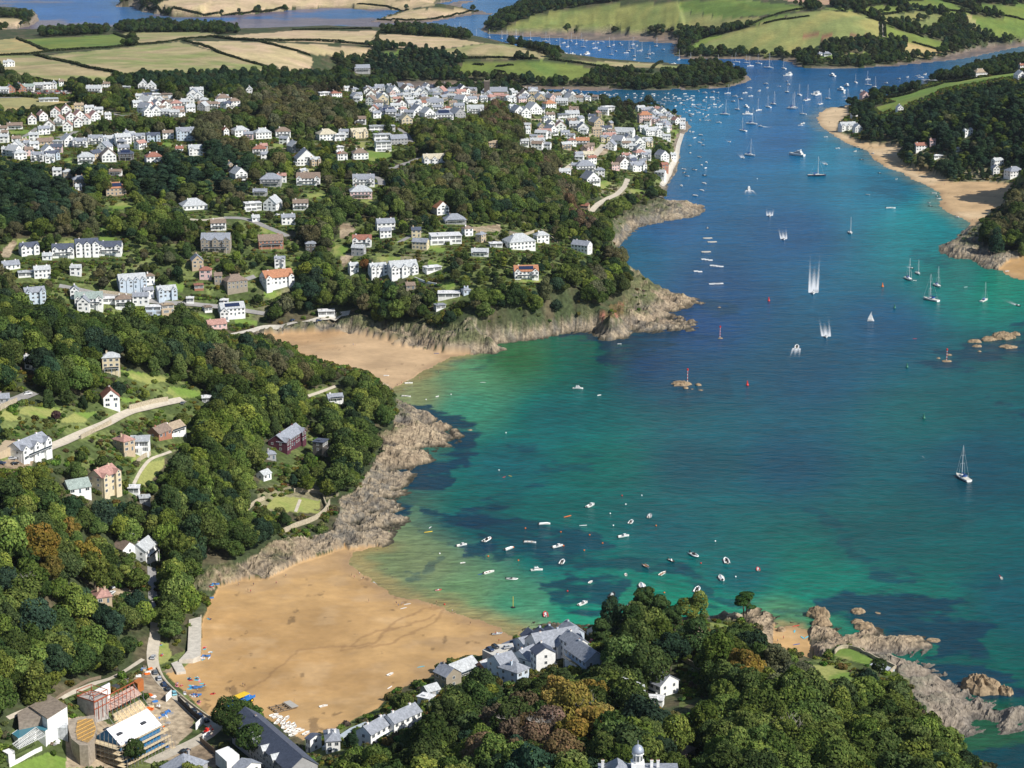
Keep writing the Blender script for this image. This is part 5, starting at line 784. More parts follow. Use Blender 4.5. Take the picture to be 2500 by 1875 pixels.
# the beach hotel
L0 = Vector(unproj(*P(10, 1300, 560), 6)); L0.z = HT(L0.x, L0.y); hotel = empty('hotel', L0)
for A, B, d, w, r, nst, s in (((1195, 290), (1745, 190), 13, 'w', 's', 3, 'c3'), ((1150, 215), (1235, 285), 7, 'u', 'n', 2, 'g'), ((1285, 200), (1350, 260), 6.5, 'u', 'n', 3, 'g'), ((1400, 178), (1470, 250), 7, 'u', 'n', 3, 'g'), ((1622, 118), (1730, 200), 9, 'u', 's', 3, 'g'), ((1640, 240), (1830, 365), 8, 'w', 's', 3, 'g'), ((1730, 342), (1990, 520), 10, 'u', 's', 2, 'g'), ((1300, 378), (1372, 452), 8.5, 'w', 'n', 3, 'g'), ((1040, 478), (1215, 402), 11, 'w', 's', 2, 'c2'), ((735, 545), (945, 488), 10, 'u', 's', 2, 'g'), ((905, 640), (1050, 575), 10, 'u', 's', 2, 'h'), ((1500, 210), (1560, 245), 6, 'u', 'n', 3, 'g'), ((830, 415), (975, 355), 6, 'g', 'n', 1, 'g'), ((1035, 315), (1150, 285), 8, 'u', 's', 2, 'g')):
    ridge(10, A, B, d, s, w, r, nst, into=hotel, chim=1 if nst > 2 or d > 9 else 0)
tag(hotel, 'large white many-gabled hotel with slate roofs at the water end of the beach', '', 'hotel')
dk, V, bz = slab4('roof_deck', 10, ((590, 485), (715, 425), (965, 400), (985, 470), (840, 500), (735, 560)), 5.2, mat('pale_deck', (.55, .53, .48), .8, .1, .1)); tag(dk, 'flat-roofed garage block with parked cars on top beside the hotel', '', 'garage')
DECKZ = bz+5.2
ridge(10, (88, 640), (240, 712), 8, 'g', 's', 's', 2, desc='stone boathouse with slate roof beside the hotel', name='boathouse', cat='boathouse')
ridge(10, (180, 668), (462, 556), 9, 'g', 'g', 'l', 1, desc='long low shed with pale metal roof by the boathouse', name='long_shed', cat='shed', chim=0)
ridge(10, (560, 640), (700, 578), 4.5, 'g', 'b', 'l', 1, desc='narrow pale-roofed outbuilding beside the red brick wall', name='outbuilding', cat='shed', chim=0)
ridge(10, (1960, 185), (2085, 128), 8, 'g', 'w', 'n', 1, desc='slate roof half hidden by the pine right of the hotel')
ridge(8, (150, 1395), (285, 1318), 7, 'g', 'w', 's', 2, desc='white slate cottage at the left end of the near terrace', name='cottage', chim=2); ridge(8, (305, 1320), (480, 1240), 7, 'g', 'w', 's', 2, desc='white slate cottage at the right end of the near terrace', name='cottage', chim=2)
ridge(8, (540, 1135), (620, 1110), 5, 'g', 'g', 'l', 1, desc='small pale-roofed cottage between terrace and boathouse', name='cottage', chim=0); ridge(8, (530, 1190), (570, 1165), 4, 'F', 'w', 'w', 1, desc='little white garden shed below the boathouse', name='garden_shed', cat='shed', chim=0)
e = ridge(13, (690, 185), (935, 285), 10, 'g', 'w', 's', 2, desc='white rambling slate-roofed house with tall chimneys deep in the near wood', chim=2); ridge(13, (915, 340), (1190, 430), 15, 'g', 'w', 'l', 2, into=e, chim=2); ridge(13, (1200, 440), (1330, 500), 9, 'F', 'w', 'w', 1, into=e)
ridge(13, (1130, 1300), (1240, 1330), 7, 'h', 't', 'b', 1, desc='small brown hip roof among the orange trees', name='cottage', chim=0); ridge(9, (80, 745), (160, 745), 7, 'h', 't', 't', 1, desc='small tan-roofed summerhouse on the terrace by the lone pine', name='summerhouse', chim=0)
# domed house at the bottom edge
zt = 9.0; q = Vector(unproj(*P(13, 500, 1640), 55))
for _ in range(6): q = Vector(unproj(*P(13, 500, 1640), HT(q.x, q.y)+zt))
q.z = HT(q.x, q.y); q.y -= 6; dh = empty('domed_house', q, 0); b = MB().box(-13, 11.5, -9, 7, -4, zt); put('wall', b.mesh('wall', WM['c']), dh); KEEP.append((q.x, q.y, 26, 17, 0)); KEEP.append((q.x, q.y+10, 26, 6, 0))
b = MB().box(-13.4, 11.9, -9.4, 7.4, zt, zt+.5); hip_roof(b, -11.5, -3.5, -7, 6, zt+.5, 4.2, .1); hip_roof(b, 1.5, 10.5, -8, 3, zt+.5, 2.4, .1); put('roof', b.mesh('roof', RM['s']), dh)
cu = put('cupola', MB().box(-2.1, 2.1, -2.1, 2.1, zt, zt+3).rings([[(r*math.cos(math.pi/8+k*math.pi/4), r*math.sin(math.pi/8+k*math.pi/4), z) for k in range(8)] for r, z in ((1.9, zt+3), (1.9, zt+3.3), (1.6, zt+3.3), (1.6, zt+5.8), (2.05, zt+5.9), (2.0, zt+6.3))]).mesh('cupola', WM['w']), dh, (-1, 3, 0))
put('dome', MB().rings([[(r*math.cos(k*math.pi/8), r*math.sin(k*math.pi/8), z) for k in range(16)] for r, z in ((1.95, 6.3), (1.9, 7), (1.6, 7.8), (1.1, 8.4), (.4, 8.8), (.06, 8.9), (.05, 10.4))]).mesh('dome', mat('lead_dome', (.38, .42, .5), .35, .5, metal=.3), True), cu, (0, 0, zt))
for k in range(8): a = k*math.pi/4; put('window', WIN, cu, (1.5*math.cos(a), 1.5*math.sin(a), zt+3.6), (.8, 1, 1.8), a+math.pi/2)
for x in (-12, 3.5, 5.5): put('chimney', CH['w'], dh, (x, 4, zt+1.6))
tag(dh, 'pale flat-parapet house topped by an octagonal domed cupola, bottom edge', '', 'house')
# headland villas
ridge(16, (130, 885), (440, 762), 9, 'c3', 'w', 's', 2, desc='large white many-gabled villa with slate roof at far left', name='villa', chim=2)
ridge(16, (1000, 1045), (1190, 972), 9, 'c2', 'c', 'p', 3, desc='tall cream villa with pink tiled roof and dormers', name='villa', chim=2)
e = ridge(16, (1395, 745), (1600, 740), 11, 'F', 'w', 'l', 2, desc='white modern villa joined to a pink hip-roofed wing beside the lane', name='villa'); ridge(16, (1240, 770), (1370, 742), 9, 'h', 't', 'p', 2, into=e)
ridge(16, (1640, 700), (1780, 645), 8, 'g', 'b', 'b', 1, desc='brown-roofed brick cottage left of the tan bungalow', name='cottage'); ridge(16, (1760, 672), (1935, 615), 8, 'g', 'w', 't', 1, desc='white bungalow with a tan roof beside the lane', name='bungalow')
ridge(16, (690, 1165), (930, 1128), 9, 'g', 'w', 'e', 1, desc='long low white bungalow with greenish roof', name='bungalow', chim=0)
slab4('garage_block', 16, ((-60, 1150), (60, 1050), (225, 1070), (180, 1100), (0, 1185)), 3.2, WM['t'], label='tan flat-roofed garage row at the left edge', cat='garage')
e = ridge(4, (1775, 1165), (1900, 1085), 10, 'c2', 'm', 's', 2, desc='dark slate manor with crimson walls and a turret on the headland', name='manor', chim=2); ridge(4, (1905, 1075), (1960, 1060), 7, 'h', 's', 't', 3, into=e, chim=0); ridge(4, (1795, 1225), (1880, 1225), 6, 'F', 'd', 'n', 2, into=e)
ridge(4, (1670, 1395), (1720, 1375), 5, 'g', 'w', 'l', 1, desc='white shed roof below the crimson manor', name='shed', chim=0, cat='shed'); slab4('swimming_pool', 4, ((2000, 1240), (2050, 1210), (2065, 1225), (2015, 1260)), .25, mat('pool_water', (.05, .35, .40), .1, .6), label='small turquoise garden pool behind the manor', cat='pool')
ridge(7, (870, 75), (945, 20), 9, 'g', 'w', 'l', 2, desc='white gabled house in the trees above the beach road'); ridge(7, (765, 120), (830, 145), 8, 'g', 'w', 'b', 1, desc='small brown-roofed cottage beside the white gabled house', name='cottage')
ridge(7, (600, 505), (700, 490), 9, 'h', 't', 'p', 1, desc='pink-tiled bungalow with skylights in the left wood', name='bungalow', chim=2)
slab4('swimming_pool', 9, ((1218, 995), (1260, 968), (1382, 1025), (1335, 1045)), .3, mat('empty_pool', (.42, .44, .48), .5, .3), label='grey rectangular pool at the end of the clifftop lawn', cat='pool')
slab4('promenade', 7, ((1215, 705), (1292, 685), (1288, 935), (1240, 955), (1150, 965), (1205, 905)), 1.6, CONC)[0]['kind'] = 'structure'; slab4('slipway', 7, ((1100, 985), (1155, 965), (1195, 1035), (1135, 1045)), .9, CONC)[0]['kind'] = 'structure'
# long dark-slate building by the beach, with its yard
e = ridge(12, (880, 737), (1500, 1275), 12, 'g', 'g', 'n', 3, desc='long dark slate building with small gabled dormers behind the beach', name='waterside_building', cat='building', chim=1)
for x in (-.36, -.22, -.1, .12, .36):
    w_ = 38; 
    b = MB(); gable_roof(b, -1.6, 1.6, -1.2, 2.5, 0, 1.5, 'y', .15, .25); r = math.radians(0); q = put('dormer', b.mesh('dormer', RM['l']), e, (x*w_, -6, 8.5)); put('dormer_wall', MB().prism([(-1.5, -2.5), (1.5, -2.5), (1.5, 0), (0, 1.4), (-1.5, 0)], -1.1, 2, 'y').mesh('dormer_wall', WM['g']), q)
ridge(12, (1490, 1250), (1640, 1385), 12, 'h', 'g', 's', 3, into=e); ridge(12, (1640, 1190), (1790, 1170), 9, 'g', 'w', 's', 2, into=e, chim=0); slab4('glass_lean_to', 12, ((1000, 745), (1060, 790), (1150, 870), (1330, 1020), (1280, 1040), (1050, 850)), 4.5, mat('conservatory_roof', (.45, .5, .53), .3, .5), parent=e)
ridge(12, (1740, 960), (1890, 950), 10, 'h', 'w', 's', 2, desc='slate hip-roofed house at the lower end of the near beach', chim=2); ridge(12, (1590, 990), (1640, 1010), 6, 'g', 'w', 'n', 2, desc='small slate-roofed building beside the beached white dinghies', name='cottage', chim=0)
c_, V, bz = slab4('site_cabin', 12, ((555, 1210), (700, 1155), (815, 1250), (680, 1325)), 5.5, WM['w'], label='white flat-roofed two-storey cabin under the big trees', cat='cabin')
# ------------------------------------------------ building site at lower left
STEEL = mat('rusty_red_steel', (.36, .09, .04), .6, .3, .2); PLANK = mat('scaffold_plank', (.62, .50, .32), .85, .1, .2, 2.); GALV = mat('galvanised_tube', (.42, .42, .42), .4, .5, metal=.4); NEWT = mat('new_timber', (.70, .42, .12), .8, .1, .2, 1.5); BLOCK = mat('blockwork', (.40, .37, .34), .9, .1, .3, .6); PINKF = mat('insulation_board', (.62, .42, .34), .9, .1, .15); WRAP = mat('white_membrane', (.88, .87, .90), .35, .5); BLUEM = mat('blue_membrane', (.03, .17, .36), .5, .3); SITEB = mat('site_wall', (.33, .28, .22), .9, .1, .25, .8)
WALL['x'] = ('blue membrane', (0, 0, 0)); WM['x'] = BLUEM; CH['x'] = CH['w']; ROOF['x'] = ('white membrane', (0, 0, 0)); RM['x'] = WRAP
wb = ridge(11, (1375, 955), (1890, 697), 13, 'g', 'x', 'x', 3, name='wrapped_building', desc='half-built block with white-wrapped roof and blue membrane walls', cat='building', chim=0, win=False)
loc, r = wb.location, wb.rotation_euler[2]
w_ = max(v.co.x for v in wb.children[0].data.vertices)*2
for x, y in ((-.36, -.25), (.2, -.28), (-.43, .1)): put('roof_hatch', MB().box(-1.3, 1.3, -.9, .9, -.2, .35).mesh('roof_hatch', RM['k']), wb, (w_*x, 13*y, 8.25+13*.36*(1-abs(y)*2)+.25))
sc = empty('scaffolding', loc, r); tag(sc, 'timber-decked scaffolding wrapped round the white-roofed block', '', 'scaffolding')
for k in range(5):
    z = -1+k*2.2; o_ = 1.4+(4-k)*1.1
    put('scaffold_deck', MB().box(-w_/2-2, w_/2+2, -6.5-o_, -6.6-o_+1.5, z, z+.12).box(-w_/2-3.4, -w_/2-.4, -6.5-o_, 7.5, z, z+.12).mesh('scaffold_deck', PLANK), sc)
b = MB()
for i in range(15):
    x = -w_/2-2+(w_+4)*i/14
    for yy_ in (-8.2, -10.8, -12.6): b.tube((x, yy_, -3), (x, yy_+1, 10.5 if yy_ == -8.2 else 5 if yy_ == -10.8 else 2.5), .07, n=4)
for i in range(8):
    y = -8+15*i/7
    for x in (-w_/2-.7, -w_/2-3.2): b.tube((x, y, -3), (x, y, 12), .07, n=4)
for k in range(7): z = .3+k*1.6; b.tube((-w_/2-3.2, -8.3, z), (-w_/2-3.2, 7.4, z), .05, n=4); b.tube((-w_/2-2, -8.1, z), (w_/2+2, -8.1, z), .05, n=4)
put('scaffold_poles', b.mesh('scaffold_poles', GALV), sc); KEEP.append((loc.x, loc.y, w_+8, 30, r))
# curved block with fresh timber roof frame
cb, V, bz = slab4('curved_block', 11, ((870, 830), (1215, 770), (1250, 960), (1210, 1080), (1130, 1160), (1020, 1160), (920, 1080), (880, 960)), 7.0, SITEB, label='round-fronted block shell with an orange timber roof frame', cat='building')  # wall colour darkened to stand for shadow on the round front
tf, V2, _ = slab4('timber_roof_frame', 11, ((1000, 850), (1190, 830), (1235, 960), (1200, 1075), (1130, 1140), (1000, 1110), (975, 1000)), 7.25, mat('frame_void', (.30, .18, .06), .9), parent=cb, zb_=6.9)
cx = sum(v.x for v in V2)/len(V2); cy = sum(v.y for v in V2)/len(V2); b = MB(); ux, uy = math.cos(r), math.sin(r)
V2x = [(v.x-cx, v.y-cy) for v in V2]
def clipseg(px_, py_, dx_, dy_):
    ts = []
    for i in range(len(V2x)):
        (x1, y1), (x2, y2) = V2x[i], V2x[(i+1) % len(V2x)]; ex, ey = x2-x1, y2-y1; D = dx_*ey-dy_*ex
        if abs(D) < 1e-9: continue
        t = ((x1-px_)*ey-(y1-py_)*ex)/D; u = ((x1-px_)*dy_-(y1-py_)*dx_)/D
        if 0 <= u <= 1: ts.append(t)
    return (min(ts), max(ts)) if len(ts) > 1 else None
for k in range(-34, 35):
    for (dx_, dy_), sp, zz in (((uy, -ux), .6, 7.45), ((ux, uy), 2.6, 7.62)):
        ox, oy = (ux*k*sp, uy*k*sp) if sp < 1 else (-uy*k*sp, ux*k*sp); s_ = clipseg(ox, oy, dx_, dy_)
        if s_ and s_[1]-s_[0] > .6: o0 = cb.location; b.tube((cx+ox+dx_*s_[0]-o0.x, cy+oy+dy_*s_[0]-o0.y, bz+zz-o0.z), (cx+ox+dx_*s_[1]-o0.x, cy+oy+dy_*s_[1]-o0.y, bz+zz-o0.z), .12, n=4)
put('joist', b.mesh('joist', NEWT), cb)
# concrete shell with red steelwork
st0, V, bz = slab4('concrete_shell', 11, ((990, 532), (1210, 605), (1385, 520), (1175, 455)), 7.5, BLOCK, label='open concrete shell with rust-red steel beams', cat='building')
o0 = st0.location; b = MB(); pm = [Vector((v.x-o0.x, v.y-o0.y, 7.55)) for v in V]
for i in range(4): b.tube(pm[i], pm[(i+1) % 4], .22, n=4); b.tube(pm[i], pm[i]+Vector((0, 0, 2.4)), .16, n=4); b.tube(pm[i]+Vector((0, 0, 2.4)), pm[(i+1) % 4]+Vector((0, 0, 2.4)), .16, n=4); b.tube(pm[i], pm[(i+2) % 4]+Vector((0, 0, 2.4)), .1, n=4)
A_, B_ = Vector(unproj(*P(11, 1210, 605), bz+7.5))-o0, Vector(unproj(*P(11, 1720, 345), bz+7.5))-o0; b.tube(A_, B_, .22, n=4); b.tube(A_-Vector((0, 0, 3)), B_-Vector((0, 0, 3)), .2, n=4)
for i in range(11): q = A_+(B_-A_)*i/10; b.tube(q, (q.x, q.y, -.5), .16, n=4)
put('steel_beam', b.mesh('steel_beam', STEEL), st0)
slab4('floor_slab', 11, ((1220, 650), (1700, 395), (1820, 490), (1330, 740)), 3.2, PINKF, parent=st0, zb_=2.8); b = MB()
for i in range(9):
    q = A_+(B_-A_)*(i+.5)/9; n_ = Vector((uy, -ux, 0)); b.tube(q+n_*1, q+n_*9-Vector((0, 0, q.z+.5)), .09, n=4); b.tube((q+n_*6).to_2d().to_3d(), q+n_*6-Vector((0, 0, 2)), .09, n=4)
put('raking_prop', b.mesh('raking_prop', GALV), st0)
slab4('rear_wall', 11, ((1195, 460), (1405, 350), (1415, 362), (1205, 472)), 6.5, WM['w'], parent=st0)
for i in range(5): q = (Vector(unproj(*P(11, 1225+i*42, 500-i*23), bz+3))-o0); put('window_opening', MB().box(-.8, .8, -.05, .1, 0, 2).mesh('window_opening', GLASS), st0, q, None, r)
for k, (A2, B2, h_) in enumerate((((1440, 800), (1830, 600), 1.4), ((1440, 760), (1800, 570), 2.2), ((1460, 850), (1860, 650), .8))):
    slab4('formwork', 11, (A2, B2, (B2[0]+30, B2[1]+28), (A2[0]+30, A2[1]+28)), h_, PLANK, label=('rear', 'middle', 'front')[k]+' timber formwork strip between the two site blocks', cat='formwork')
slab4('site_container', 11, ((1715, 330), (1790, 285), (1845, 300), (1770, 365)), 4.5, mat('orange_container', (.42, .14, .04), .6, .3, .15), label='rusty orange container raised at the top of the site', cat='container')
slab4('plastic_tank_base', 11, ((1410, 400), (1490, 365), (1540, 385), (1450, 425)), 1.0, RM['k'], label='dark flat panel stack behind the concrete shell', cat='panels')
# old hall, glazed roof, lodge
hl, V, bz = slab4('hall', 11, ((390, 800), (615, 965), (870, 795), (640, 655)), 7, WM['w'], label='white hall with broad brown felt roof beside the site', cat='hall')
slab4('roof', 11, ((385, 795), (615, 958), (878, 788), (640, 645)), 7.35, mat('brown_felt_roof', (.22, .18, .14), .95, .1, .3, .8), parent=hl, zb_=7.02); slab4('lower_roof', 11, ((235, 935), (385, 838), (600, 975), (250, 1050)), 4.2, mat('brown_felt_low', (.25, .21, .17), .95, .1, .3, .8), parent=hl)
slab4('side_roof', 11, ((640, 985), (868, 840), (870, 1005), (690, 1012)), 3.6, RM['l'], parent=hl); slab4('brick_front', 11, ((685, 1020), (870, 1012), (872, 1024), (688, 1032)), 3.2, WM['b'], parent=hl)
gh, V, bz = slab4('glazed_roof_hall', 11, ((160, 1140), (460, 925), (690, 1012), (590, 1110), (470, 1080), (240, 1205)), 3.6, WM['w'], label='low hall with blue-green glazed roof and white bars', cat='hall'); o0 = gh.location; b = MB()
for i in range(19):
    t_ = i/18; a0 = Vector(unproj(*P(11, 160+300*t_, 1140-215*t_), bz+3.9))-o0; a1 = Vector(unproj(*P(11, 240+350*t_, 1205-165*t_), bz+3.9))-o0; b.tube(a0, a1, .14, n=4)
for i in range(4): t_ = i/3; b.tube(Vector(unproj(*P(11, 160+80*t_, 1140+65*t_), bz+3.95))-o0, Vector(unproj(*P(11, 460+130*t_, 925+100*t_), bz+3.95))-o0, .12, n=4)
slab4('glass_roof', 11, ((165, 1140), (458, 928), (684, 1013), (588, 1104), (470, 1074), (242, 1199)), 3.85, mat('glass_roof', (.06, .20, .26), .15, .6), parent=gh, zb_=3.62)
put('glazing_bars', b.mesh('glazing_bars', FRAME), gh)
slab4('white_store', 11, ((30, 1265), (120, 1230), (190, 1265), (110, 1310)), 3.2, WM['w'], label='small white store with flat roof near the bright lawn', cat='store')
# ------------------------------------------------ boats
GEL = mat('white_gelcoat', (.80, .80, .78), .35, .5, .04); DECKM = mat('deck', (.58, .55, .48), .7, .2); NAVY = mat('navy_hull', (.03, .045, .10), .35, .5); BLK = mat('black_plastic', (.02, .02, .022), .5, .3); GRYT = mat('grey_tube', (.34, .35, .36), .6, .3); REDT = mat('red_tube', (.55, .05, .05), .6, .3); WOOD = mat('varnished_wood', (.32, .17, .07), .5, .4, .15, 3); BLUEC = mat('blue_canvas', (.03, .10, .32), .8, .1); ALU = mat('spar', (.62, .62, .62), .4, .5); YEL = mat('yellow_plastic', (.75, .50, .03), .5, .3); ORA = mat('orange_plastic', (.75, .16, .02), .5, .3); CYAN = mat('cyan_board', (.10, .50, .62), .5, .3); TEAL = mat('teal_hull', (.05, .35, .36), .5, .3); REDP = mat('red_paint', (.6, .03, .02), .5, .3)
def hullmesh(nm, L, B, H, m, inner=None, sheer=.25, n=11, open_=True, stern=.8):
    b = MB(); rg = []
    for i in range(n):
        u = i/(n-1); x = (u-.5)*L; w = B/2*(stern+(1-stern)*min(1, u*2.2))*(1-max(0, (u-.5)/.5)**2.2)+.012; h = H*(1+sheer*u*u); k = .62+.3*(1-u)
        rg.append([(x, -w, h), (x, -w*k, H*.28), (x, -w*.25, -H*.18+.3*H*max(0, u-.7)*2), (x, w*.25, -H*.18+.3*H*max(0, u-.7)*2), (x, w*k, H*.28), (x, w, h), (x, w*.80, h+.02), (x, w*.78, h*(.45 if open_ else .97)), (x, -w*.78, h*(.45 if open_ else .97)), (x, -w*.80, h+.02)])
    b.rings(rg); me = b.mesh(nm, [m, inner or DECKM])
    for p in me.polygons:
        if len(p.vertices) == 4 and p.normal.z > .7 and abs(p.center.y) < B*.42 and p.center.z < H*1.3: p.material_index = 1
    return me
def cab(L, B, h, x, z, m=GEL, g=GLASS, nm='cabin'):
    b = MB(); b.rings([[(x-L/2, -B/2, z), (x+L/2, -B/2*.7, z), (x+L/2, B/2*.7, z), (x-L/2, B/2, z)], [(x-L/2, -B/2, z+h*.5), (x+L*.45, -B/2*.68, z+h*.5), (x+L*.45, B/2*.68, z+h*.5), (x-L/2, B/2, z+h*.5)]])
    b.rings([[(x-L*.48, -B*.47, z+h*.5), (x+L*.43, -B*.33, z+h*.5), (x+L*.43, B*.33, z+h*.5), (x-L*.48, B*.47, z+h*.5)], [(x-L*.46, -B*.44, z+h*.8), (x+L*.30, -B*.32, z+h*.8), (x+L*.30, B*.32, z+h*.8), (x-L*.46, B*.44, z+h*.8)]], 1)
    b.rings([[(x-L*.48, -B*.46, z+h*.8), (x+L*.31, -B*.34, z+h*.8), (x+L*.31, B*.34, z+h*.8), (x-L*.48, B*.46, z+h*.8)], [(x-L*.46, -B*.42, z+h), (x+L*.27, -B*.30, z+h), (x+L*.27, B*.30, z+h), (x-L*.46, B*.42, z+h)]])
    return b.mesh(nm, [m, g])
OUT = MB().box(-.75, -.25, -.2, .2, .55, 1.05).box(-.6, -.42, -.08, .08, -.4, .6).mesh('outboard_motor', BLK); OUTW = MB().box(-.75, -.25, -.2, .2, .55, 1.05).box(-.6, -.42, -.08, .08, -.4, .6).mesh('outboard_motor', GEL)
def tubemesh(L, B, m):
    b = MB(); P_ = [(-L/2, -B*.38), (L*.15, -B*.38), (L*.36, -B*.26), (L*.5, 0), (L*.36, B*.26), (L*.15, B*.38), (-L/2, B*.38)]; rg = []
    for i, (x, y) in enumerate(P_):
        a = Vector(P_[max(i-1, 0)]); c = Vector(P_[min(i+1, 6)]); d = (c-a).normalized(); r = .24 if i not in (0, 6) else .17
        rg.append([(x-d.y*r*math.cos(t_*math.pi/4), y+d.x*r*math.cos(t_*math.pi/4), .42+(.18 if i == 3 else 0)+r*math.sin(t_*math.pi/4)) for t_ in range(8)])
    b.rings(rg); return b.mesh('tube', m, True)
BP = {}                                                # boat kind -> list of (part name, mesh, children)
BP['yacht'] = (12, [('hull', hullmesh('hull', 12, 3.7, 1.15, GEL, open_=False), []), ('cabin', cab(4.6, 2.3, .75, .6, 1.1), []), ('mast', MB().tube((.9, 0, 1.2), (.9, 0, 16.5), .17, .11).tube((.9, -1.1, 7.5), (.9, 1.1, 7.5), .06, n=4).tube((.9, -.9, 11.5), (.9, .9, 11.5), .06, n=4).mesh('mast', ALU), [('rigging', MB().tube((5.8, 0, 1.4), (.9, 0, 16.2), .035, n=4).tube((-5.8, 0, 1.2), (.9, 0, 16.4), .022, n=4).tube((.9, -1.7, 1.2), (.9, -1.1, 7.5), .035, n=4).tube((.9, 1.7, 1.2), (.9, 1.1, 7.5), .035, n=4).mesh('rigging', ALU))]), ('boom', MB().tube((.8, 0, 2.6), (-4.2, 0, 2.7), .12).mesh('boom', ALU), [('sail_cover', MB().tube((.6, 0, 2.85), (-3.9, 0, 2.9), .26, .15).mesh('sail_cover', BLUEC))]), ('sprayhood', MB().prism([(-1.2, 1.7), (1.2, 1.7), (.9, 2.5), (-.9, 2.5)], -2.2, -1.2, 'x').mesh('sprayhood', BLUEC), [])])
BP['dark_yacht'] = (15, [('hull', hullmesh('hull', 15, 4.2, 1.3, NAVY, open_=False), [])]+[(n_, m_, c_) for n_, m_, c_ in BP['yacht'][1][1:]])
BP['small_yacht'] = (8, [('hull', hullmesh('hull', 8, 2.6, .85, GEL, open_=False), []), ('cabin', cab(2.8, 1.6, .6, .5, .8), []), ('mast', MB().tube((.7, 0, .8), (.7, 0, 11), .14, .09).tube((3.9, 0, 1), (.7, 0, 10.6), .03, n=4).tube((-3.9, 0, 1), (.7, 0, 10.9), .02, n=4).mesh('mast', ALU), []), ('boom', MB().tube((.6, 0, 1.9), (-2.7, 0, 1.9), .18, .1).mesh('boom', BLUEC), [])])
BP['motor'] = (6, [('hull', hullmesh('hull', 6, 2.2, .8, GEL), []), ('cabin', cab(1.7, 1.5, .95, .75, .6), []), ('outboard_motor', OUT, 'T3.0')])
BP['cabin_cruiser'] = (10, [('hull', hullmesh('hull', 10, 3.3, 1.3, GEL, open_=False), []), ('cabin', cab(5, 2.6, 1.5, .2, 1.25), []), ('flybridge', MB().box(-1.9, 1.0, -1.1, 1.1, 2.75, 3.1).box(.3, .9, -.9, .9, 3.1, 3.7).tube((-1.2, 0, 3.1), (-1.5, 0, 4.3), .08).mesh('flybridge', GEL), [])])
BP['motor_yacht'] = (20, [('hull', hullmesh('hull', 20, 5.2, 2.2, GEL, open_=False), []), ('cabin', cab(11, 4.2, 2.2, -1.5, 2.1), []), ('upper_deck', cab(6, 3.4, 1.5, -2.5, 4.3, nm='upper_deck'), []), ('radar_arch', MB().tube((-4.5, -1.5, 4.5), (-5, -1.2, 6.8), .15).tube((-4.5, 1.5, 4.5), (-5, 1.2, 6.8), .15).box(-5.3, -4.6, -1.3, 1.3, 6.7, 6.95).mesh('radar_arch', GEL), [])])
BP['open'] = (5.2, [('hull', hullmesh('hull', 5.2, 1.9, .62, GEL), []), ('thwart', MB().box(-1.2, -.85, -.72, .72, .42, .48).box(.4, .75, -.66, .66, .45, .51).mesh('thwart', WOOD), []), ('outboard_motor', OUT, 'T2.6')])
BP['covered'] = (5.2, [('hull', hullmesh('hull', 5.2, 2.0, .65, GEL, open_=False), []), ('cover', MB().rings([[(-2.4, -.75, .66), (2.2, -.3, .82), (2.2, .3, .82), (-2.4, .75, .66)], [(-2.2, -.08, 1.0), (1.2, -.05, 1.12), (1.2, .05, 1.12), (-2.2, .08, 1.0)]]).mesh('cover', GEL), []), ('outboard_motor', OUT, 'T2.6')])
for k_, m_ in (('rib', GEL), ('dark_rib', BLK), ('grey_rib', GRYT), ('red_rib', REDT)):
    BP[k_] = (5.5, [('tube', tubemesh(5.5, 2.3, m_), []), ('deck', MB().rings([[(-2.6, -.75, z), (1.0, -.75, z), (2.3, 0, z), (1.0, .75, z), (-2.6, .75, z)] for z in (-.05, .28)]).mesh('deck', DECKM), []), ('console', MB().box(-.3, .2, -.35, .35, .28, 1.15).box(-.9, -.5, -.35, .35, .28, .75).mesh('console', BLK if k_ == 'rib' else GEL), []), ('outboard_motor', OUT, 'T2.75')])
BP['dinghy'] = (3.2, [('hull', hullmesh('hull', 3.2, 1.4, .45, GEL), []), ('thwart', MB().box(-.2, .1, -.55, .55, .3, .35).mesh('thwart', WOOD), [])])
BP['wooden'] = (4.8, [('hull', hullmesh('hull', 4.8, 1.7, .55, GEL, WOOD), []), ('thwart', MB().box(-1, -.7, -.65, .65, .38, .44).box(.5, .8, -.6, .6, .4, .46).mesh('thwart', WOOD), [])])
for k_, m_ in (('kayak_orange', ORA), ('kayak_yellow', YEL), ('kayak_red', REDP), ('kayak_white', GEL), ('board_cyan', CYAN), ('board_white', GEL), ('kayak_blue', BLUEC)):
    w_ = .8 if 'board' in k_ else .66
    BP[k_] = (3.8, [('hull', MB().rings([[((u-.5)*3.8, a*w_/2*math.sin(math.pi*min(max(u, .02), .98))**.6, z) for a, z in ((-1, .16), (-.6, 0), (.6, 0), (1, .16), (.5, .26 if 'kayak' in k_ else .17), (-.5, .26 if 'kayak' in k_ else .17))] for u in [i/8 for i in range(9)]]).mesh('hull', m_), [])])
BP['tender'] = (4.8, BP['open'][1])
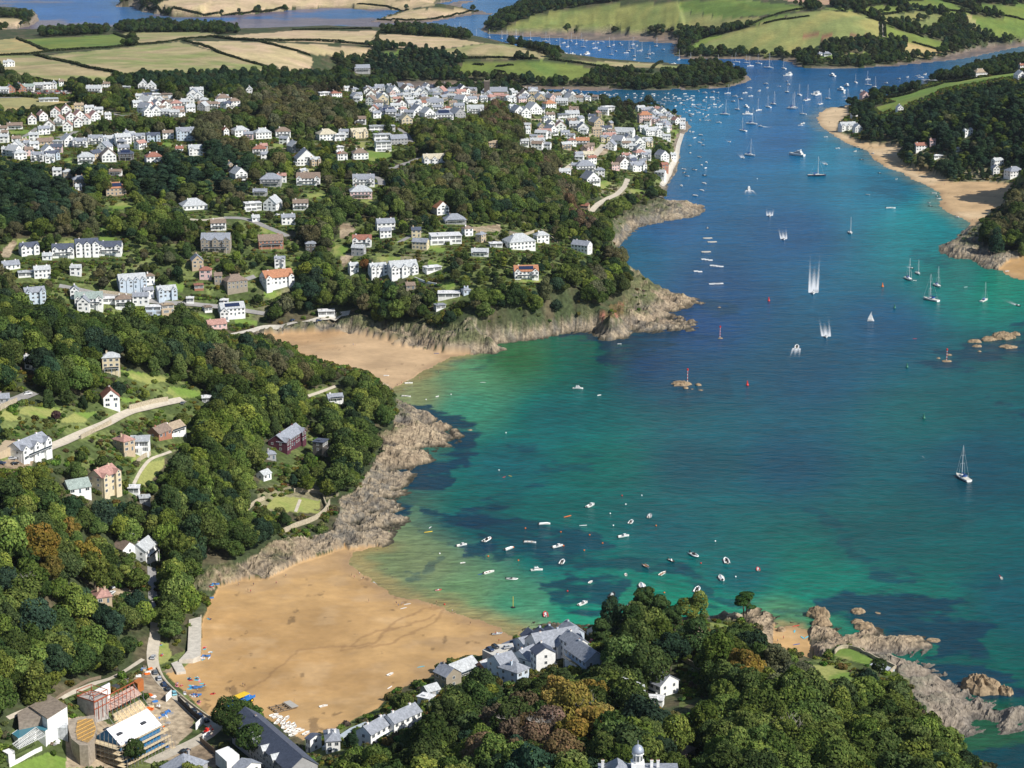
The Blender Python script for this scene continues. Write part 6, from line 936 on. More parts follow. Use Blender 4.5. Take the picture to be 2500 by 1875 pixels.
BP['sail_dinghy'] = (4.6, [('hull', hullmesh('hull', 4.6, 1.8, .5, GEL, open_=False), []), ('sail', MB().add([(.3, 0, 1), (-2.1, .35, 1.1), (-1.3, .3, 3.5), (.25, 0, 6.6), (.3, .06, 1), (-2.1, .41, 1.1), (-1.3, .36, 3.5), (.25, .06, 6.6)], [(0, 1, 2, 3), (7, 6, 5, 4), (0, 4, 5, 1), (1, 5, 6, 2), (2, 6, 7, 3), (3, 7, 4, 0)]).add([(.5, 0, .9), (2.1, 0, .7), (.35, 0, 5), (.5, .05, .9), (2.1, .05, .7), (.35, .05, 5)], [(0, 1, 2), (5, 4, 3), (0, 3, 4, 1), (1, 4, 5, 2), (2, 5, 3, 0)]).mesh('sail', mat('sailcloth', (.85, .84, .80), .8, .1)), []), ('mast', MB().tube((.35, 0, .4), (.35, 0, 6.9), .06).mesh('mast', ALU), [])])
BDESC = {'yacht': ('sailing_yacht', 'white sailing yacht with blue sail cover', 'yacht'), 'dark_yacht': ('sailing_yacht', 'large dark-hulled sailing yacht with tall mast', 'yacht'), 'small_yacht': ('sailing_boat', 'small white sailing boat with bare mast', 'sailing boat'), 'motor': ('motorboat', 'white motorboat with small windscreen cabin', 'motorboat'), 'cabin_cruiser': ('cabin_cruiser', 'white cabin cruiser with flybridge', 'cruiser'), 'motor_yacht': ('motor_yacht', 'large white motor yacht', 'motor yacht'), 'open': ('open_boat', 'open white boat with wooden seats', 'boat'), 'covered': ('covered_boat', 'white boat under a pale cover', 'boat'), 'rib': ('inflatable_boat', 'white inflatable boat with console', 'inflatable boat'), 'dark_rib': ('inflatable_boat', 'black inflatable boat with console', 'inflatable boat'), 'grey_rib': ('inflatable_boat', 'grey inflatable boat with console', 'inflatable boat'), 'red_rib': ('inflatable_boat', 'red inflatable boat with console', 'inflatable boat'), 'dinghy': ('dinghy', 'small white dinghy', 'dinghy'), 'wooden': ('rowing_boat', 'white rowing boat with wooden interior', 'rowing boat'), 'kayak_orange': ('kayak', 'orange kayak', 'kayak'), 'kayak_yellow': ('kayak', 'yellow kayak', 'kayak'), 'kayak_red': ('kayak', 'red kayak', 'kayak'), 'kayak_white': ('kayak', 'white kayak', 'kayak'), 'kayak_blue': ('kayak', 'blue kayak', 'kayak'), 'board_cyan': ('paddleboard', 'cyan paddleboard', 'paddleboard'), 'board_white': ('paddleboard', 'white paddleboard', 'paddleboard'), 'tender': ('launch', 'small moored launch', 'launch'), 'sail_dinghy': ('sailing_dinghy', 'sailing dinghy under white sails', 'sailing dinghy')}
def boat(kind, px, py, Lm, ang, place, dry=False, group=None):
    p = land(px, py) if dry else Vector(unproj(px, py, 0)); L0, parts = BP[kind]; s = Lm/L0; k = math.sin(math.atan2(HC, p.y)); a = math.radians(ang)
    nm, de, cat = BDESC[kind]; e = empty(nm, (p.x, p.y, p.z+.02 if dry else -.06*s), math.atan2(math.sin(a)/k, math.cos(a)), s)
    for n_, me, ch in parts:
        loc = (0, 0, 0)
        if isinstance(ch, str): loc = (-float(ch[1:])+.35, 0, 0); ch = []
        o = put(n_, me, e, loc)
        for n2_, m2 in ch: put(n2_, m2, o)
    tag(e, de, place, cat, group); return e
def L_of(px_len, py): return px_len/((py-937.5+1353)*.96727/HC)/2.6333     # crop pixels -> metres on the water
MOOR = 'moored off the near beach'
for c, x, y, w, a, kd in ((8, 1315, 93, 72, 2, 'covered'), (8, 945, 195, 62, 32, 'rib'), (8, 1087, 252, 60, 18, 'covered'), (8, 1222, 211, 75, -3, 'open'), (8, 1400, 238, 68, 12, 'motor'), (8, 783, 230, 64, 10, 'motor'), (8, 790, 342, 30, 8, 'dinghy'), (8, 958, 405, 68, 14, 'open'), (8, 1265, 390, 74, 3, 'cabin_cruiser'), (8, 1105, 447, 74, -2, 'rib'), (8, 1870, 80, 44, 48, 'rib'), (8, 1823, 173, 70, 8, 'motor'), (8, 1990, 42, 44, 58, 'grey_rib'), (8, 1428, 337, 48, 56, 'rib'), (8, 1968, 365, 52, -42, 'wooden'), (8, 2075, 412, 56, 26, 'wooden'), (8, 2130, 328, 48, -32, 'dark_rib'), (8, 1838, 418, 22, 90, 'dinghy'), (8, 1612, 466, 32, 30, 'dinghy'), (8, 1943, 497, 62, 105, 'covered'), (8, 1749, 552, 56, 52, 'dark_rib'), (8, 1563, 607, 66, 20, 'motor'), (8, 1866, 617, 54, 48, 'grey_rib'), (8, 1321, 675, 46, 98, 'red_rib'), (9, 90, 293, 66, -35, 'rib'), (9, 298, 330, 52, 95, 'rib'), (9, 265, 441, 50, 105, 'covered'), (9, 110, 515, 58, 50, 'rib'), (9, 502, 383, 34, 85, 'red_rib'), (5, 1612, 1622, 62, 22, 'motor')):
    px, py = P(c, x, y); f_ = 1+.9*abs(math.sin(math.radians(a))); boat(kd, px, py, min(max(L_of(w, py)*f_, 2.6), 8.5), a, MOOR)
boat('kayak_blue', *P(8, 908, 413), 3.8, 12, 'beside a moored open boat'); boat('kayak_white', *P(8, 1563, 100), 4, 3, 'paddled off the near beach'); boat('kayak_orange', *P(8, 1463, 42), 5, 14, 'paddled off the near beach'); boat('kayak_yellow', *P(8, 568, 142), 4.6, 8, 'paddled near the reef'); boat('board_white', *P(8, 580, 113), 3.2, 40, 'paddled near the reef'); boat('red_rib', *P(8, 632, 517), 3.4, 10, 'in the shallows of the near beach')
for c, x, y, a, kd in ((8, 325, 1060, 25, 'dinghy'), (8, 320, 1143, 35, 'kayak_white'), (8, 520, 1010, 12, 'board_cyan'), (8, 433, 607, 10, 'board_white'), (8, 408, 633, 15, 'board_white'), (8, 1010, 800, 8, 'grey_rib'), (7, 2080, 1265, 12, 'dinghy'), (7, 1345, 952, 70, 'board_white'), (9, 737, 782, 60, 'board_cyan'), (9, 788, 822, -45, 'board_cyan'), (9, 815, 820, 30, 'board_cyan'), (9, 748, 866, 10, 'kayak_blue'), (9, 745, 747, 10, 'kayak_red'), (5, 298, 785, 0, 'dinghy'), (5, 620, 640, 0, 'kayak_blue'), (6, 2105, 113, 5, 'dinghy')):
    boat(kd, *P(c, x, y), 5 if 'rib' in kd else 3.6, a, 'pulled up on the sand', True)
for x, y, a in ((1190, 830, 15), (1330, 862, 50), (1290, 905, 60), (1345, 925, 70), (1395, 935, 55), (1320, 960, 20), (1370, 975, 30), (1410, 960, 60), (1440, 990, 20), (1470, 1000, 15), (1540, 1025, 30), (1260, 870, 40), (1225, 850, 10), (1350, 1000, 15), (1300, 935, 75), (1400, 1040, 20), (1390, 1010, 10), (1230, 905, 40)): boat('dinghy', *P(12, x, y), 4.0, a, 'parked behind the slate building', True)
NB = 'in the open middle bay'
for c, x, y, w, a, kd in ((5, 1530, 868, 66, -2, 'cabin_cruiser'), (5, 1668, 910, 24, 10, 'dinghy'), (5, 425, 918, 62, -3, 'open'), (5, 442, 833, 50, 3, 'dinghy'), (5, 627, 918, 26, 20, 'dinghy'), (5, 1055, 1435, 30, 20, 'kayak_red'), (5, 1095, 1428, 30, -15, 'kayak_yellow'), (5, 918, 826, 38, 0, 'board_white'), (5, 1941, 1552, 26, 90, 'board_white'), (5, 1797, 580, 24, 0, 'dinghy'), (6, 1838, 213, 26, 5, 'kayak_white'), (6, 1510, 172, 22, 0, 'dinghy'), (6, 1510, 545, 20, 0, 'kayak_red'), (9, 2057, 425, 36, 100, 'kayak_red'), (9, 2067, 440, 20, 80, 'dinghy')):
    px, py = P(c, x, y); boat(kd, px, py, max(2.8, min(8, L_of(w, py))), a, NB)
for c, x, y, L, a, kd in ((6, 1470, 165, 13, -40, 'yacht'), (6, 1530, 128, 9, -60, 'small_yacht'), (6, 1655, 208, 12, -45, 'yacht'), (6, 1613, 298, 15, 165, 'yacht'), (6, 1957, 303, 11, 15, 'yacht'), (6, 1818, 1445, 14, 140, 'yacht'), (3, 1095, 1500, 11, -80, 'small_yacht'), (3, 880, 1132, 19, 0, 'dark_yacht'), (3, 450, 1000, 14, -8, 'yacht'), (3, 405, 842, 12, 170, 'yacht'), (3, 462, 799, 15, -5, 'yacht'), (3, 750, 1000, 21, 172, 'motor_yacht')): boat(kd, *P(c, x, y), L, a, 'anchored in the outer channel')
boat('sail_dinghy', *P(6, 1227, 432), 5, 0, 'alone in the channel')
HB = 'in the main harbour pool'
for x, y in ((67, 405), (135, 405), (248, 410), (330, 415), (362, 400), (430, 407), (452, 427), (505, 410), (668, 442), (1130, 532), (1208, 512), (1210, 547), (1253, 562), (690, 594), (768, 612), (905, 672), (955, 637), (1077, 642), (568, 690), (372, 706), (306, 602), (505, 712), (790, 735)): boat('small_yacht', *P(3, x, y), random.uniform(9, 12.5), random.uniform(-25, 12)+random.choice((0, 180)), HB)
for x, y in ((570, 438), (818, 647), (603, 672), (730, 695), (290, 738), (720, 700)): boat('yacht', *P(3, x, y), random.uniform(13, 17), random.uniform(-15, 12), HB)
for x, y, L in ((705, 487, 16), (980, 490, 13), (1075, 555, 12), (1035, 582, 15), (885, 614, 17), (435, 738, 13), (425, 690, 10), (690, 490, 12), (870, 608, 12), (1055, 600, 9)): boat('cabin_cruiser', *P(3, x, y), L, random.choice((100, 170, 0, 8, -20)), HB)
for x, y in ((447, 567), (393, 640), (418, 600), (455, 620), (345, 655), (355, 622), (512, 587), (563, 567), (553, 542), (690, 525), (700, 548), (1327, 538), (1410, 510), (1465, 497), (1535, 488), (1578, 480), (1168, 587), (1270, 602), (790, 797), (775, 808), (250, 790), (120, 590), (160, 600), (215, 595), (245, 600), (68, 738), (1190, 640), (1550, 500), (1520, 492)): boat('motor', *P(3, x, y), random.uniform(6, 9), random.uniform(-20, 20), HB)
for x, y in ((135, 870), (95, 888), (85, 850), (65, 938), (150, 935), (127, 918), (148, 900), (67, 985), (125, 1010), (140, 1062), (165, 1083), (170, 1045), (95, 1093), (25, 1088), (30, 1112), (47, 1133), (160, 1130), (155, 1180), (140, 1225), (100, 1260), (10, 1195), (178, 1467), (70, 775), (130, 773), (190, 775), (65, 848)): boat(random.choice(('motor', 'rib', 'open', 'covered', 'dark_rib')), *P(3, x, y), random.uniform(4.5, 6.5), random.choice((-10, 10, 170, 80, 60)), 'along the town shore')
for x, y in ((1128, 975), (1135, 946), (1165, 960), (1240, 990), (1168, 1028), (1285, 1115), (1392, 1152), (1208, 1253), (1600, 1305), (1612, 1327), (1655, 1265), (1660, 1278), (1635, 1243), (1783, 1400), (938, 882), (1015, 955)): boat(random.choice(('open', 'motor', 'dark_rib', 'rib')), *P(3, x, y), random.uniform(4, 6), random.uniform(-20, 20), 'off the far golden beach')
boat('open', *P(3, 1355, 1340), 9, 0, 'dark and low, off the far golden beach')
for c, x, y, k_ in ((2, 468, 208, 0), (2, 600, 200, 0), (2, 737, 204, 0), (2, 768, 192, 0), (2, 808, 185, 1), (2, 960, 243, 0), (2, 873, 240, 0), (2, 1040, 250, 0), (2, 1073, 267, 2), (2, 1130, 247, 0), (2, 1175, 272, 0), (2, 1222, 258, 0), (2, 1285, 303, 0), (2, 1320, 268, 0), (2, 1345, 285, 0), (2, 1390, 265, 1), (2, 1412, 302, 0), (2, 1440, 278, 1), (2, 1465, 303, 0), (2, 1487, 268, 0), (2, 1520, 284, 0), (2, 1550, 262, 0), (2, 1565, 304, 0), (2, 1585, 264, 1), (2, 1590, 352, 3), (2, 1630, 282, 1), (2, 1640, 312, 0), (2, 1660, 277, 1), (2, 1670, 325, 1), (2, 1685, 272, 1), (2, 1730, 303, 0), (2, 1745, 354, 0), (2, 1760, 292, 0), (2, 1775, 332, 1), (2, 1800, 282, 1), (2, 1812, 293, 1), (2, 1840, 342, 1), (2, 1855, 330, 0), (2, 1880, 315, 0), (2, 1895, 364, 0), (2, 1910, 297, 1), (2, 1940, 325, 0), (2, 1925, 330, 1), (2, 1990, 352, 0), (2, 2005, 345, 1), (2, 2035, 300, 0), (2, 2080, 322, 1), (2, 1895, 384, 1), (2, 2145, 412, 1), (2, 2180, 385, 0), (2, 1980, 376, 0), (2, 1885, 287, 0)):
    boat(('small_yacht', 'motor', 'yacht', 'cabin_cruiser')[k_], *P(c, x, y), random.uniform(9.5, 12.5) if k_ == 0 else 15 if k_ > 1 else 8.5, random.uniform(-25, 25), 'in the upper creek moorings')
pp = [P(2, 1330, 318), P(2, 1625, 384)]
for i in range(24): t_ = i/23; boat(random.choice(('motor', 'small_yacht', 'cabin_cruiser')), pp[0][0]+(pp[1][0]-pp[0][0])*t_, pp[0][1]+(pp[1][1]-pp[0][1])*t_+random.choice((-2.2, 2.2)), random.uniform(7, 10), 75, 'along the upper creek pontoon')
v = [Vector(unproj(*q, .5)) for q in pp]; b = MB(); d_ = (v[1]-v[0]); n_ = Vector((-d_.y, d_.x, 0)).normalized()*2; mid = (v[0]+v[1])/2; b.add([tuple(q+s*n_-mid+Vector((0, 0, z))) for z in (-.4, .1) for q, s in ((v[0], -1), (v[1], -1), (v[1], 1), (v[0], 1))], [(0, 1, 2, 3), (7, 6, 5, 4), (0, 4, 5, 1), (1, 5, 6, 2), (2, 6, 7, 3), (3, 7, 4, 0)]); tag(link('pontoon', b.mesh('pontoon', CONC), loc=mid), 'long walkway pontoon lined with boats in the upper creek', '', 'pontoon')
for poly, n_, pl, sep in ((PL(2, (360, 535), (900, 545), (1250, 562), (1240, 580), (800, 590), (360, 565)), 46, 'on the creek mud', 6), (PL(2, (1150, 595), (1700, 590), (2212, 600), 3, (300, 640), (200, 780), (80, 760), (0, 690), 2, (1950, 650), (1700, 620), (1300, 605)), 104, 'in the crowded town moorings', 6.5)):
    P0 = []; xs = [p[0] for p in poly]; ys = [p[1] for p in poly]
    for _ in range(9000):
        px, py = random.uniform(min(xs), max(xs)), random.uniform(min(ys), max(ys))
        if len(P0) >= n_: break
        if in2(px, py, poly) and all(abs(px-a) > sep*1.3 or abs(py-b_) > sep*.35 for a, b_ in P0) and ZI(*unproj(px, py)[:2], sdist) < -4: P0.append((px, py)); boat(random.choice(('tender', 'motor', 'covered', 'tender', 'dinghy')), px, py, random.uniform(4.2, 6.6), random.uniform(-20, 20), pl)
def simple(name, c, x, y, parts, desc, cat, group=None, place='', h=0, rz=0, dry=False):
    p = land(*P(c, x, y)) if dry else Vector(unproj(*P(c, x, y), 0)); e = empty(name, (p.x, p.y, p.z+h), rz)
    for n_, me in parts: put(n_, me, e)
    tag(e, desc, place, cat, group); return e
RAFT = MB().box(-4, 4, -1.6, 1.6, -.2, .55).mesh('deck', CONC); RF = MB().box(-3.6, -2.6, -1.9, 1.9, -.3, .2).box(2.6, 3.6, -1.9, 1.9, -.3, .2).mesh('float', BLK)
for c, x, y in ((3, 178, 1533), (3, 207, 1557), (3, 168, 1621)): simple('pontoon_raft', c, x, y, (('deck', RAFT), ('float', RF)), 'large flat white raft moored off the town point', 'raft', rz=.15)
for x, y in ((152, 36), (172, 39), (195, 42), (207, 76), (226, 78), (245, 81), (265, 83), (203, 195), (222, 193), (243, 193), (263, 192), (104, 113), (128, 116)): simple('float_raft', 6, x, y, (('deck', MB().box(-1.9, 1.9, -1.4, 1.4, -.1, .55).mesh('deck', GEL)), ('rim', MB().box(-2.0, 2.0, -1.5, 1.5, -.2, .1).mesh('rim', BLK))), 'small white float in the short rows off the rocky point', 'raft', rz=.1)
BUOY = {k: MB().ball((0, 0, .25), .42).mesh('float', m_) for k, m_ in (('orange', ORA), ('red', REDP), ('white', GEL))}; RING = MB().tube((0, 0, .6), (0, 0, .85), .06).mesh('ring', BLK)
for c, x, y, k in ((8, 1192, 120, 'orange'), (8, 1420, 144, 'orange'), (8, 1605, 163, 'orange'), (8, 1757, 102, 'white'), (8, 1737, 25, 'white'), (8, 2032, 103, 'orange'), (8, 1688, 216, 'orange'), (8, 1570, 262, 'orange'), (8, 953, 300, 'orange'), (8, 1147, 327, 'orange'), (8, 641, 283, 'white'), (8, 1463, 524, 'red'), (8, 2085, 534, 'orange'), (8, 672, 610, 'red'), (9, 227, 203, 'white'), (9, 135, 345, 'red'), (9, 358, 432, 'white'), (5, 1837, 1612, 'white'), (5, 1813, 1556, 'red'), (5, 1067, 1152, 'white'), (5, 1022, 1392, 'white'), (5, 714, 905, 'white'), (5, 553, 938, 'white'), (3, 1208, 1253, 'orange'), (3, 497, 1150, 'white'), (8, 970, 183, 'orange'), (8, 1115, 243, 'orange'), (8, 1255, 210, 'orange'), (8, 1437, 233, 'orange')):
    e = simple('mooring_buoy', c, x, y, (('float', BUOY[k]), ('ring', RING)), f'small {k} mooring buoy', 'buoy', place='in the bays')
NAV = lambda m_: (('body', MB().rings([[(r*math.cos(i*math.pi/4), r*math.sin(i*math.pi/4), z) for i in range(8)] for r, z in ((.9, -.2), (1.0, .5), (.55, 1.2), (.3, 2.4), (.05, 2.5))]).mesh('body', m_)), ('topmark', MB().box(-.3, .3, -.3, .3, 2.5, 3.1).mesh('topmark', m_)))
GRN_ = mat('green_buoy', (.03, .16, .10), .5, .3)
for c, x, y, m_, k in ((6, 433, 845, REDP, 'red'), (6, 571, 303, REDP, 'red'), (6, 1302, 211, ORA, 'orange'), (6, 1380, 349, GRN_, 'green'), (6, 1460, 730, GRN_, 'green'), (6, 1568, 1058, GRN_, 'green')): simple('channel_buoy', c, x, y, NAV(m_), f'{k} channel marker buoy', 'buoy', place='in the deep channel')
def beacon(c, x, y, H_, label, yellow=False):
    ms = [REDP, GEL] if not yellow else [YEL, YEL]; b = MB(); n_ = 8
    for i in range(n_): b.tube((0, 0, H_*i/n_-.5), (0, 0, H_*(i+1)/n_-.5), .22 if not yellow else .12, m=i % 2)
    parts = [('post', b.mesh('post', ms))]
    if not yellow: parts.append(('topmark', MB().tube((0, 0, H_-.5), (0, 0, H_+.9), .55, n=8).mesh('topmark', REDP)))
    else: parts.append(('base', MB().ball((0, 0, .1), 1.2, .35).mesh('base', BLK)))
    simple('beacon' if not yellow else 'marker_pole', c, x, y, parts, label, 'beacon' if not yellow else 'pole')
beacon(6, 48, 826, 8.5, 'tall red and white striped beacon post on the mid-bay rocks'); beacon(6, 257, 541, 8, 'red and white striped beacon post off the rocky point'); beacon(6, 1714, 690, 8, 'beacon post on the small rocks at right'); beacon(8, 1113, 628, 6, 'yellow pole standing in the shallows off the near beach', True)
# speedboats and their wakes
FO = bpy.data.materials.new('foam'); FO.use_nodes = True; t = FO.node_tree; t.nodes.clear(); out = N(t, 'OutputMaterial'); df = N(t, 'BsdfDiffuse'); df.inputs[0].default_value = (.85, .88, .9, 1); tp = N(t, 'BsdfTransparent'); mx = N(t, 'MixShader')
at = N(t, 'Attribute', attribute_name='foam'); ps = N(t, 'NewGeometry').outputs['Position']; mp = N(t, 'Mapping'); mp.inputs['Scale'].default_value = (1, .8, 1); t.links.new(ps, mp.inputs[0]); nz = noise(t, 1.2, 6, mp.outputs[0], .7)
a1 = N(t, 'Math', operation='ADD'); t.links.new(nz, a1.inputs[0]); t.links.new(at.outputs['Fac'], a1.inputs[1]); r_ = ramp(t, a1.outputs[0], 0, .68, .88, 1.4); t.links.new(r_, mx.inputs[0]); t.links.new(tp.outputs[0], mx.inputs[1]); t.links.new(df.outputs[0], mx.inputs[2]); t.links.new(mx.outputs[0], out.inputs[0])
def wake(c, A, B, w0, w1, label, strength=1.0, vee=True, kd=None, L=6.5):
    a, b_ = Vector(unproj(*P(c, *A), .06)), Vector(unproj(*P(c, *B), .06)); d = b_-a; D = d.length; d.normalize(); nrm = Vector((-d.y, d.x, 0)); NU, NV = max(24, int(D/2.5)), 24; V = []; FA = []
    for i in range(NU+1):
        u = i/NU; w = w0+(w1-w0)*u**.55
        for j in range(NV+1):
            v = j/NV*2-1; V.append(a+d*D*u+nrm*w*v); e_ = math.exp(-((abs(v)-.72)/.22)**2) if vee else 0; core = math.exp(-(v/.5)**2)*(1-u)**.8
            FA.append(max(0, ((.75*core+.45*e_)*math.exp(-u*4.2)+(.30*e_+.22*core)*(1-u)+.35*math.exp(-u*16)))*strength*(1 if abs(v) < .97 else 0)*min(1, (1-u)*6)+.05)
    Q = [(i*(NV+1)+j, i*(NV+1)+j+1, (i+1)*(NV+1)+j+1, (i+1)*(NV+1)+j) for i in range(NU) for j in range(NV)]
    me = mkmesh('wake', [tuple(v-a) for v in V], Q); q = me.attributes.new('foam', 'FLOAT', 'POINT'); q.data.foreach_set('value', np.array(FA, np.float32)); o = link('wake', me, mat=FO, loc=a); o['kind'] = 'stuff'; o['label'] = label; o['category'] = 'wake'
    if kd:
        A2 = P(c, *A); e = boat(kd, A2[0], A2[1], L, 0, 'under way ahead of its foaming wake'); e.rotation_euler[2] = math.atan2(-d.y, -d.x); e.location += -d*L*.4; e.rotation_euler[1] = -.05
wake(6, (858, 250), (880, -270), 4, 6.5, 'long bright wake behind the speedboat in mid channel', 1.15, kd='motor', L=8); wake(6, (940, 530), (905, 230), 3.5, 6, 'spreading wake behind the second speedboat', 1.0, kd='motor', L=7); wake(6, (750, 606), (695, 860), 3, 6, 'wake trailing toward the viewer behind the launch', .8, kd='rib', L=8)
wake(6, (1487, 91), (1330, 20), 1.5, 4, 'curved wake by the anchored yachts', .75, kd='dark_rib', L=5); wake(6, (2168, 330), (1700, 120), 1.5, 6, 'very long thin wake crossing toward the right edge', .62, kd='dark_rib', L=6); wake(3, (668, 1537), (640, 1330), 3, 6, 'wake behind the speedboat below the harbour', 1.0, kd='motor', L=7); wake(3, (577, 1387), (584, 1240), 3, 6, 'wake behind the middle speedboat', .95, kd='motor', L=7)
wake(3, (445, 1222), (490, 1360), 3, 14, 'wake trailing toward the viewer from the cruiser', .75, kd='cabin_cruiser', L=9); wake(3, (405, 1015), (320, 900), 2, 5, 'wake left of the anchored yacht', .85, kd='rib', L=6); wake(3, (938, 1057), (830, 960), 2, 5, 'diagonal wake behind the dark yacht', .8, kd='rib', L=6); wake(3, (318, 912), (295, 860), 2, 6, 'short wake near the town quay', .8, kd='rib', L=6); wake(3, (535, 815), (750, 826), 2, 6, 'straight wake across the harbour mouth', .95, kd='motor', L=7); wake(3, (640, 555), (612, 530), 2, 9, 'short wake in the upper pool', .7, kd='rib', L=6); wake(3, (1065, 617), (960, 655), 1.5, 5, 'pale wake near the far beach tip', .6); wake(3, (130, 672), (80, 720), 2, 6, 'faint wake through the crowded moorings', .6)
wake(3, (1015, 957), (800, 930), 1, 4, 'thin wake toward the golden beach', .5, False); wake(9, (2300, 395), (1800, 325), 1.5, 3, 'upper white foam line at lower right', .55, False); wake(9, (2300, 420), (1850, 370), 1.2, 2.5, 'lower white foam line at lower right', .5, False); wake(6, (1560, 1300), (1830, 1600), .8, 1.6, 'thin broken foam line left of the large yacht', .42, False); wake(8, (215, 462), (360, 552), .7, 1.2, 'small breaking ripple at the near beach edge', .8, False); wake(8, (665, 632), (770, 688), .6, 1.0, 'short breaking ripple on the near beach edge', .8, False); wake(5, (430, 815), (690, 738), .5, 1.0, 'small breaking ripple along the north beach edge', .7, False)
# rocks standing clear of the shore
ROCKM = mat('sea_rock', (.27, .20, .125), .9, .15, .5, .5)
def searock(c, x, y, w, hh, rot, label, sub=0, seed=None):
    px, py = P(c, x, y); p = Vector(unproj(px, py, 0)); L = L_of(w, py); g = seed or int(x+y*3); NU, NV = 42, 18; V = []
    D = L*.42
    for j in range(NV+1):
        ph = math.pi/2*j/NV
        for i in range(NU):
            a = 2*math.pi*i/NU; cx_, cy_ = math.cos(a)*math.cos(ph), math.sin(a)*math.cos(ph); q = np.array([cx_*L*.5+g, ]); r_ = .62+.75*float(fbm(np.array([cx_*1.7*L/8+g]), np.array([cy_*1.7*L/8-g]), 1.3, 4)[0])
            rz_ = float(ridged(np.array([cx_*L*.35+cy_*L*.1+g]), np.array([cy_*D*1.4+g*.7]), 2.0, 3)[0]); V.append((cx_*L*.5*r_, cy_*D*r_, math.sin(ph)*hh*(.35+1.1*rz_)*(1 if j < NV else 1)-.35+(math.floor(rz_*6)/6-.5)*.5*math.sin(ph)))
    Q = [(j*NU+i, j*NU+(i+1) % NU, (j+1)*NU+(i+1) % NU, (j+1)*NU+i) for j in range(NV) for i in range(NU)]; me = mkmesh('sea_rock', V, Q, False); o = link('sea_rock', me, mat=ROCKM, loc=(p.x, p.y, 0)); o.rotation_euler[2] = math.radians(rot); tag(o, label, '', 'rock')
for a in ((6, 1895, 565, 90, 1.8, 5, 'low tan rock at the left of the right-hand islet'), (6, 1912, 595, 72, 1.2, 0, 'small flat rock below the right-hand islet'), (6, 1985, 552, 100, 2.4, 8, 'tan rock in the middle of the right-hand islet'), (6, 2075, 540, 160, 4, 5, 'largest craggy rock of the right-hand islet'), (6, 2155, 520, 75, 2.2, 0, 'rock at the right end of the islet'), (6, 2110, 600, 110, 1.5, 4, 'low broken rock in front of the islet'), (6, 1925, 628, 26, 1, 0, 'tiny rock below the islet'), (6, 1660, 671, 30, .8, 0, 'tiny dark rock left of the right beacon'), (6, 1715, 690, 65, .9, 0, 'dark low rock under the right beacon'), (6, 1730, 650, 40, .8, 0, 'small dark rock above the right beacon'), (6, 10, 838, 130, 2.0, 4, 'long tan rock beneath the tall striped beacon'), (6, 116, 844, 44, 1.2, 0, 'small tan rock right of the tall beacon'), (6, 36, 864, 36, 1.3, 0, 'small tan rock in front of the tall beacon'), (6, 135, 876, 34, .5, 0, 'low dark rock right of the beacon group'), (6, 82, 868, 30, .4, 0, 'half-sunk rock in the beacon group'), (6, 262, 543, 36, .7, 0, 'dark rock beneath the striped point beacon'), (6, 253, 343, 24, .6, 0, 'tiny rock off the rocky point'),
 (9, 885, 682, 150, 4, -12, 'large tan rock off the small cove'), (9, 912, 735, 140, 3.2, 25, 'slanting tan rock below the cove rock'), (9, 1148, 655, 105, 1.6, 35, 'weed-brown rock far out from the cove'), (9, 1143, 722, 95, 1.3, 10, 'low orange-brown rock off the reef'), (9, 1190, 757, 150, 2.2, 8, 'long stepped rock touching the reef'), (9, 1632, 838, 95, .7, 0, 'barely awash weedy rock off the reef tip'), (9, 1275, 662, 50, .5, 0, 'small awash rock in dark weed'), (9, 1930, 1150, 250, 5.0, -38, 'long tawny rock ridge at lower right'), (9, 2090, 1180, 110, 3.2, -30, 'tawny rock at the end of the lower-right ridge'), (9, 650, 782, 62, 2.2, 0, 'grey boulder on the cove sand'), (5, 835, 1132, 40, .6, 0, 'small awash rock off the headland reef'), (5, 2195, 345, 50, 1.5, 0, 'tan rock at the end of the point')): searock(*a)
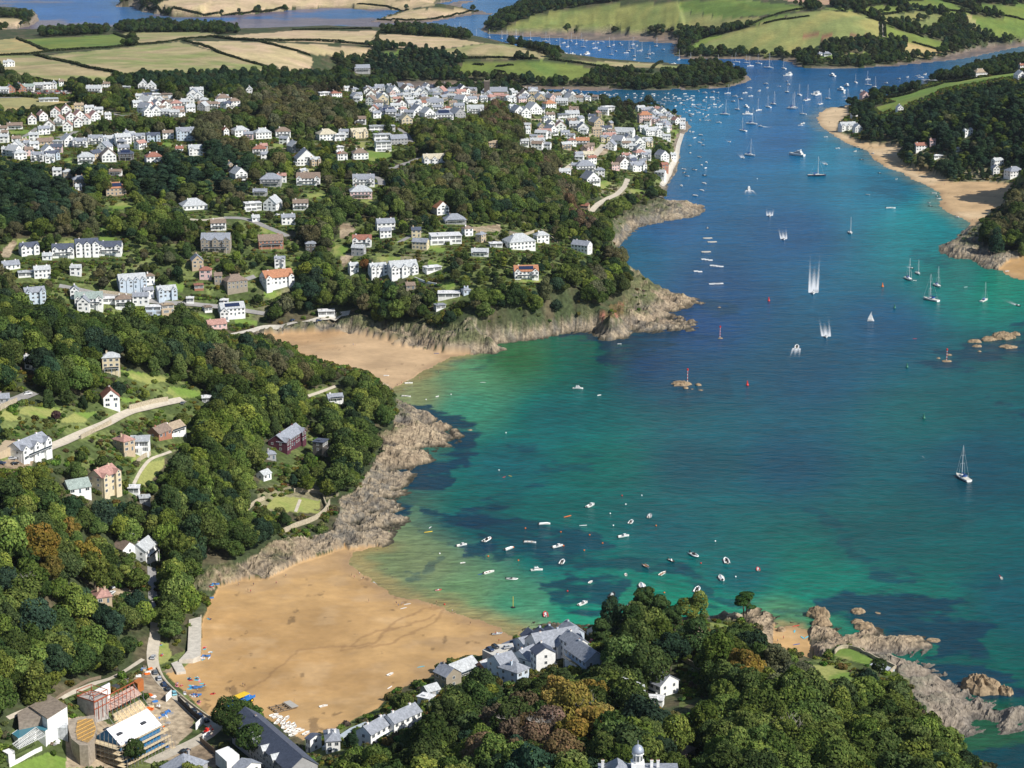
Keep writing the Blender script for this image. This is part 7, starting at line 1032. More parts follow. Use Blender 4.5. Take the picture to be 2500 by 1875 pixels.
# ------------------------------------------------ people, cars, beach things
SKIN = mat('skin', (.52, .30, .20), .7, .2); HAIRM = [mat('hair_dark', (.03, .02, .015), .8), mat('hair_fair', (.28, .18, .08), .8)]
CL = {k: mat('cloth_'+k.replace(' ', '_'), c, .9, .1) for k, c in (('red', (.5, .04, .04)), ('navy', (.02, .03, .09)), ('white', (.7, .7, .7)), ('black', (.02, .02, .02)), ('blue', (.06, .2, .5)), ('pink', (.7, .25, .3)), ('khaki', (.3, .25, .15)), ('orange', (.7, .2, .03)))}
def figure(pose, top, bot):
    J = {'pelvis': (0, 0, .95), 'belly': (0, 0, 1.12), 'chest': (0, .01, 1.35), 'neck': (0, 0, 1.5), 'head': (0, -.02, 1.62), 'top': (0, 0, 1.73)}
    if pose == 'stand': hip, kn, an, toe, el, ha = (.09, .95), (.10, .01, .5), (.10, .03, .08), (.11, -.14, .03), (.26, .02, 1.13), (.28, -.08, .87)
    elif pose == 'walk': hip, kn, an, toe, el, ha = (.09, .95), (.10, -.16, .52), (.10, -.26, .09), (.10, -.42, .05), (.27, .14, 1.15), (.27, .08, .9)
    else: hip, kn, an, toe, el, ha = (.10, .18), (.14, -.40, .46), (.14, -.62, .08), (.14, -.78, .05), (.28, .12, .48), (.30, .28, .12)
    if pose == 'sit': J = {k: (x, y+(.06 if z > 1 else 0), z-.77) for k, (x, y, z) in J.items()}
    bm = [(J['pelvis'], .13), (J['belly'], .115), (J['chest'], .135), (J['neck'], .055), (J['head'], .10), (J['top'], .075)]; V = [p for p, r in bm]; R = [r for p, r in bm]; E = [(i, i+1) for i in range(5)]
    for s in (-1, 1):
        m_ = -1 if (pose == 'walk' and s < 0) else 1; f = lambda q: (s*q[0], q[1]*m_, q[2]); i = len(V); V += [(s*hip[0], 0, J['pelvis'][2]-.05), f(kn), f(an), f(toe)]; R += [.095, .06, .04, .035]; E += [(0, i), (i, i+1), (i+1, i+2), (i+2, i+3)]
        i = len(V); V += [(s*.18, J['chest'][1], J['chest'][2]+.06), f(el) if pose != 'walk' else (s*el[0], -el[1]*m_*.8, el[2]), f(ha) if pose != 'walk' else (s*ha[0], -ha[1]*m_, ha[2])]; R += [.06, .042, .03]; E += [(2, i), (i, i+1), (i+1, i+2)]
        j = i+2; d_ = (Vector(V[j])-Vector(V[j-1])).normalized()
        for k in range(5):                               # five fingers from the palm
            V.append(tuple(Vector(V[j])+d_*(.075 if k else .04)+Vector((s*(.018 if k == 0 else 0), (k-2)*.016-(.02 if k == 0 else 0), 0)))); R.append(.008); E.append((j, len(V)-1))
    me = bpy.data.meshes.new('t'); me.from_pydata(V, E, []); o = bpy.data.objects.new('t', me); COL.objects.link(o); md = o.modifiers.new('s', 'SKIN'); sv = me.skin_vertices[0].data
    for i, r in enumerate(R): sv[i].radius = (r, r*.85 if i < 4 else r)
    sv[0].use_root = True; o.modifiers.new('u', 'SUBSURF').levels = 1; dg = bpy.context.evaluated_depsgraph_get(); ev = bpy.data.meshes.new_from_object(o.evaluated_get(dg)); bpy.data.objects.remove(o)
    ev.name = 'body'; ev.materials.clear()
    for m_ in (SKIN, CL[top], CL[bot]): ev.materials.append(m_)
    zc = J['pelvis'][2]
    for p in ev.polygons:
        z = p.center.z; x = abs(p.center.x); p.use_smooth = True
        p.material_index = 1 if (zc+.08 < z < J['neck'][2]-.03 and x < .24) else 2 if (zc-.33 < z <= zc+.08 and x < .24 and (pose != 'sit' or p.center.y > -.3)) else 0
    h = MB().ball((J['head'][0], J['head'][1]+.025, J['head'][2]+.035), .108, .95, 8, 6).mesh('hair', HAIRM[random.random() < .4], True); nose = MB().prism([(-.012, J['head'][2]-.03), (.012, J['head'][2]-.03), (0, J['head'][2]+.02)], J['head'][1]-.125, J['head'][1]-.09, 'y').mesh('nose', SKIN); return ev, h, nose
FIG = {}
def person(c, x, y, pose, top, bot, place, rz=None, h=0, sea_=False):
    if (pose, top, bot) not in FIG: FIG[(pose, top, bot)] = figure(pose, top, bot)
    p = land(*P(c, x, y)) if not sea_ else Vector(unproj(*P(c, x, y), 0)); e = empty('person', (p.x, p.y, p.z+h), random.uniform(0, 6.28) if rz is None else rz); b_, hr, ns = FIG[(pose, top, bot)]; q = put('body', b_, e); put('hair', hr, e); put('nose', ns, e)
    tag(e, {'stand': 'person standing,', 'walk': 'person walking,', 'sit': 'person sitting,'}[pose]+f' {top} top, {bot} shorts', place, 'person'); return e
tops = ['red', 'navy', 'white', 'black', 'blue', 'pink', 'khaki']; SB = 'on the near beach'
for x, y in ((75, 428), (92, 440), (125, 420), (118, 410), (137, 455), (150, 450), (185, 594), (362, 608), (375, 625), (395, 615), (405, 610), (592, 628), (620, 603), (722, 660), (738, 668), (838, 740), (1000, 805), (1022, 852)): person(8, x, y, random.choice(('stand', 'walk')), random.choice(tops), random.choice(('navy', 'black', 'khaki')), SB)
for x, y in ((1535, 488), (1595, 525), (1612, 533), (1630, 488), (1776, 478), (1838, 433), (1892, 1240), (1355, 940), (1270, 1175), (1365, 1330), (1385, 1345), (1400, 1335), (1480, 1168), (1562, 1135), (1575, 1140), (1410, 432), (1418, 455)): person(7, x, y, random.choice(('stand', 'walk')), random.choice(tops), random.choice(('navy', 'black', 'khaki')), SB)
for c, x, y in ((12, 172, 640), (9, 665, 832), (9, 628, 850), (13, 1270, 235), (5, 85, 590), (5, 98, 592), (5, 395, 835), (5, 368, 850), (5, 340, 890), (5, 512, 805), (5, 527, 808), (5, 633, 768), (5, 412, 882)): person(c, x, y, 'stand', random.choice(tops), 'navy', {12: 'on the beach road', 9: 'on the cove sand', 13: 'on the drive of the white house', 5: 'at the north beach edge'}[c])
for x, y in ((243, 257), (310, 247), (290, 383), (303, 380), (322, 420), (337, 434)): person(8, x, y, 'stand', 'navy', 'black', 'wading off the near beach', h=-1.15, sea_=True)
TW = MB().box(-.9, .9, -.5, .5, 0, .05)
gs = [(1250, 1090, 9, 60, 12), (1240, 1140, 9, 45, 12), (1305, 1125, 3, 20, 8), (1250, 1200, 8, 35, 14), (1285, 1240, 3, 20, 8), (1365, 1175, 3, 20, 10), (1150, 1130, 4, 30, 14), (1190, 1180, 3, 16, 8), (1300, 955, 4, 22, 8), (1350, 915, 2, 14, 5), (1320, 890, 3, 18, 8), (1360, 490, 6, 34, 12), (1330, 575, 4, 16, 16), (1345, 700, 2, 10, 5), (1030, 865, 2, 14, 4), (1035, 935, 2, 12, 5)]
for x, y, n_, sx, sy in gs:
    for i in range(n_):
        qx, qy = x+random.uniform(-sx, sx)*.6, y+random.uniform(-sy, sy); k = random.choice(('blue', 'blue', 'white', 'pink', 'red', 'navy')); p = land(*P(7, qx, qy)); o = link('beach_towel', TW.mesh('beach_towel', CL[k] if k != 'blue' else CYAN), loc=(p.x, p.y, p.z+.03)); o.rotation_euler[2] = random.uniform(0, 3); tag(o, f'{"light blue" if k == "blue" else k} beach towel spread on the sand', SB, 'towel', 'towels on the near beach')
        if random.random() < .55: person(7, qx+3, qy, 'sit', random.choice(tops), 'navy', 'among the beach towels')
for x, y, k in ((1218, 1150, 'blue'), (1245, 1145, 'blue'), (1240, 1195, 'blue'), (1300, 945, 'blue'), (1362, 483, 'blue'), (1325, 572, 'blue')):
    b = MB(); 
    for i in range(5): b.tube((i*.9, .25*math.sin(i*2), 0), (i*.9, .25*math.sin(i*2), 1.1), .03, n=4)
    for i in range(4): b.add([(i*.9, .25*math.sin(i*2), .15), ((i+1)*.9, .25*math.sin((i+1)*2), .15), ((i+1)*.9, .25*math.sin((i+1)*2), 1.05), (i*.9, .25*math.sin(i*2), 1.05), (i*.9, .25*math.sin(i*2)+.03, .15), ((i+1)*.9, .25*math.sin((i+1)*2)+.03, .15), ((i+1)*.9, .25*math.sin((i+1)*2)+.03, 1.05), (i*.9, .25*math.sin(i*2)+.03, 1.05)], [(0, 1, 2, 3), (7, 6, 5, 4), (3, 2, 6, 7), (0, 4, 5, 1)], 1)
    p = land(*P(7, x, y)); o = link('windbreak', b.mesh('windbreak', [WOOD, CL['blue']]), loc=(p.x, p.y, p.z)); tag(o, 'blue fabric windbreak among sunbathers', SB, 'windbreak')
RS = 'on the far golden beach'
for x, y in ((1300, 985), (1340, 1000), (1400, 1075), (1408, 1080), (1450, 1090), (1515, 1100), (1580, 1150), (1800, 1180), (1820, 1230), (1870, 1240), (2050, 1240), (2060, 1235), (2150, 1200), (2180, 1215), (1780, 1230), (1700, 1190), (1000, 720), (960, 790), (1880, 1420), (1905, 1410)): person(3, x, y, 'stand', random.choice(tops), 'navy', RS)
# cars
TYRE = mat('tyre', (.02, .02, .02), .9); CARP = {'silver': (.45, .46, .48), 'black': (.015, .015, .018), 'dark blue': (.02, .04, .10), 'red': (.45, .02, .02), 'white': (.75, .75, .75), 'light blue': (.22, .50, .58), 'grey': (.16, .17, .18)}
CM = {k: mat('car_paint_'+k.replace(' ', '_'), v, .25, .6) for k, v in CARP.items()}; WH = MB().tube((0, -.11, 0), (0, .11, 0), .32, n=10).tube((0, -.12, 0), (0, .12, 0), .17, n=8, m=1).mesh('wheel', [TYRE, ALU])
def carmesh(m_):
    pr = [(-2.1, .32), (2.1, .32), (2.15, .62), (1.95, .86), (1.0, .95), (.45, 1.0), (-1.6, 1.0), (-2.05, .92), (-2.15, .6)]; b = MB(); b.prism(pr, -.86, .86, 'y'); return b.mesh('body', m_)
ROOFM = {k: MB().rings([[(-1.55, -.68, 1.38), (.0, -.68, 1.40), (.0, .68, 1.40), (-1.55, .68, 1.38)], [(-1.45, -.62, 1.45), (-.1, -.62, 1.46), (-.1, .62, 1.46), (-1.45, .62, 1.45)]]).mesh('car_roof', CM[k]) for k in CM}
CB = {k: carmesh(CM[k]) for k in CM}; CG = MB().rings([[(-1.9, -.8, .99), (.75, -.8, .99), (.75, .8, .99), (-1.9, .8, .99)], [(-1.55, -.68, 1.38), (.0, -.68, 1.40), (.0, .68, 1.40), (-1.55, .68, 1.38)]]).mesh('car_window', GLASS)
HL = MB().box(2.05, 2.17, -.78, -.5, .62, .76).mesh('headlight', GEL)
def car(c, x, y, k, ang, place, z=None, sc=1):
    p = land(*P(c, x, y)) if z is None else Vector(unproj(*P(c, x, y), z)); a = math.radians(ang); kf = math.sin(math.atan2(HC, p.y)); e = empty('parked_car', (p.x, p.y, p.z+.16), math.atan2(math.sin(a)/kf, math.cos(a)), sc); put('body', CB[k], e); put('car_window', CG, e); put('car_roof', ROOFM[k], e); put('headlight', HL, e); put('headlight', HL, e, (0, 1.28, 0))
    for wx in (-1.35, 1.35):
        for wy in (-.8, .8): put('wheel', WH, e, (wx, wy, .3))
    tag(e, f'{k} car', place, 'car')
RD = 'on the beach road'
for x, y, k, a in ((985, 955, 'silver', 80), (998, 1052, 'grey', 125), (1024, 1092, 'silver', 125), (1055, 1130, 'dark blue', 130), (1078, 1160, 'black', 135), (1120, 1187, 'light blue', 125), (1195, 1265, 'black', 140), (1245, 1300, 'black', 140), (1285, 1330, 'dark blue', 140), (1322, 1362, 'black', 145), (1190, 1560, 'black', 25)): car(7, x, y, k, a, RD, sc=1.05)
for c, x, y, k, a, pl in ((4, 265, 1250, 'red', 20, 'beside the headland lane'), (4, 80, 1322, 'silver', 5, 'outside the tan garages'), (4, 10, 1352, 'dark blue', 0, 'outside the tan garages'), (4, 95, 1355, 'black', 20, 'outside the tan garages'), (4, 180, 905, 'white', 10, 'on the upper headland lane'), (4, 308, 314, 'red', 10, 'beside the terraced white house'), (4, 1175, 965, 'grey', 60, 'at the end of the headland lane'), (7, 855, 172, 'white', -10, 'beside the brown-roofed cottage'), (7, 715, 503, 'silver', -20, 'outside the pink-tiled bungalow'), (7, 720, 540, 'white', 50, 'outside the pink-tiled bungalow'), (4, 1445, 330, 'white', 0, 'on the lower slope lane'), (4, 1530, 172, 'white', 15, 'on the drive of the orange-roofed house'), (4, 2050, 433, 'dark blue', 5, 'on the north beach slipway'), (4, 1880, 430, 'dark blue', 20, 'on the north beach slipway'), (8, 1620, 850, 'red', 60, 'right of the hotel'), (1, 1785, 1385, 'white', 20, 'on the middle slope road'), (1, 1750, 1392, 'silver', 20, 'on the middle slope road'), (2, 230, 1185, 'dark blue', 10, 'below the central crest'), (2, 1655, 20, 'white', 0, 'far away')):
    if pl != 'far away': car(c, x, y, k, a, pl)
car(10, 685, 497, 'dark blue', -25, 'on the hotel garage roof', z=DECKZ); car(10, 752, 462, 'black', -28, 'on the hotel garage roof', z=DECKZ); car(10, 905, 470, 'silver', 10, 'on the hotel garage roof', z=DECKZ)
for i in range(34):
    car(1, 215+(i % 17)*14+random.uniform(-3, 3), 590+(i//17)*13+random.uniform(-1, 1), random.choice(('white', 'silver', 'black', 'red', 'grey')), random.uniform(-20, 20), 'in the upper-left car park')
# beach tractor ferry, timber raft frame, digger, church tower
SBL = mat('tractor_blue', (.02, .16, .50), .5, .3); p = land(*P(12, 830, 715)); e = empty('sea_tractor', p, math.radians(52))
put('platform', MB().box(-7, 7, -1.6, 1.6, 1.6, 1.9).box(-7, 7, -1.6, -1.5, 1.9, 2.8).box(-7, 7, 1.5, 1.6, 1.9, 2.8).mesh('platform', SBL), e); put('canopy', MB().box(-3, 4, -1.8, 1.8, 4.2, 4.35).mesh('canopy', YEL), e); b = MB()
for x in (-2.8, .5, 3.8):
    for y in (-1.5, 1.5): b.tube((x, y, 1.9), (x, y, 4.2), .06)
put('canopy_post', b.mesh('canopy_post', GEL), e); put('seat', MB().box(-2.5, 3.5, -1.2, -.7, 1.9, 2.4).box(-2.5, 3.5, .7, 1.2, 1.9, 2.4).mesh('seat', CL['blue']), e)
for x in (-5, 5):
    for y in (-1.4, 1.4): put('wheel', MB().tube((0, -.25, 0), (0, .25, 0), .9, n=12).tube((0, -.27, 0), (0, .27, 0), .45, n=8, m=1).mesh('wheel', [TYRE, YEL]), e, (x, y, .9))
tag(e, 'blue sea tractor with yellow canopy standing on the sand', '', 'sea tractor')
p = land(*P(12, 1290, 750)); e = empty('timber_raft', p, math.radians(35)); b = MB()
for y in (-3, -1, 1, 3): b.box(-5, 5, y-.2, y+.2, .3, .7)
put('beam', b.mesh('beam', TIM), e); put('cross_beam', MB().box(-5, -4.6, -3.4, 3.4, .7, .95).box(-1.8, -1.4, -3.4, 3.4, .7, .95).box(1.4, 1.8, -3.4, 3.4, .7, .95).mesh('cross_beam', TIM), e); put('deck', MB().box(2, 5.2, -3.6, 3.6, .95, 1.1).mesh('deck', mat('grey_planks', (.4, .38, .34), .9)), e); tag(e, 'open timber raft frame lying on the sand', '', 'raft')
p = land(*P(12, 465, 1025)); e = empty('digger', p, 1.0); put('body', MB().box(-1, 1, -.8, .8, .7, 1.5).box(-.5, .5, -.5, .5, 1.5, 2.5).mesh('body', REDP), e); put('track', MB().box(-1.3, 1.3, -1, -.6, 0, .6).box(-1.3, 1.3, .6, 1, 0, .6).mesh('track', TYRE), e); put('arm', MB().tube((.8, 0, 1.4), (2.6, 0, 2.8), .15).tube((2.6, 0, 2.8), (3.4, 0, .8), .12).box(3.1, 3.8, -.3, .3, .4, .9).mesh('arm', REDP), e); tag(e, 'small red digger beside the white hoarding', '', 'digger')
for i in range(60):
    x, y = random.choice(((1950, 560), (1980, 700), (2050, 1020), (2100, 1150), (700, 1130), (1700, 700), (2030, 800), (2080, 900), (2140, 760), (2160, 900), (1900, 660), (1800, 260), (1640, 320), (1900, 200))); x += random.uniform(-60, 60); y += random.uniform(-50, 50); p = land(*P(11, x, y)); k = random.choice((('blue', CL['blue']), ('timber', PLANK), ('white', GEL), ('orange', ORA), ('grey', GALV), ('brown', TIM))); b = MB()
    for q in range(3): b.box(-1.1, 1.1, -.7+q*.5, -.35+q*.5, 0, .25+.2*((i+q) % 3)); 
    b.box(-1.2, 1.2, -.8, .8, -.05, .1); o = link('material_stack', b.mesh('material_stack', k[1]), loc=p); o.rotation_euler[2] = random.uniform(0, 3); tag(o, k[0]+' stack of building materials', 'on the building site', 'stack')
p = land(*P(2, 945, 625)); e = empty('church', p+Vector((0, 0, 0)), 0); put('tower', MB().box(-3.6, 3.6, -3.6, 3.6, -2, 21).mesh('tower', mat('dark_stone', (.12, .10, .09), .9, .1, .3)), e); b = MB()
for x in (-3.2, 3.2):
    for y in (-3.2, 3.2): b.box(x-.5, x+.5, y-.5, y+.5, 21, 22.6)
put('battlement', b.box(-3.7, 3.7, -3.7, 3.7, 20.6, 21.01).mesh('battlement', WM['s']), e); put('nave', MB().prism([(-5, -2), (5, -2), (5, 8), (0, 13), (-5, 8)], 3.6, 26, 'x').mesh('nave', WM['s']), e); nr = MB(); gable_roof(nr, 3.6, 26, -5, 5, 8, 5, 'x'); put('roof', nr.mesh('roof', RM['s']), e); tag(e, 'church with square dark stone tower rising above the creek town', '', 'church'); KEEP.append((p.x+8, p.y, 34, 10, 0))
# landmark trees
def ltree(name, c, x, y, R, k, col, label, cat, sz=1.0, h=0.0, lift=.3):
    p = land(*P(c, x, y)); o = empty(name, (p.x, p.y, p.z), 1.0, (R, R, R*sz)); q = put('crown', CRO[k], o, (0, 0, lift)); q.color = (*col, 1); put('trunk', TRU[k], o, (0, 0, lift)); tag(o, label, '', cat)
q = land(*P(9, 415, 722)); o = empty('pine_tree', q, 0, (6.2, 6.2, 6.2)); cr = put('crown', CRO[5], o, (0, 0, .95), (1, 1, .8)); cr.color = (.05, .10, .025, 1)
put('trunk', MB().tube((0, 0, -.1), (-.12, 0, 1.3), .07, .05).tube((.12, 0, -.1), (.14, .05, 1.4), .06, .04).tube((-.12, 0, 1.3), (-.5, .1, 1.75), .04, .02).tube((.14, 0, 1.3), (.5, 0, 1.8), .04, .02).mesh('trunk', BARK), o); tag(o, 'lone flat-topped pine on twin trunks at the water edge', '', 'pine tree'); KEEP.append((q.x, q.y+6, 14, 2, 0))
ltree('broadleaf_tree', 12, 700, 960, 6.6, 0, (.045, .075, .022), 'big dark round tree left of the long slate building', 'tree'); ltree('broadleaf_tree', 12, 800, 1150, 6.8, 1, (.05, .08, .022), 'big dark round tree above the white cabin', 'tree'); ltree('broadleaf_tree', 12, 960, 1300, 7.5, 2, (.05, .085, .025), 'big dark round tree right of the white cabin', 'tree'); ltree('broadleaf_tree', 12, 650, 1000, 5.0, 3, (.045, .07, .022), 'smaller dark tree beside the shaded yard', 'tree')
ltree('broadleaf_tree', 11, 1740, 1400, 5.4, 4, (.045, .075, .022), 'round tree in front of the scaffolding', 'tree'); ltree('broadleaf_tree', 9, 1280, 1070, 4.2, 1, (.04, .065, .025), 'dense dark tree beside the clifftop pool', 'tree'); ltree('copper_tree', 16, 610, 800, 3.2, 1, (.075, .04, .045), 'small purple-brown tree on the headland lawn', 'tree')
ltree('broadleaf_tree', 5, 160, 115, 5.0, 2, (.16, .08, .03), 'orange-brown tree in front of the gabled terrace', 'tree')

for x, y, R, k, cc in ((1735, 815, 6.5, 10, 'tall dark pine at the left of the shore clump'), (1800, 850, 6.0, 9, 'second pine of the shore clump beside the tall dark one'), (1960, 775, 8.0, 6, 'broad flat-topped pine leaning over the turquoise water'), (2060, 800, 7.0, 7, 'layered pine right of the broad flat-topped one'), (1880, 860, 7.0, 5, 'lower pine in the middle of the shore clump'), (2150, 850, 6.5, 6, 'pine at the right end of the shore clump'), (1680, 920, 6.0, 7, 'pine nearest the hotel roofs')):
    ltree('pine_tree', 8, x, y, R, k, (.05, .085, .028) if k < 8 else (.035, .062, .03), cc, 'pine tree', 1.15, lift=.45)
# ------------------------------------------------ planting
zkeep = zl | zb | (zf == len(FIELDS)) | (zr & (Yg < 1500)) | ze
for x, y, w, d, r in KEEP:                            # rasterise footprints with a small apron toward the open side
    t0, t1 = (x-w*.6-14)/y, (x+w*.6+14)/y; c0, c1 = int((t0+.36)/.72*(NT-1)), int((t1+.36)/.72*(NT-1))+2
    r0, r1 = [int((1/500.-1/q)/(1/500.-1/5400.)*(NR-1)) for q in (y-w-16, y+w+16)]; r0, c0 = max(r0, 0), max(c0, 0)
    if c1 <= 0 or c0 >= NT: continue
    X, Y = Xg[r0:r1+2, c0:c1]-x, Yg[r0:r1+2, c0:c1]-y; cs, sn = math.cos(r), math.sin(r); u, v = X*cs+Y*sn, -X*sn+Y*cs
    if r1+2 <= r0: continue
    zkeep[r0:r1+2, c0:c1] |= (abs(u) < w/2+1.2) & (v > -d/2-3.5) & (v < d/2+.5)
for m_ in ROADMASK: zkeep |= m_
DK, MG_, LG, BR, OR, BL, RB = (.048, .076, .024), (.082, .118, .030), (.125, .165, .036), (.098, .100, .048), (.19, .15, .036), (.030, .056, .030), (.115, .088, .052)
SPOT = [(BR, .8, PL(1, (480, 780), (800, 760), (1150, 760), (1150, 850), (700, 870), (500, 850))), (BR, .75, PL(1, (1230, 700), (1700, 620), (2212, 600), (2300, 850), (1700, 850), (1600, 780), (1300, 870))), (BR, .85, PL(1, (1240, 850), (1420, 820), (1600, 950), (1580, 1060), (1400, 1060), (1240, 930))), (BR, .8, PL(1, (340, 1300), (590, 1270), (620, 1480), (560, 1560), (330, 1560))), (BR, .18, PL(1, (1000, 1250), (2212, 1100), (2212, 1650), (1000, 1650))),
 (RB, .6, PL(2, (750, 730), (1150, 690), (1230, 800), (1050, 900), (760, 850))), (RB, .6, PL(2, (1150, 900), (1300, 950), (1420, 1150), (1600, 1380), (1680, 1560), (1500, 1500), (1350, 1200), (1150, 1050))), (BR, .2, PL(2, (350, 700), (1500, 900), (1650, 1500), (900, 1300), (350, 1350))), (BR, .4, PL(2, (1800, 600), (2000, 640), (1950, 820), (1780, 700))), (BR, .5, PL(4, (0, 150), (170, 130), (200, 380), (0, 380))), (BR, .55, PL(4, (380, 50), (1200, 20), (1200, 180), (640, 240), (400, 150))), (BR, .6, PL(4, (1340, 680), (1560, 720), (1540, 900), (1380, 850))), (BR, .35, PL(4, (1300, 500), (2212, 650), (2212, 850), (1400, 950))),
 (BL, .8, PL(1, (-100, 1020), (700, 1050), (620, 1280), (330, 1500), (-100, 1500))), (BL, .8, PL(1, (850, 950), (1350, 980), (1650, 1100), (1600, 1300), (850, 1280))), (BL, .7, PL(1, (750, 500), (1650, 490), (1650, 620), (1000, 600))), (BL, .8, PL(2, (280, 320), (760, 310), (780, 420), (600, 500), (100, 480))), (BL, .75, PL(3, (1080, 600), (2400, 500), (2400, 1160), (1650, 1170), (1400, 950), (1080, 900))), (BR, .8, PL(3, (1950, 1350), (2400, 1250), (2400, 1600), (2000, 1600))), (DK, .6, PL(4, (0, 380), (2000, 480), (2000, 600), (0, 640))), (LG, .35, PL(4, (0, 450), (1300, 1300), (900, 1700), (-100, 1700))),
 (OR, .75, PL(8, (1290, 1280), (1700, 1260), (1680, 1659), (1480, 1659), (1300, 1400))), (RB, .7, PL(8, (950, 1440), (1480, 1420), (1480, 1750), (900, 1750))), (OR, .7, PL(8, (1950, 1320), (2170, 1330), (2200, 1600), (2000, 1600))), (OR, .8, PL(9, (380, 1120), (560, 1130), (560, 1420), (400, 1420))), (BR, .7, PL(9, (500, 1080), (860, 1080), (860, 1300), (560, 1320))), (MG_, .7, PL(9, (200, 1200), (1800, 1400), (1800, 1800), (200, 1800))), (DK, .5, PL(9, (50, 780), (900, 850), (1200, 1200), (1000, 1500), (600, 1000), (50, 1000))), (DK, .5, PL(8, (0, 1380), (2000, 1000), (2000, 1350), (0, 1750))), (OR, .35, PL(7, (60, 250), (640, 200), (640, 450), (250, 520), (60, 480))), (LG, .3, PL(7, (-50, 0), (1400, 0), (1000, 800), (-50, 1500)))]
_BB = {}
def in2(px, py, poly):
    k = id(poly)
    if k not in _BB: _BB[k] = (min(p[0] for p in poly), max(p[0] for p in poly), min(p[1] for p in poly), max(p[1] for p in poly))
    b0 = _BB[k]
    if px < b0[0] or px > b0[1] or py < b0[2] or py > b0[3]: return False
    c = False; x1, y1 = poly[-1]
    for x2, y2 in poly:
        if (y1 > py) != (y2 > py) and px < (x2-x1)*(py-y1)/(y2-y1)+x1: c = not c
        x1, y1 = x2, y2
    return c
# what the photo shows clear of trees: the farthest such ground or wall along each line of sight
run = np.minimum.accumulate(PYg, 0); vis = (PYg <= run+.8)
KM = np.zeros((980, 1320), np.float32); sel = zkeep & vis & (sdist > -1); ki = (PYg[sel]/2).astype(int); kj = (PXg[sel]/2).astype(int)+20; ok = (ki >= 0) & (ki < 980) & (kj >= 0) & (kj < 1320)
np.maximum.at(KM, (ki[ok], kj[ok]), Yg[sel][ok].astype(np.float32))
for _ in range(2): KM[1:] = np.maximum(KM[1:], KM[:-1]); KM[:-1] = np.maximum(KM[:-1], KM[1:]); KM[:, 1:] = np.maximum(KM[:, 1:], KM[:, :-1]); KM[:, :-1] = np.maximum(KM[:, :-1], KM[:, 1:])
for x, y, w, d, r in KEEP:
    z0 = HT(x, y); ex = abs(w*math.cos(r))/2+abs(d*math.sin(r))/2; (xa, ya), (xb, yb) = proj(x-ex, y-d*.4, z0+3.0), proj(x+ex, y, z0+7)
    i0, i1, j0, j1 = int(yb/2), int(ya/2)+1, int(xa/2)+20, int(xb/2)+21
    if i1 > 0 and j1 > 0 and i0 < 980 and j0 < 1320: q = KM[max(i0, 0):i1, max(j0, 0):j1]; q[:] = np.maximum(q, y-d)
BARES = [P(8, 1560, 1400), P(8, 1300, 1520), P(8, 1100, 1500), P(9, 690, 1560), P(7, 160, 560)]
PINESPOT = [PL(1, (-100, 1000), (700, 1050), (620, 1280), (330, 1500), (-100, 1500)), PL(1, (850, 950), (1350, 980), (1650, 1100), (1600, 1300), (850, 1280)), PL(2, (280, 320), (760, 310), (780, 420), (600, 500), (100, 480)), PL(3, (1080, 600), (2400, 500), (2400, 1160), (1650, 1170), (1080, 900)), PL(5, (900, 0), (1750, 0), (1750, 200), (900, 250)), PL(8, (1650, 560), (2212, 560), (2212, 900), (1700, 950)), PL(9, (-20, 600), (200, 560), (900, 860), (950, 1100), (0, 950)), PL(9, (1000, 1400), (1500, 1200), (1700, 1500), (1600, 1800), (900, 1800)), PL(4, (1040, 1050), (1300, 1050), (1250, 1250), (1050, 1200)), PL(7, (650, 180), (950, 180), (950, 500), (700, 480))]
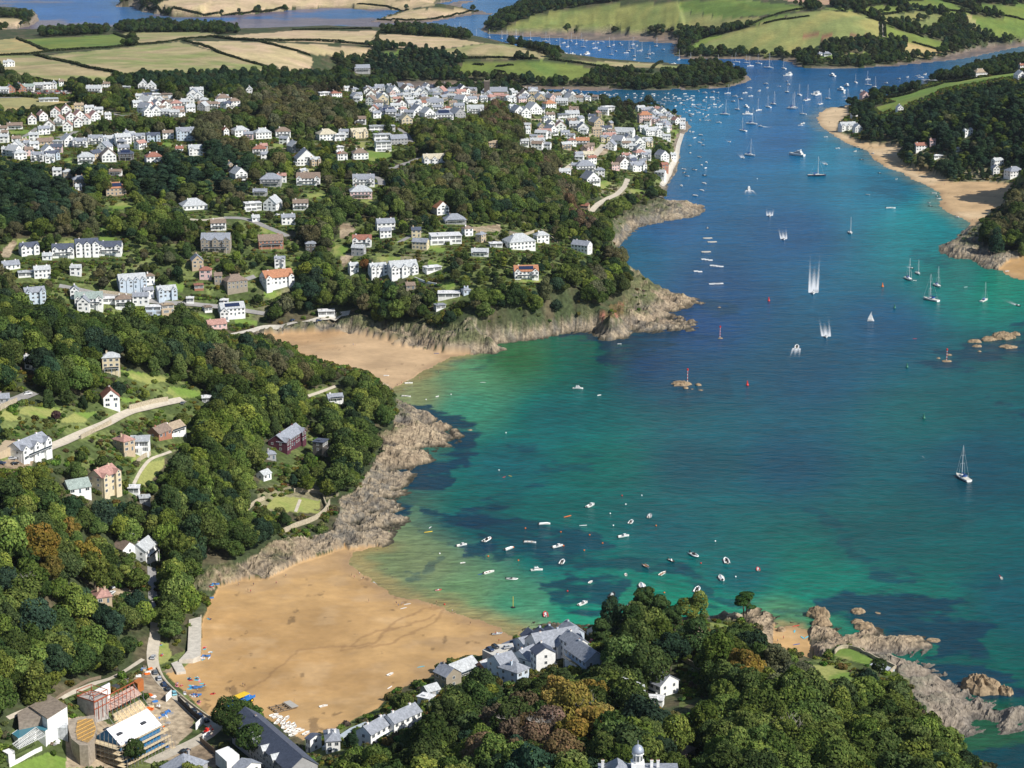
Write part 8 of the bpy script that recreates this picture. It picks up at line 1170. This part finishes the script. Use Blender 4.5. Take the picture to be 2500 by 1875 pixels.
FARW = [PL(2, (-50, 580), (1700, 590), (2250, 700), (2250, 900), (-50, 900)), PL(1, (-200, 560), (2300, 560), (2300, 760), (-200, 760)), PL(1, (740, 520), (900, 505), (1300, 500), (1600, 480), (2000, 500), (2212, 480), 2, (800, 480), (500, 530), (0, 600), 1, (1640, 640), (1200, 600), (740, 545)), PL(1, (430, 640), (850, 610), (850, 700), (700, 700), (430, 660)), PL(1, (740, 190), (800, 170), (1100, 158), (1400, 170), (1540, 215), (1390, 222), (1300, 205), (800, 218)), PL(1, (250, 225), (450, 200), (690, 200), (690, 218), (260, 242)), PL(1, (750, 255), (880, 255), (880, 300), (755, 300)), PL(1, (-50, 440), (180, 430), (100, 490), (60, 580), (0, 600)),
 PL(1, (220, 490), (310, 490), (310, 525), (230, 525)), PL(1, (400, 505), (450, 505), (440, 525)), PL(1, (-40, 90), (245, 95), (240, 150), (100, 185), (0, 195), (0, 180), (80, 160), (140, 140), (130, 120), (0, 115)), PL(2, (-40, 330), (250, 290), (430, 330), (740, 320), (800, 400), (740, 480), (860, 500), (1100, 510), (1300, 530), (1600, 530), (1700, 460), (2000, 480), (2200, 470), 3, (60, 420), (300, 420), (460, 500), (300, 565), (0, 580), 2, (1600, 575), (1100, 560), (800, 530), (190, 530), (0, 560)), PL(2, (250, 250), (460, 260), (460, 320), (250, 320)), PL(2, (270, 195), (500, 190), (830, 230), (830, 262), (600, 235), (270, 215)), PL(2, (1080, 280), (1300, 320), (1440, 370), (1400, 388), (1300, 365), (1100, 300)), PL(2, (1100, 378), (1250, 375), (1250, 392), (1100, 390)), PL(2, (1590, 460), (1700, 455), (1690, 500), (1590, 500)),
 PL(2, (900, 200), (940, 140), (1100, 60), (1300, 0), (1560, -40), (2000, -20), (1500, 50), (1300, 90), (1150, 140), (1050, 190), (950, 222)), PL(2, (1050, 185), (1400, 175), (1800, 190), (2212, 200), 3, (170, 195), (330, 150), (450, 150), (480, 180), (350, 210), (200, 250), (50, 310), 2, (2140, 355), (2150, 280), (2200, 250), (1700, 208), (1100, 215)), PL(3, (0, 315), (300, 335), (480, 320), (740, 350), (900, 340), (880, 400), (1100, 385), (1320, 375), (1450, 370), (1680, 320), (1900, 290), (1940, 320), (1700, 370), (1300, 425), (950, 440), (720, 425), (700, 385), (300, 372), (0, 360)), PL(3, (900, 290), (1080, 255), (1300, 240), (1440, 270), (1460, 310), (1400, 365), (1100, 355), (900, 340)), PL(3, (1600, 200), (1700, 130), (1830, 100), (1860, 190), (1980, 230), (2250, 250), (2250, 285), (1950, 300), (1700, 290)), PL(3, (1700, 0), (1880, 20), (2212, 90), (2212, 130), (1900, 60)), PL(3, (730, 30), (900, 40), (900, 70), (840, 75)), PL(3, (900, -5), (1400, 15), (1380, 35), (1050, 45)), PL(3, (1890, 0), (2212, -20), (2300, 20), (1950, 25)), PL(3, (1040, 560), (2400, 380), (2400, 700), (1040, 700)),
 PL(1, (780, -40), (1080, -10), (1000, 30), (900, 45), (780, 40)), PL(1, (900, 45), (1000, 38), (1160, 70), (1500, 85), (1900, 45), (1850, 75), (1300, 108), (1080, 100)), PL(2, (250, 120), (440, 128), (640, 112), (860, 62), (890, 70), (640, 125), (440, 138)), PL(2, (0, 20), (300, 40), (440, 60), (400, 72), (0, 45)), PL(2, (1320, 210), (600, 30), (640, 0), (700, 0))][:-1]
NOTREE = [PL(13, (560, 150), (1450, 380), (1450, 850), (600, 820)), PL(8, (1100, 600), (1660, 600), (1660, 800), (1560, 860), (1100, 900)), PL(9, (1600, 1330), (1700, 1400), (2400, 1300), (2400, 2400), (1960, 2400), (1850, 1800), (1760, 1600)), PL(9, (1100, 1020), (1500, 1150), (1560, 1330), (1300, 1260), (1080, 1120))]
trees = []; shrubs = []
def tooclose(x, y, h):                                # would this tree stand on, or hide, a house, lawn, road or beach?
    if ZI(x, y, zkeep): return True
    z = HT(x, y); hit = 0; R_ = h/1.6
    for a, b_ in ((0, .9), (.75, .8), (-.75, .8), (.5, 1.35), (-.5, 1.35), (0, 1.7), (0, .3), (.6, .3), (-.6, .3)):
        px, py = proj(x+a*R_, y, z+b_*R_+.3*R_); i, j = int(py/2), int(px/2)+20
        if 0 <= i < 980 and 0 <= j < 1320 and KM[i, j] > y+2: hit += 1
    return hit >= 2
yy = 610.0
while yy < 4700:
    sp = 8.2 if yy < 1150 else 7.8 if yy < 2300 else 9.0
    hw = yy*.275+40; xx = -hw+random.uniform(0, sp)
    while xx < hw:
        x = xx+random.uniform(-.42, .42)*sp; y = yy+random.uniform(-.42, .42)*sp; xx += sp
        z_ = ZI(x, y, zid); sd = ZI(x, y, sdist)
        if z_ not in (0,) or sd < 2.5: continue
        if ZI(x, y, zr): continue
        z = HT(x, y); px, py = proj(x, y, z)
        if px < -110 or px > 2610 or py > 2150 or py < -40: continue
        if any(in2(px, py, q) for q in NOTREE): continue
        gar = ZI(x, y, zg); far = y > 2350
        col = None; prob = 1
        for q, (cc, pr, poly) in enumerate(SPOT):
            if random.random() < pr and in2(px, py, poly): col = cc
        pine = any(in2(px, py, q) for q in PINESPOT) and random.random() < (.55 if y < 1500 else .7)
        R = random.choice((random.uniform(4.4, 6.6), random.uniform(5.4, 8.6)))*(1.06 if y < 1150 else 1)*(.9 if pine else 1)
        if y > 3000 and not far: R *= 1
        if gar:
            if random.random() < .12 or tooclose(x, y, R*1.1):
                if not ZI(x, y, zkeep) and random.random() < .8: shrubs.append((x, y, z, random.uniform(1.2, 2.6)))
                continue
            R *= random.uniform(.4, .72)
        elif tooclose(x, y, R*1.6) and (tooclose(x, y, 3.4*1.6) or ((R := 3.4*random.uniform(.8, 1.1)) < 0)):
            for _ in range(5):
                x2, y2 = x+random.uniform(-4.5, 4.5), y+random.uniform(-4.5, 4.5)
                if ZI(x2, y2, zid) == 0 and not ZI(x2, y2, zkeep): shrubs.append((x2, y2, HT(x2, y2), random.uniform(1.2, 2.8)))
            continue
        if sd < 12 and random.random() < .6: shrubs.append((x, y, z, random.uniform(1.2, 2.6))); continue
        if ZI(x, y, zf): continue
        if y > 2330 and px < 2030 and not any(in2(px, py+0*R, q) for q in FARW): continue
        if y > 2330: R *= .82; cyc = 1
        if col is None: col = random.choice((DK, MG_, MG_, DK, LG, MG_, BL) if y < 1400 else (DK, MG_, BR, (.07, .09, .03), MG_, LG, MG_, DK, BL)) if not far else random.choice((DK, BL, DK, (.04, .05, .024)))
        if far and col in (BR, MG_): col = (.045, .045, .026)
        j = random.uniform(.8, 1.5); hs = random.uniform(.9, 1.12); col = (col[0]*j*hs, col[1]*j, col[2]*j*random.uniform(.8, 1.2))
        lim = .13 if px < 1700 else .10
        k = random.choice((5, 6, 7)) if pine else random.choice((8, 9, 10)) if random.random() < .13 else random.choice((0, 1, 2, 3, 4))
        trees.append((x, y, z, R, k, col, px, py))
    yy += sp*.9
# hedges and bushes in every garden and along wood edges
for _ in range(70000):
    y = 1/random.uniform(1/2350., 1/640.); x = random.uniform(-.27, .27)*y
    if ZI(x, y, zg) and not ZI(x, y, zkeep) and ZI(x, y, zid) == 0 and ZI(x, y, sdist) > 2 and not tooclose(x, y, 1.2): shrubs.append((x, y, HT(x, y), random.uniform(.6, 1.7)))
for _ in range(20000):                                 # scrub on cliff tops and along the shore
    y = 1/random.uniform(1/2600., 1/640.); x = random.uniform(-.27, .27)*y; q = ZI(x, y, sdist)
    if 2 < q < 30 and (ZI(x, y, zid) == 0 and not ZI(x, y, zkeep) or ZI(x, y, zid) == 3 and q > 9 and ZI(x, y, Zg) > 7 and y > 1350 and random.random() < .8): shrubs.append((x, y, HT(x, y), random.uniform(.8, 2.2)))
for hx, hy, hw_, hd, hr in KEEP:                        # clipped hedges and borders round the plots
    if hy < 1000 or hy > 2300 or hw_ < 6: continue
    cs, sn = math.cos(hr), math.sin(hr)
    for y0 in (-hd/2-6.5-random.uniform(0, 4), hd/2+5, -hd/2-15):
        n_ = int((hw_+16)/1.25); off = random.uniform(-4, 4); rr = random.uniform(.9, 1.5)
        for i in range(n_):
            a = (i/n_-.5)*(hw_+16)+off; x, y = hx+cs*a-sn*y0, hy+sn*a+cs*y0
            if ZI(x, y, zid) == 0 and not ZI(x, y, zkeep): shrubs.append((x, y, HT(x, y)-.2, rr*random.uniform(.85, 1.15)))
def visible(x, y, z):
    px, py = proj(x, y, z)
    if not (-30 < px < 2530 and -20 < py < 1960): return False
    q = np.linspace(.8, .985, 26); X, Y = x*q, y*q; Z = HC+(z-HC)*q; return bool((Z > HTv(X, Y)).all())
cand = sorted([t for t in trees if visible(t[0], t[1], t[2]+t[3])], key=lambda t: -t[3]/t[1])
single = set(); cnt = {'p': 0, 'b': 0}; LIM = {'p': 140, 'b': 300}
for t in cand:
    kk = 'p' if 5 <= t[4] <= 7 else 'b'
    if cnt[kk] < LIM[kk]: cnt[kk] += 1; single.add(t)
TNM = {BR: 'brown'}
def tname(c):
    r, g_, b = c
    if r > g_*1.15: return 'russet brown' if r < .12 else 'golden orange'
    if r > g_*.95: return 'olive brown'
    return 'bright green' if g_ > .09 else 'mid green' if g_ > .052 else 'dark green'
def tplace(px, py):
    if py > 1330 and px > 1650: return 'on the lower-right slope, '+('bottom edge' if py > 1790 and px < 2080 else 'corner' if py > 1790 else 'seaward side' if px > 2050 else 'near the cove' if py < 1600 else 'middle')
    if py > 1330 and px > 700: return 'below the hotel, '+('bottom edge' if py > 1790 else 'by the cottages' if px < 1050 else 'right of the hotel' if py < 1600 and px > 1400 else 'around the rambling house' if px > 1400 else 'middle')
    if py > 1300: return 'left of near beach, '+('low down' if py > 1560 else 'higher up')+('' if px < 300 else ' roadside')
    if px < 500: return 'on the far-left slope'
    return 'on the headland'
for t in single:
    x, y, z, R, k, col, px, py = t; o = empty('pine_tree' if 5 <= k <= 7 else 'broadleaf_tree', (x, y, z), random.uniform(0, 6.28), (R*random.uniform(.9, 1.12), R*random.uniform(.9, 1.12), R*random.uniform(.85, 1.3)))
    lift = .3 if k < 5 else .25 if k < 8 else .05
    c = put('crown', CRO[k], o, (0, 0, lift)); c.color = (*col, 1); put('trunk', TRU[k], o, (0, 0, lift))
    tag(o, tname(col)+(' layered pine tree' if 5 <= k <= 7 else ' tall narrow tree' if k > 7 else ' round-crowned tree'), tplace(px, py), 'pine tree' if 5 <= k <= 7 else 'tree')
for px, py in BARES:
    L = land(px, py+18); o = empty('bare_tree', L, 1.0, 7.5); o2 = put('limbs', BARET, o, (0, 0, .75)); tag(o, 'pale leafless tree with bare branching limbs', 'among the green crowns', 'tree', 'bare trees')
def scatter(name, rows, protos, label, cat):
    me = bpy.data.meshes.new(name); V = np.array([r[:3] for r in rows], np.float32); me.vertices.add(len(V)); me.vertices.foreach_set('co', V.ravel())
    def at(n, ty, vals, f): a = me.attributes.new(n, ty, 'POINT'); a.data.foreach_set(f, np.asarray(vals, np.float32 if ty != 'INT' else np.int32).ravel())
    at('sca', 'FLOAT_VECTOR', [r[3] for r in rows], 'vector'); at('rotz', 'FLOAT', [r[4] for r in rows], 'value'); at('pick', 'INT', [r[5] for r in rows], 'value'); at('tint', 'FLOAT_COLOR', [(*r[6], 1) for r in rows], 'color')
    o = link(name, me); cl = bpy.data.collections.new(name+'_plants')
    for i, pm in enumerate(protos): q = bpy.data.objects.new('plant_%02d' % i, pm); cl.objects.link(q)
    gt = bpy.data.node_groups.new(name, 'GeometryNodeTree'); gt.interface.new_socket('Geometry', in_out='INPUT', socket_type='NodeSocketGeometry'); gt.interface.new_socket('Geometry', in_out='OUTPUT', socket_type='NodeSocketGeometry')
    A = lambda ty: gt.nodes.new(ty); gi, go = A('NodeGroupInput'), A('NodeGroupOutput'); m2p = A('GeometryNodeMeshToPoints'); iop = A('GeometryNodeInstanceOnPoints'); ci_ = A('GeometryNodeCollectionInfo')
    ci_.inputs['Collection'].default_value = cl; ci_.inputs['Separate Children'].default_value = True; ci_.inputs['Reset Children'].default_value = True; iop.inputs['Pick Instance'].default_value = True
    def na(n, ty): q = A('GeometryNodeInputNamedAttribute'); q.data_type = ty; q.inputs['Name'].default_value = n; return q.outputs['Attribute']
    cx = A('ShaderNodeCombineXYZ'); gt.links.new(na('rotz', 'FLOAT'), cx.inputs[2]); gt.links.new(gi.outputs[0], m2p.inputs[0]); gt.links.new(m2p.outputs[0], iop.inputs['Points']); gt.links.new(ci_.outputs[0], iop.inputs['Instance']); gt.links.new(na('pick', 'INT'), iop.inputs['Instance Index'])
    e2r = A('FunctionNodeEulerToRotation'); gt.links.new(cx.outputs[0], e2r.inputs[0]); gt.links.new(e2r.outputs[0], iop.inputs['Rotation'])
    gt.links.new(na('sca', 'FLOAT_VECTOR'), iop.inputs['Scale']); gt.links.new(iop.outputs[0], go.inputs[0])
    md = o.modifiers.new('plants', 'NODES'); md.node_group = gt; o['kind'] = 'stuff'; o['label'] = label; o['category'] = cat; return o
PR = [crown_mesh('massed_crown', 100+i, k, LEAF_I) for i, k in enumerate(KINDS)]
rows = []
for t in trees:
    if t in single: continue
    x, y, z, R, k, col, px, py = t; lift = (.3 if k < 5 else .25 if k < 8 else .05)*R
    rows.append((x, y, z+lift, (R, R, R*random.uniform(.9, 1.25)), random.uniform(0, 6.28), k, col))
scatter('woodland', rows, PR, 'dense mixed green and brown woodland covering the hillsides', 'woodland')
srows = [(x, y, z-.1, (r, r, r*random.uniform(.8, 1.3)), random.uniform(0, 6.28), random.choice((11, 12, 13)), tuple(v*random.uniform(.75, 1.35) for v in random.choice((MG_, LG, LG, DK, MG_, (.13, .13, .03), BR)))) for x, y, z, r in shrubs]
scatter('undergrowth', srows, PR, 'low green shrubs and scrub filling gardens and wood edges', 'shrubs')
print('TREES', len(trees), 'SHRUBS', len(shrubs), 'single', cnt)
# ------------------------------------------------ a thin summer haze over the whole estuary
b = MB().box(-4200, 4200, -900, 9000, -9, 420); hz = bpy.data.objects.new('haze', b.mesh('haze', [])); COL.objects.link(hz); hz['kind'] = 'stuff'; hz['label'] = 'faint blue summer haze'; hz['category'] = 'haze'
m = bpy.data.materials.new('haze'); m.use_nodes = True; t = m.node_tree; t.nodes.clear(); out = N(t, 'OutputMaterial'); v = N(t, 'VolumePrincipled'); v.inputs['Color'].default_value = (.75, .85, 1, 1); v.inputs['Density'].default_value = .000012; v.inputs['Anisotropy'].default_value = .2; t.links.new(v.outputs[0], out.inputs['Volume']); hz.data.materials.append(m)
finish_labels()
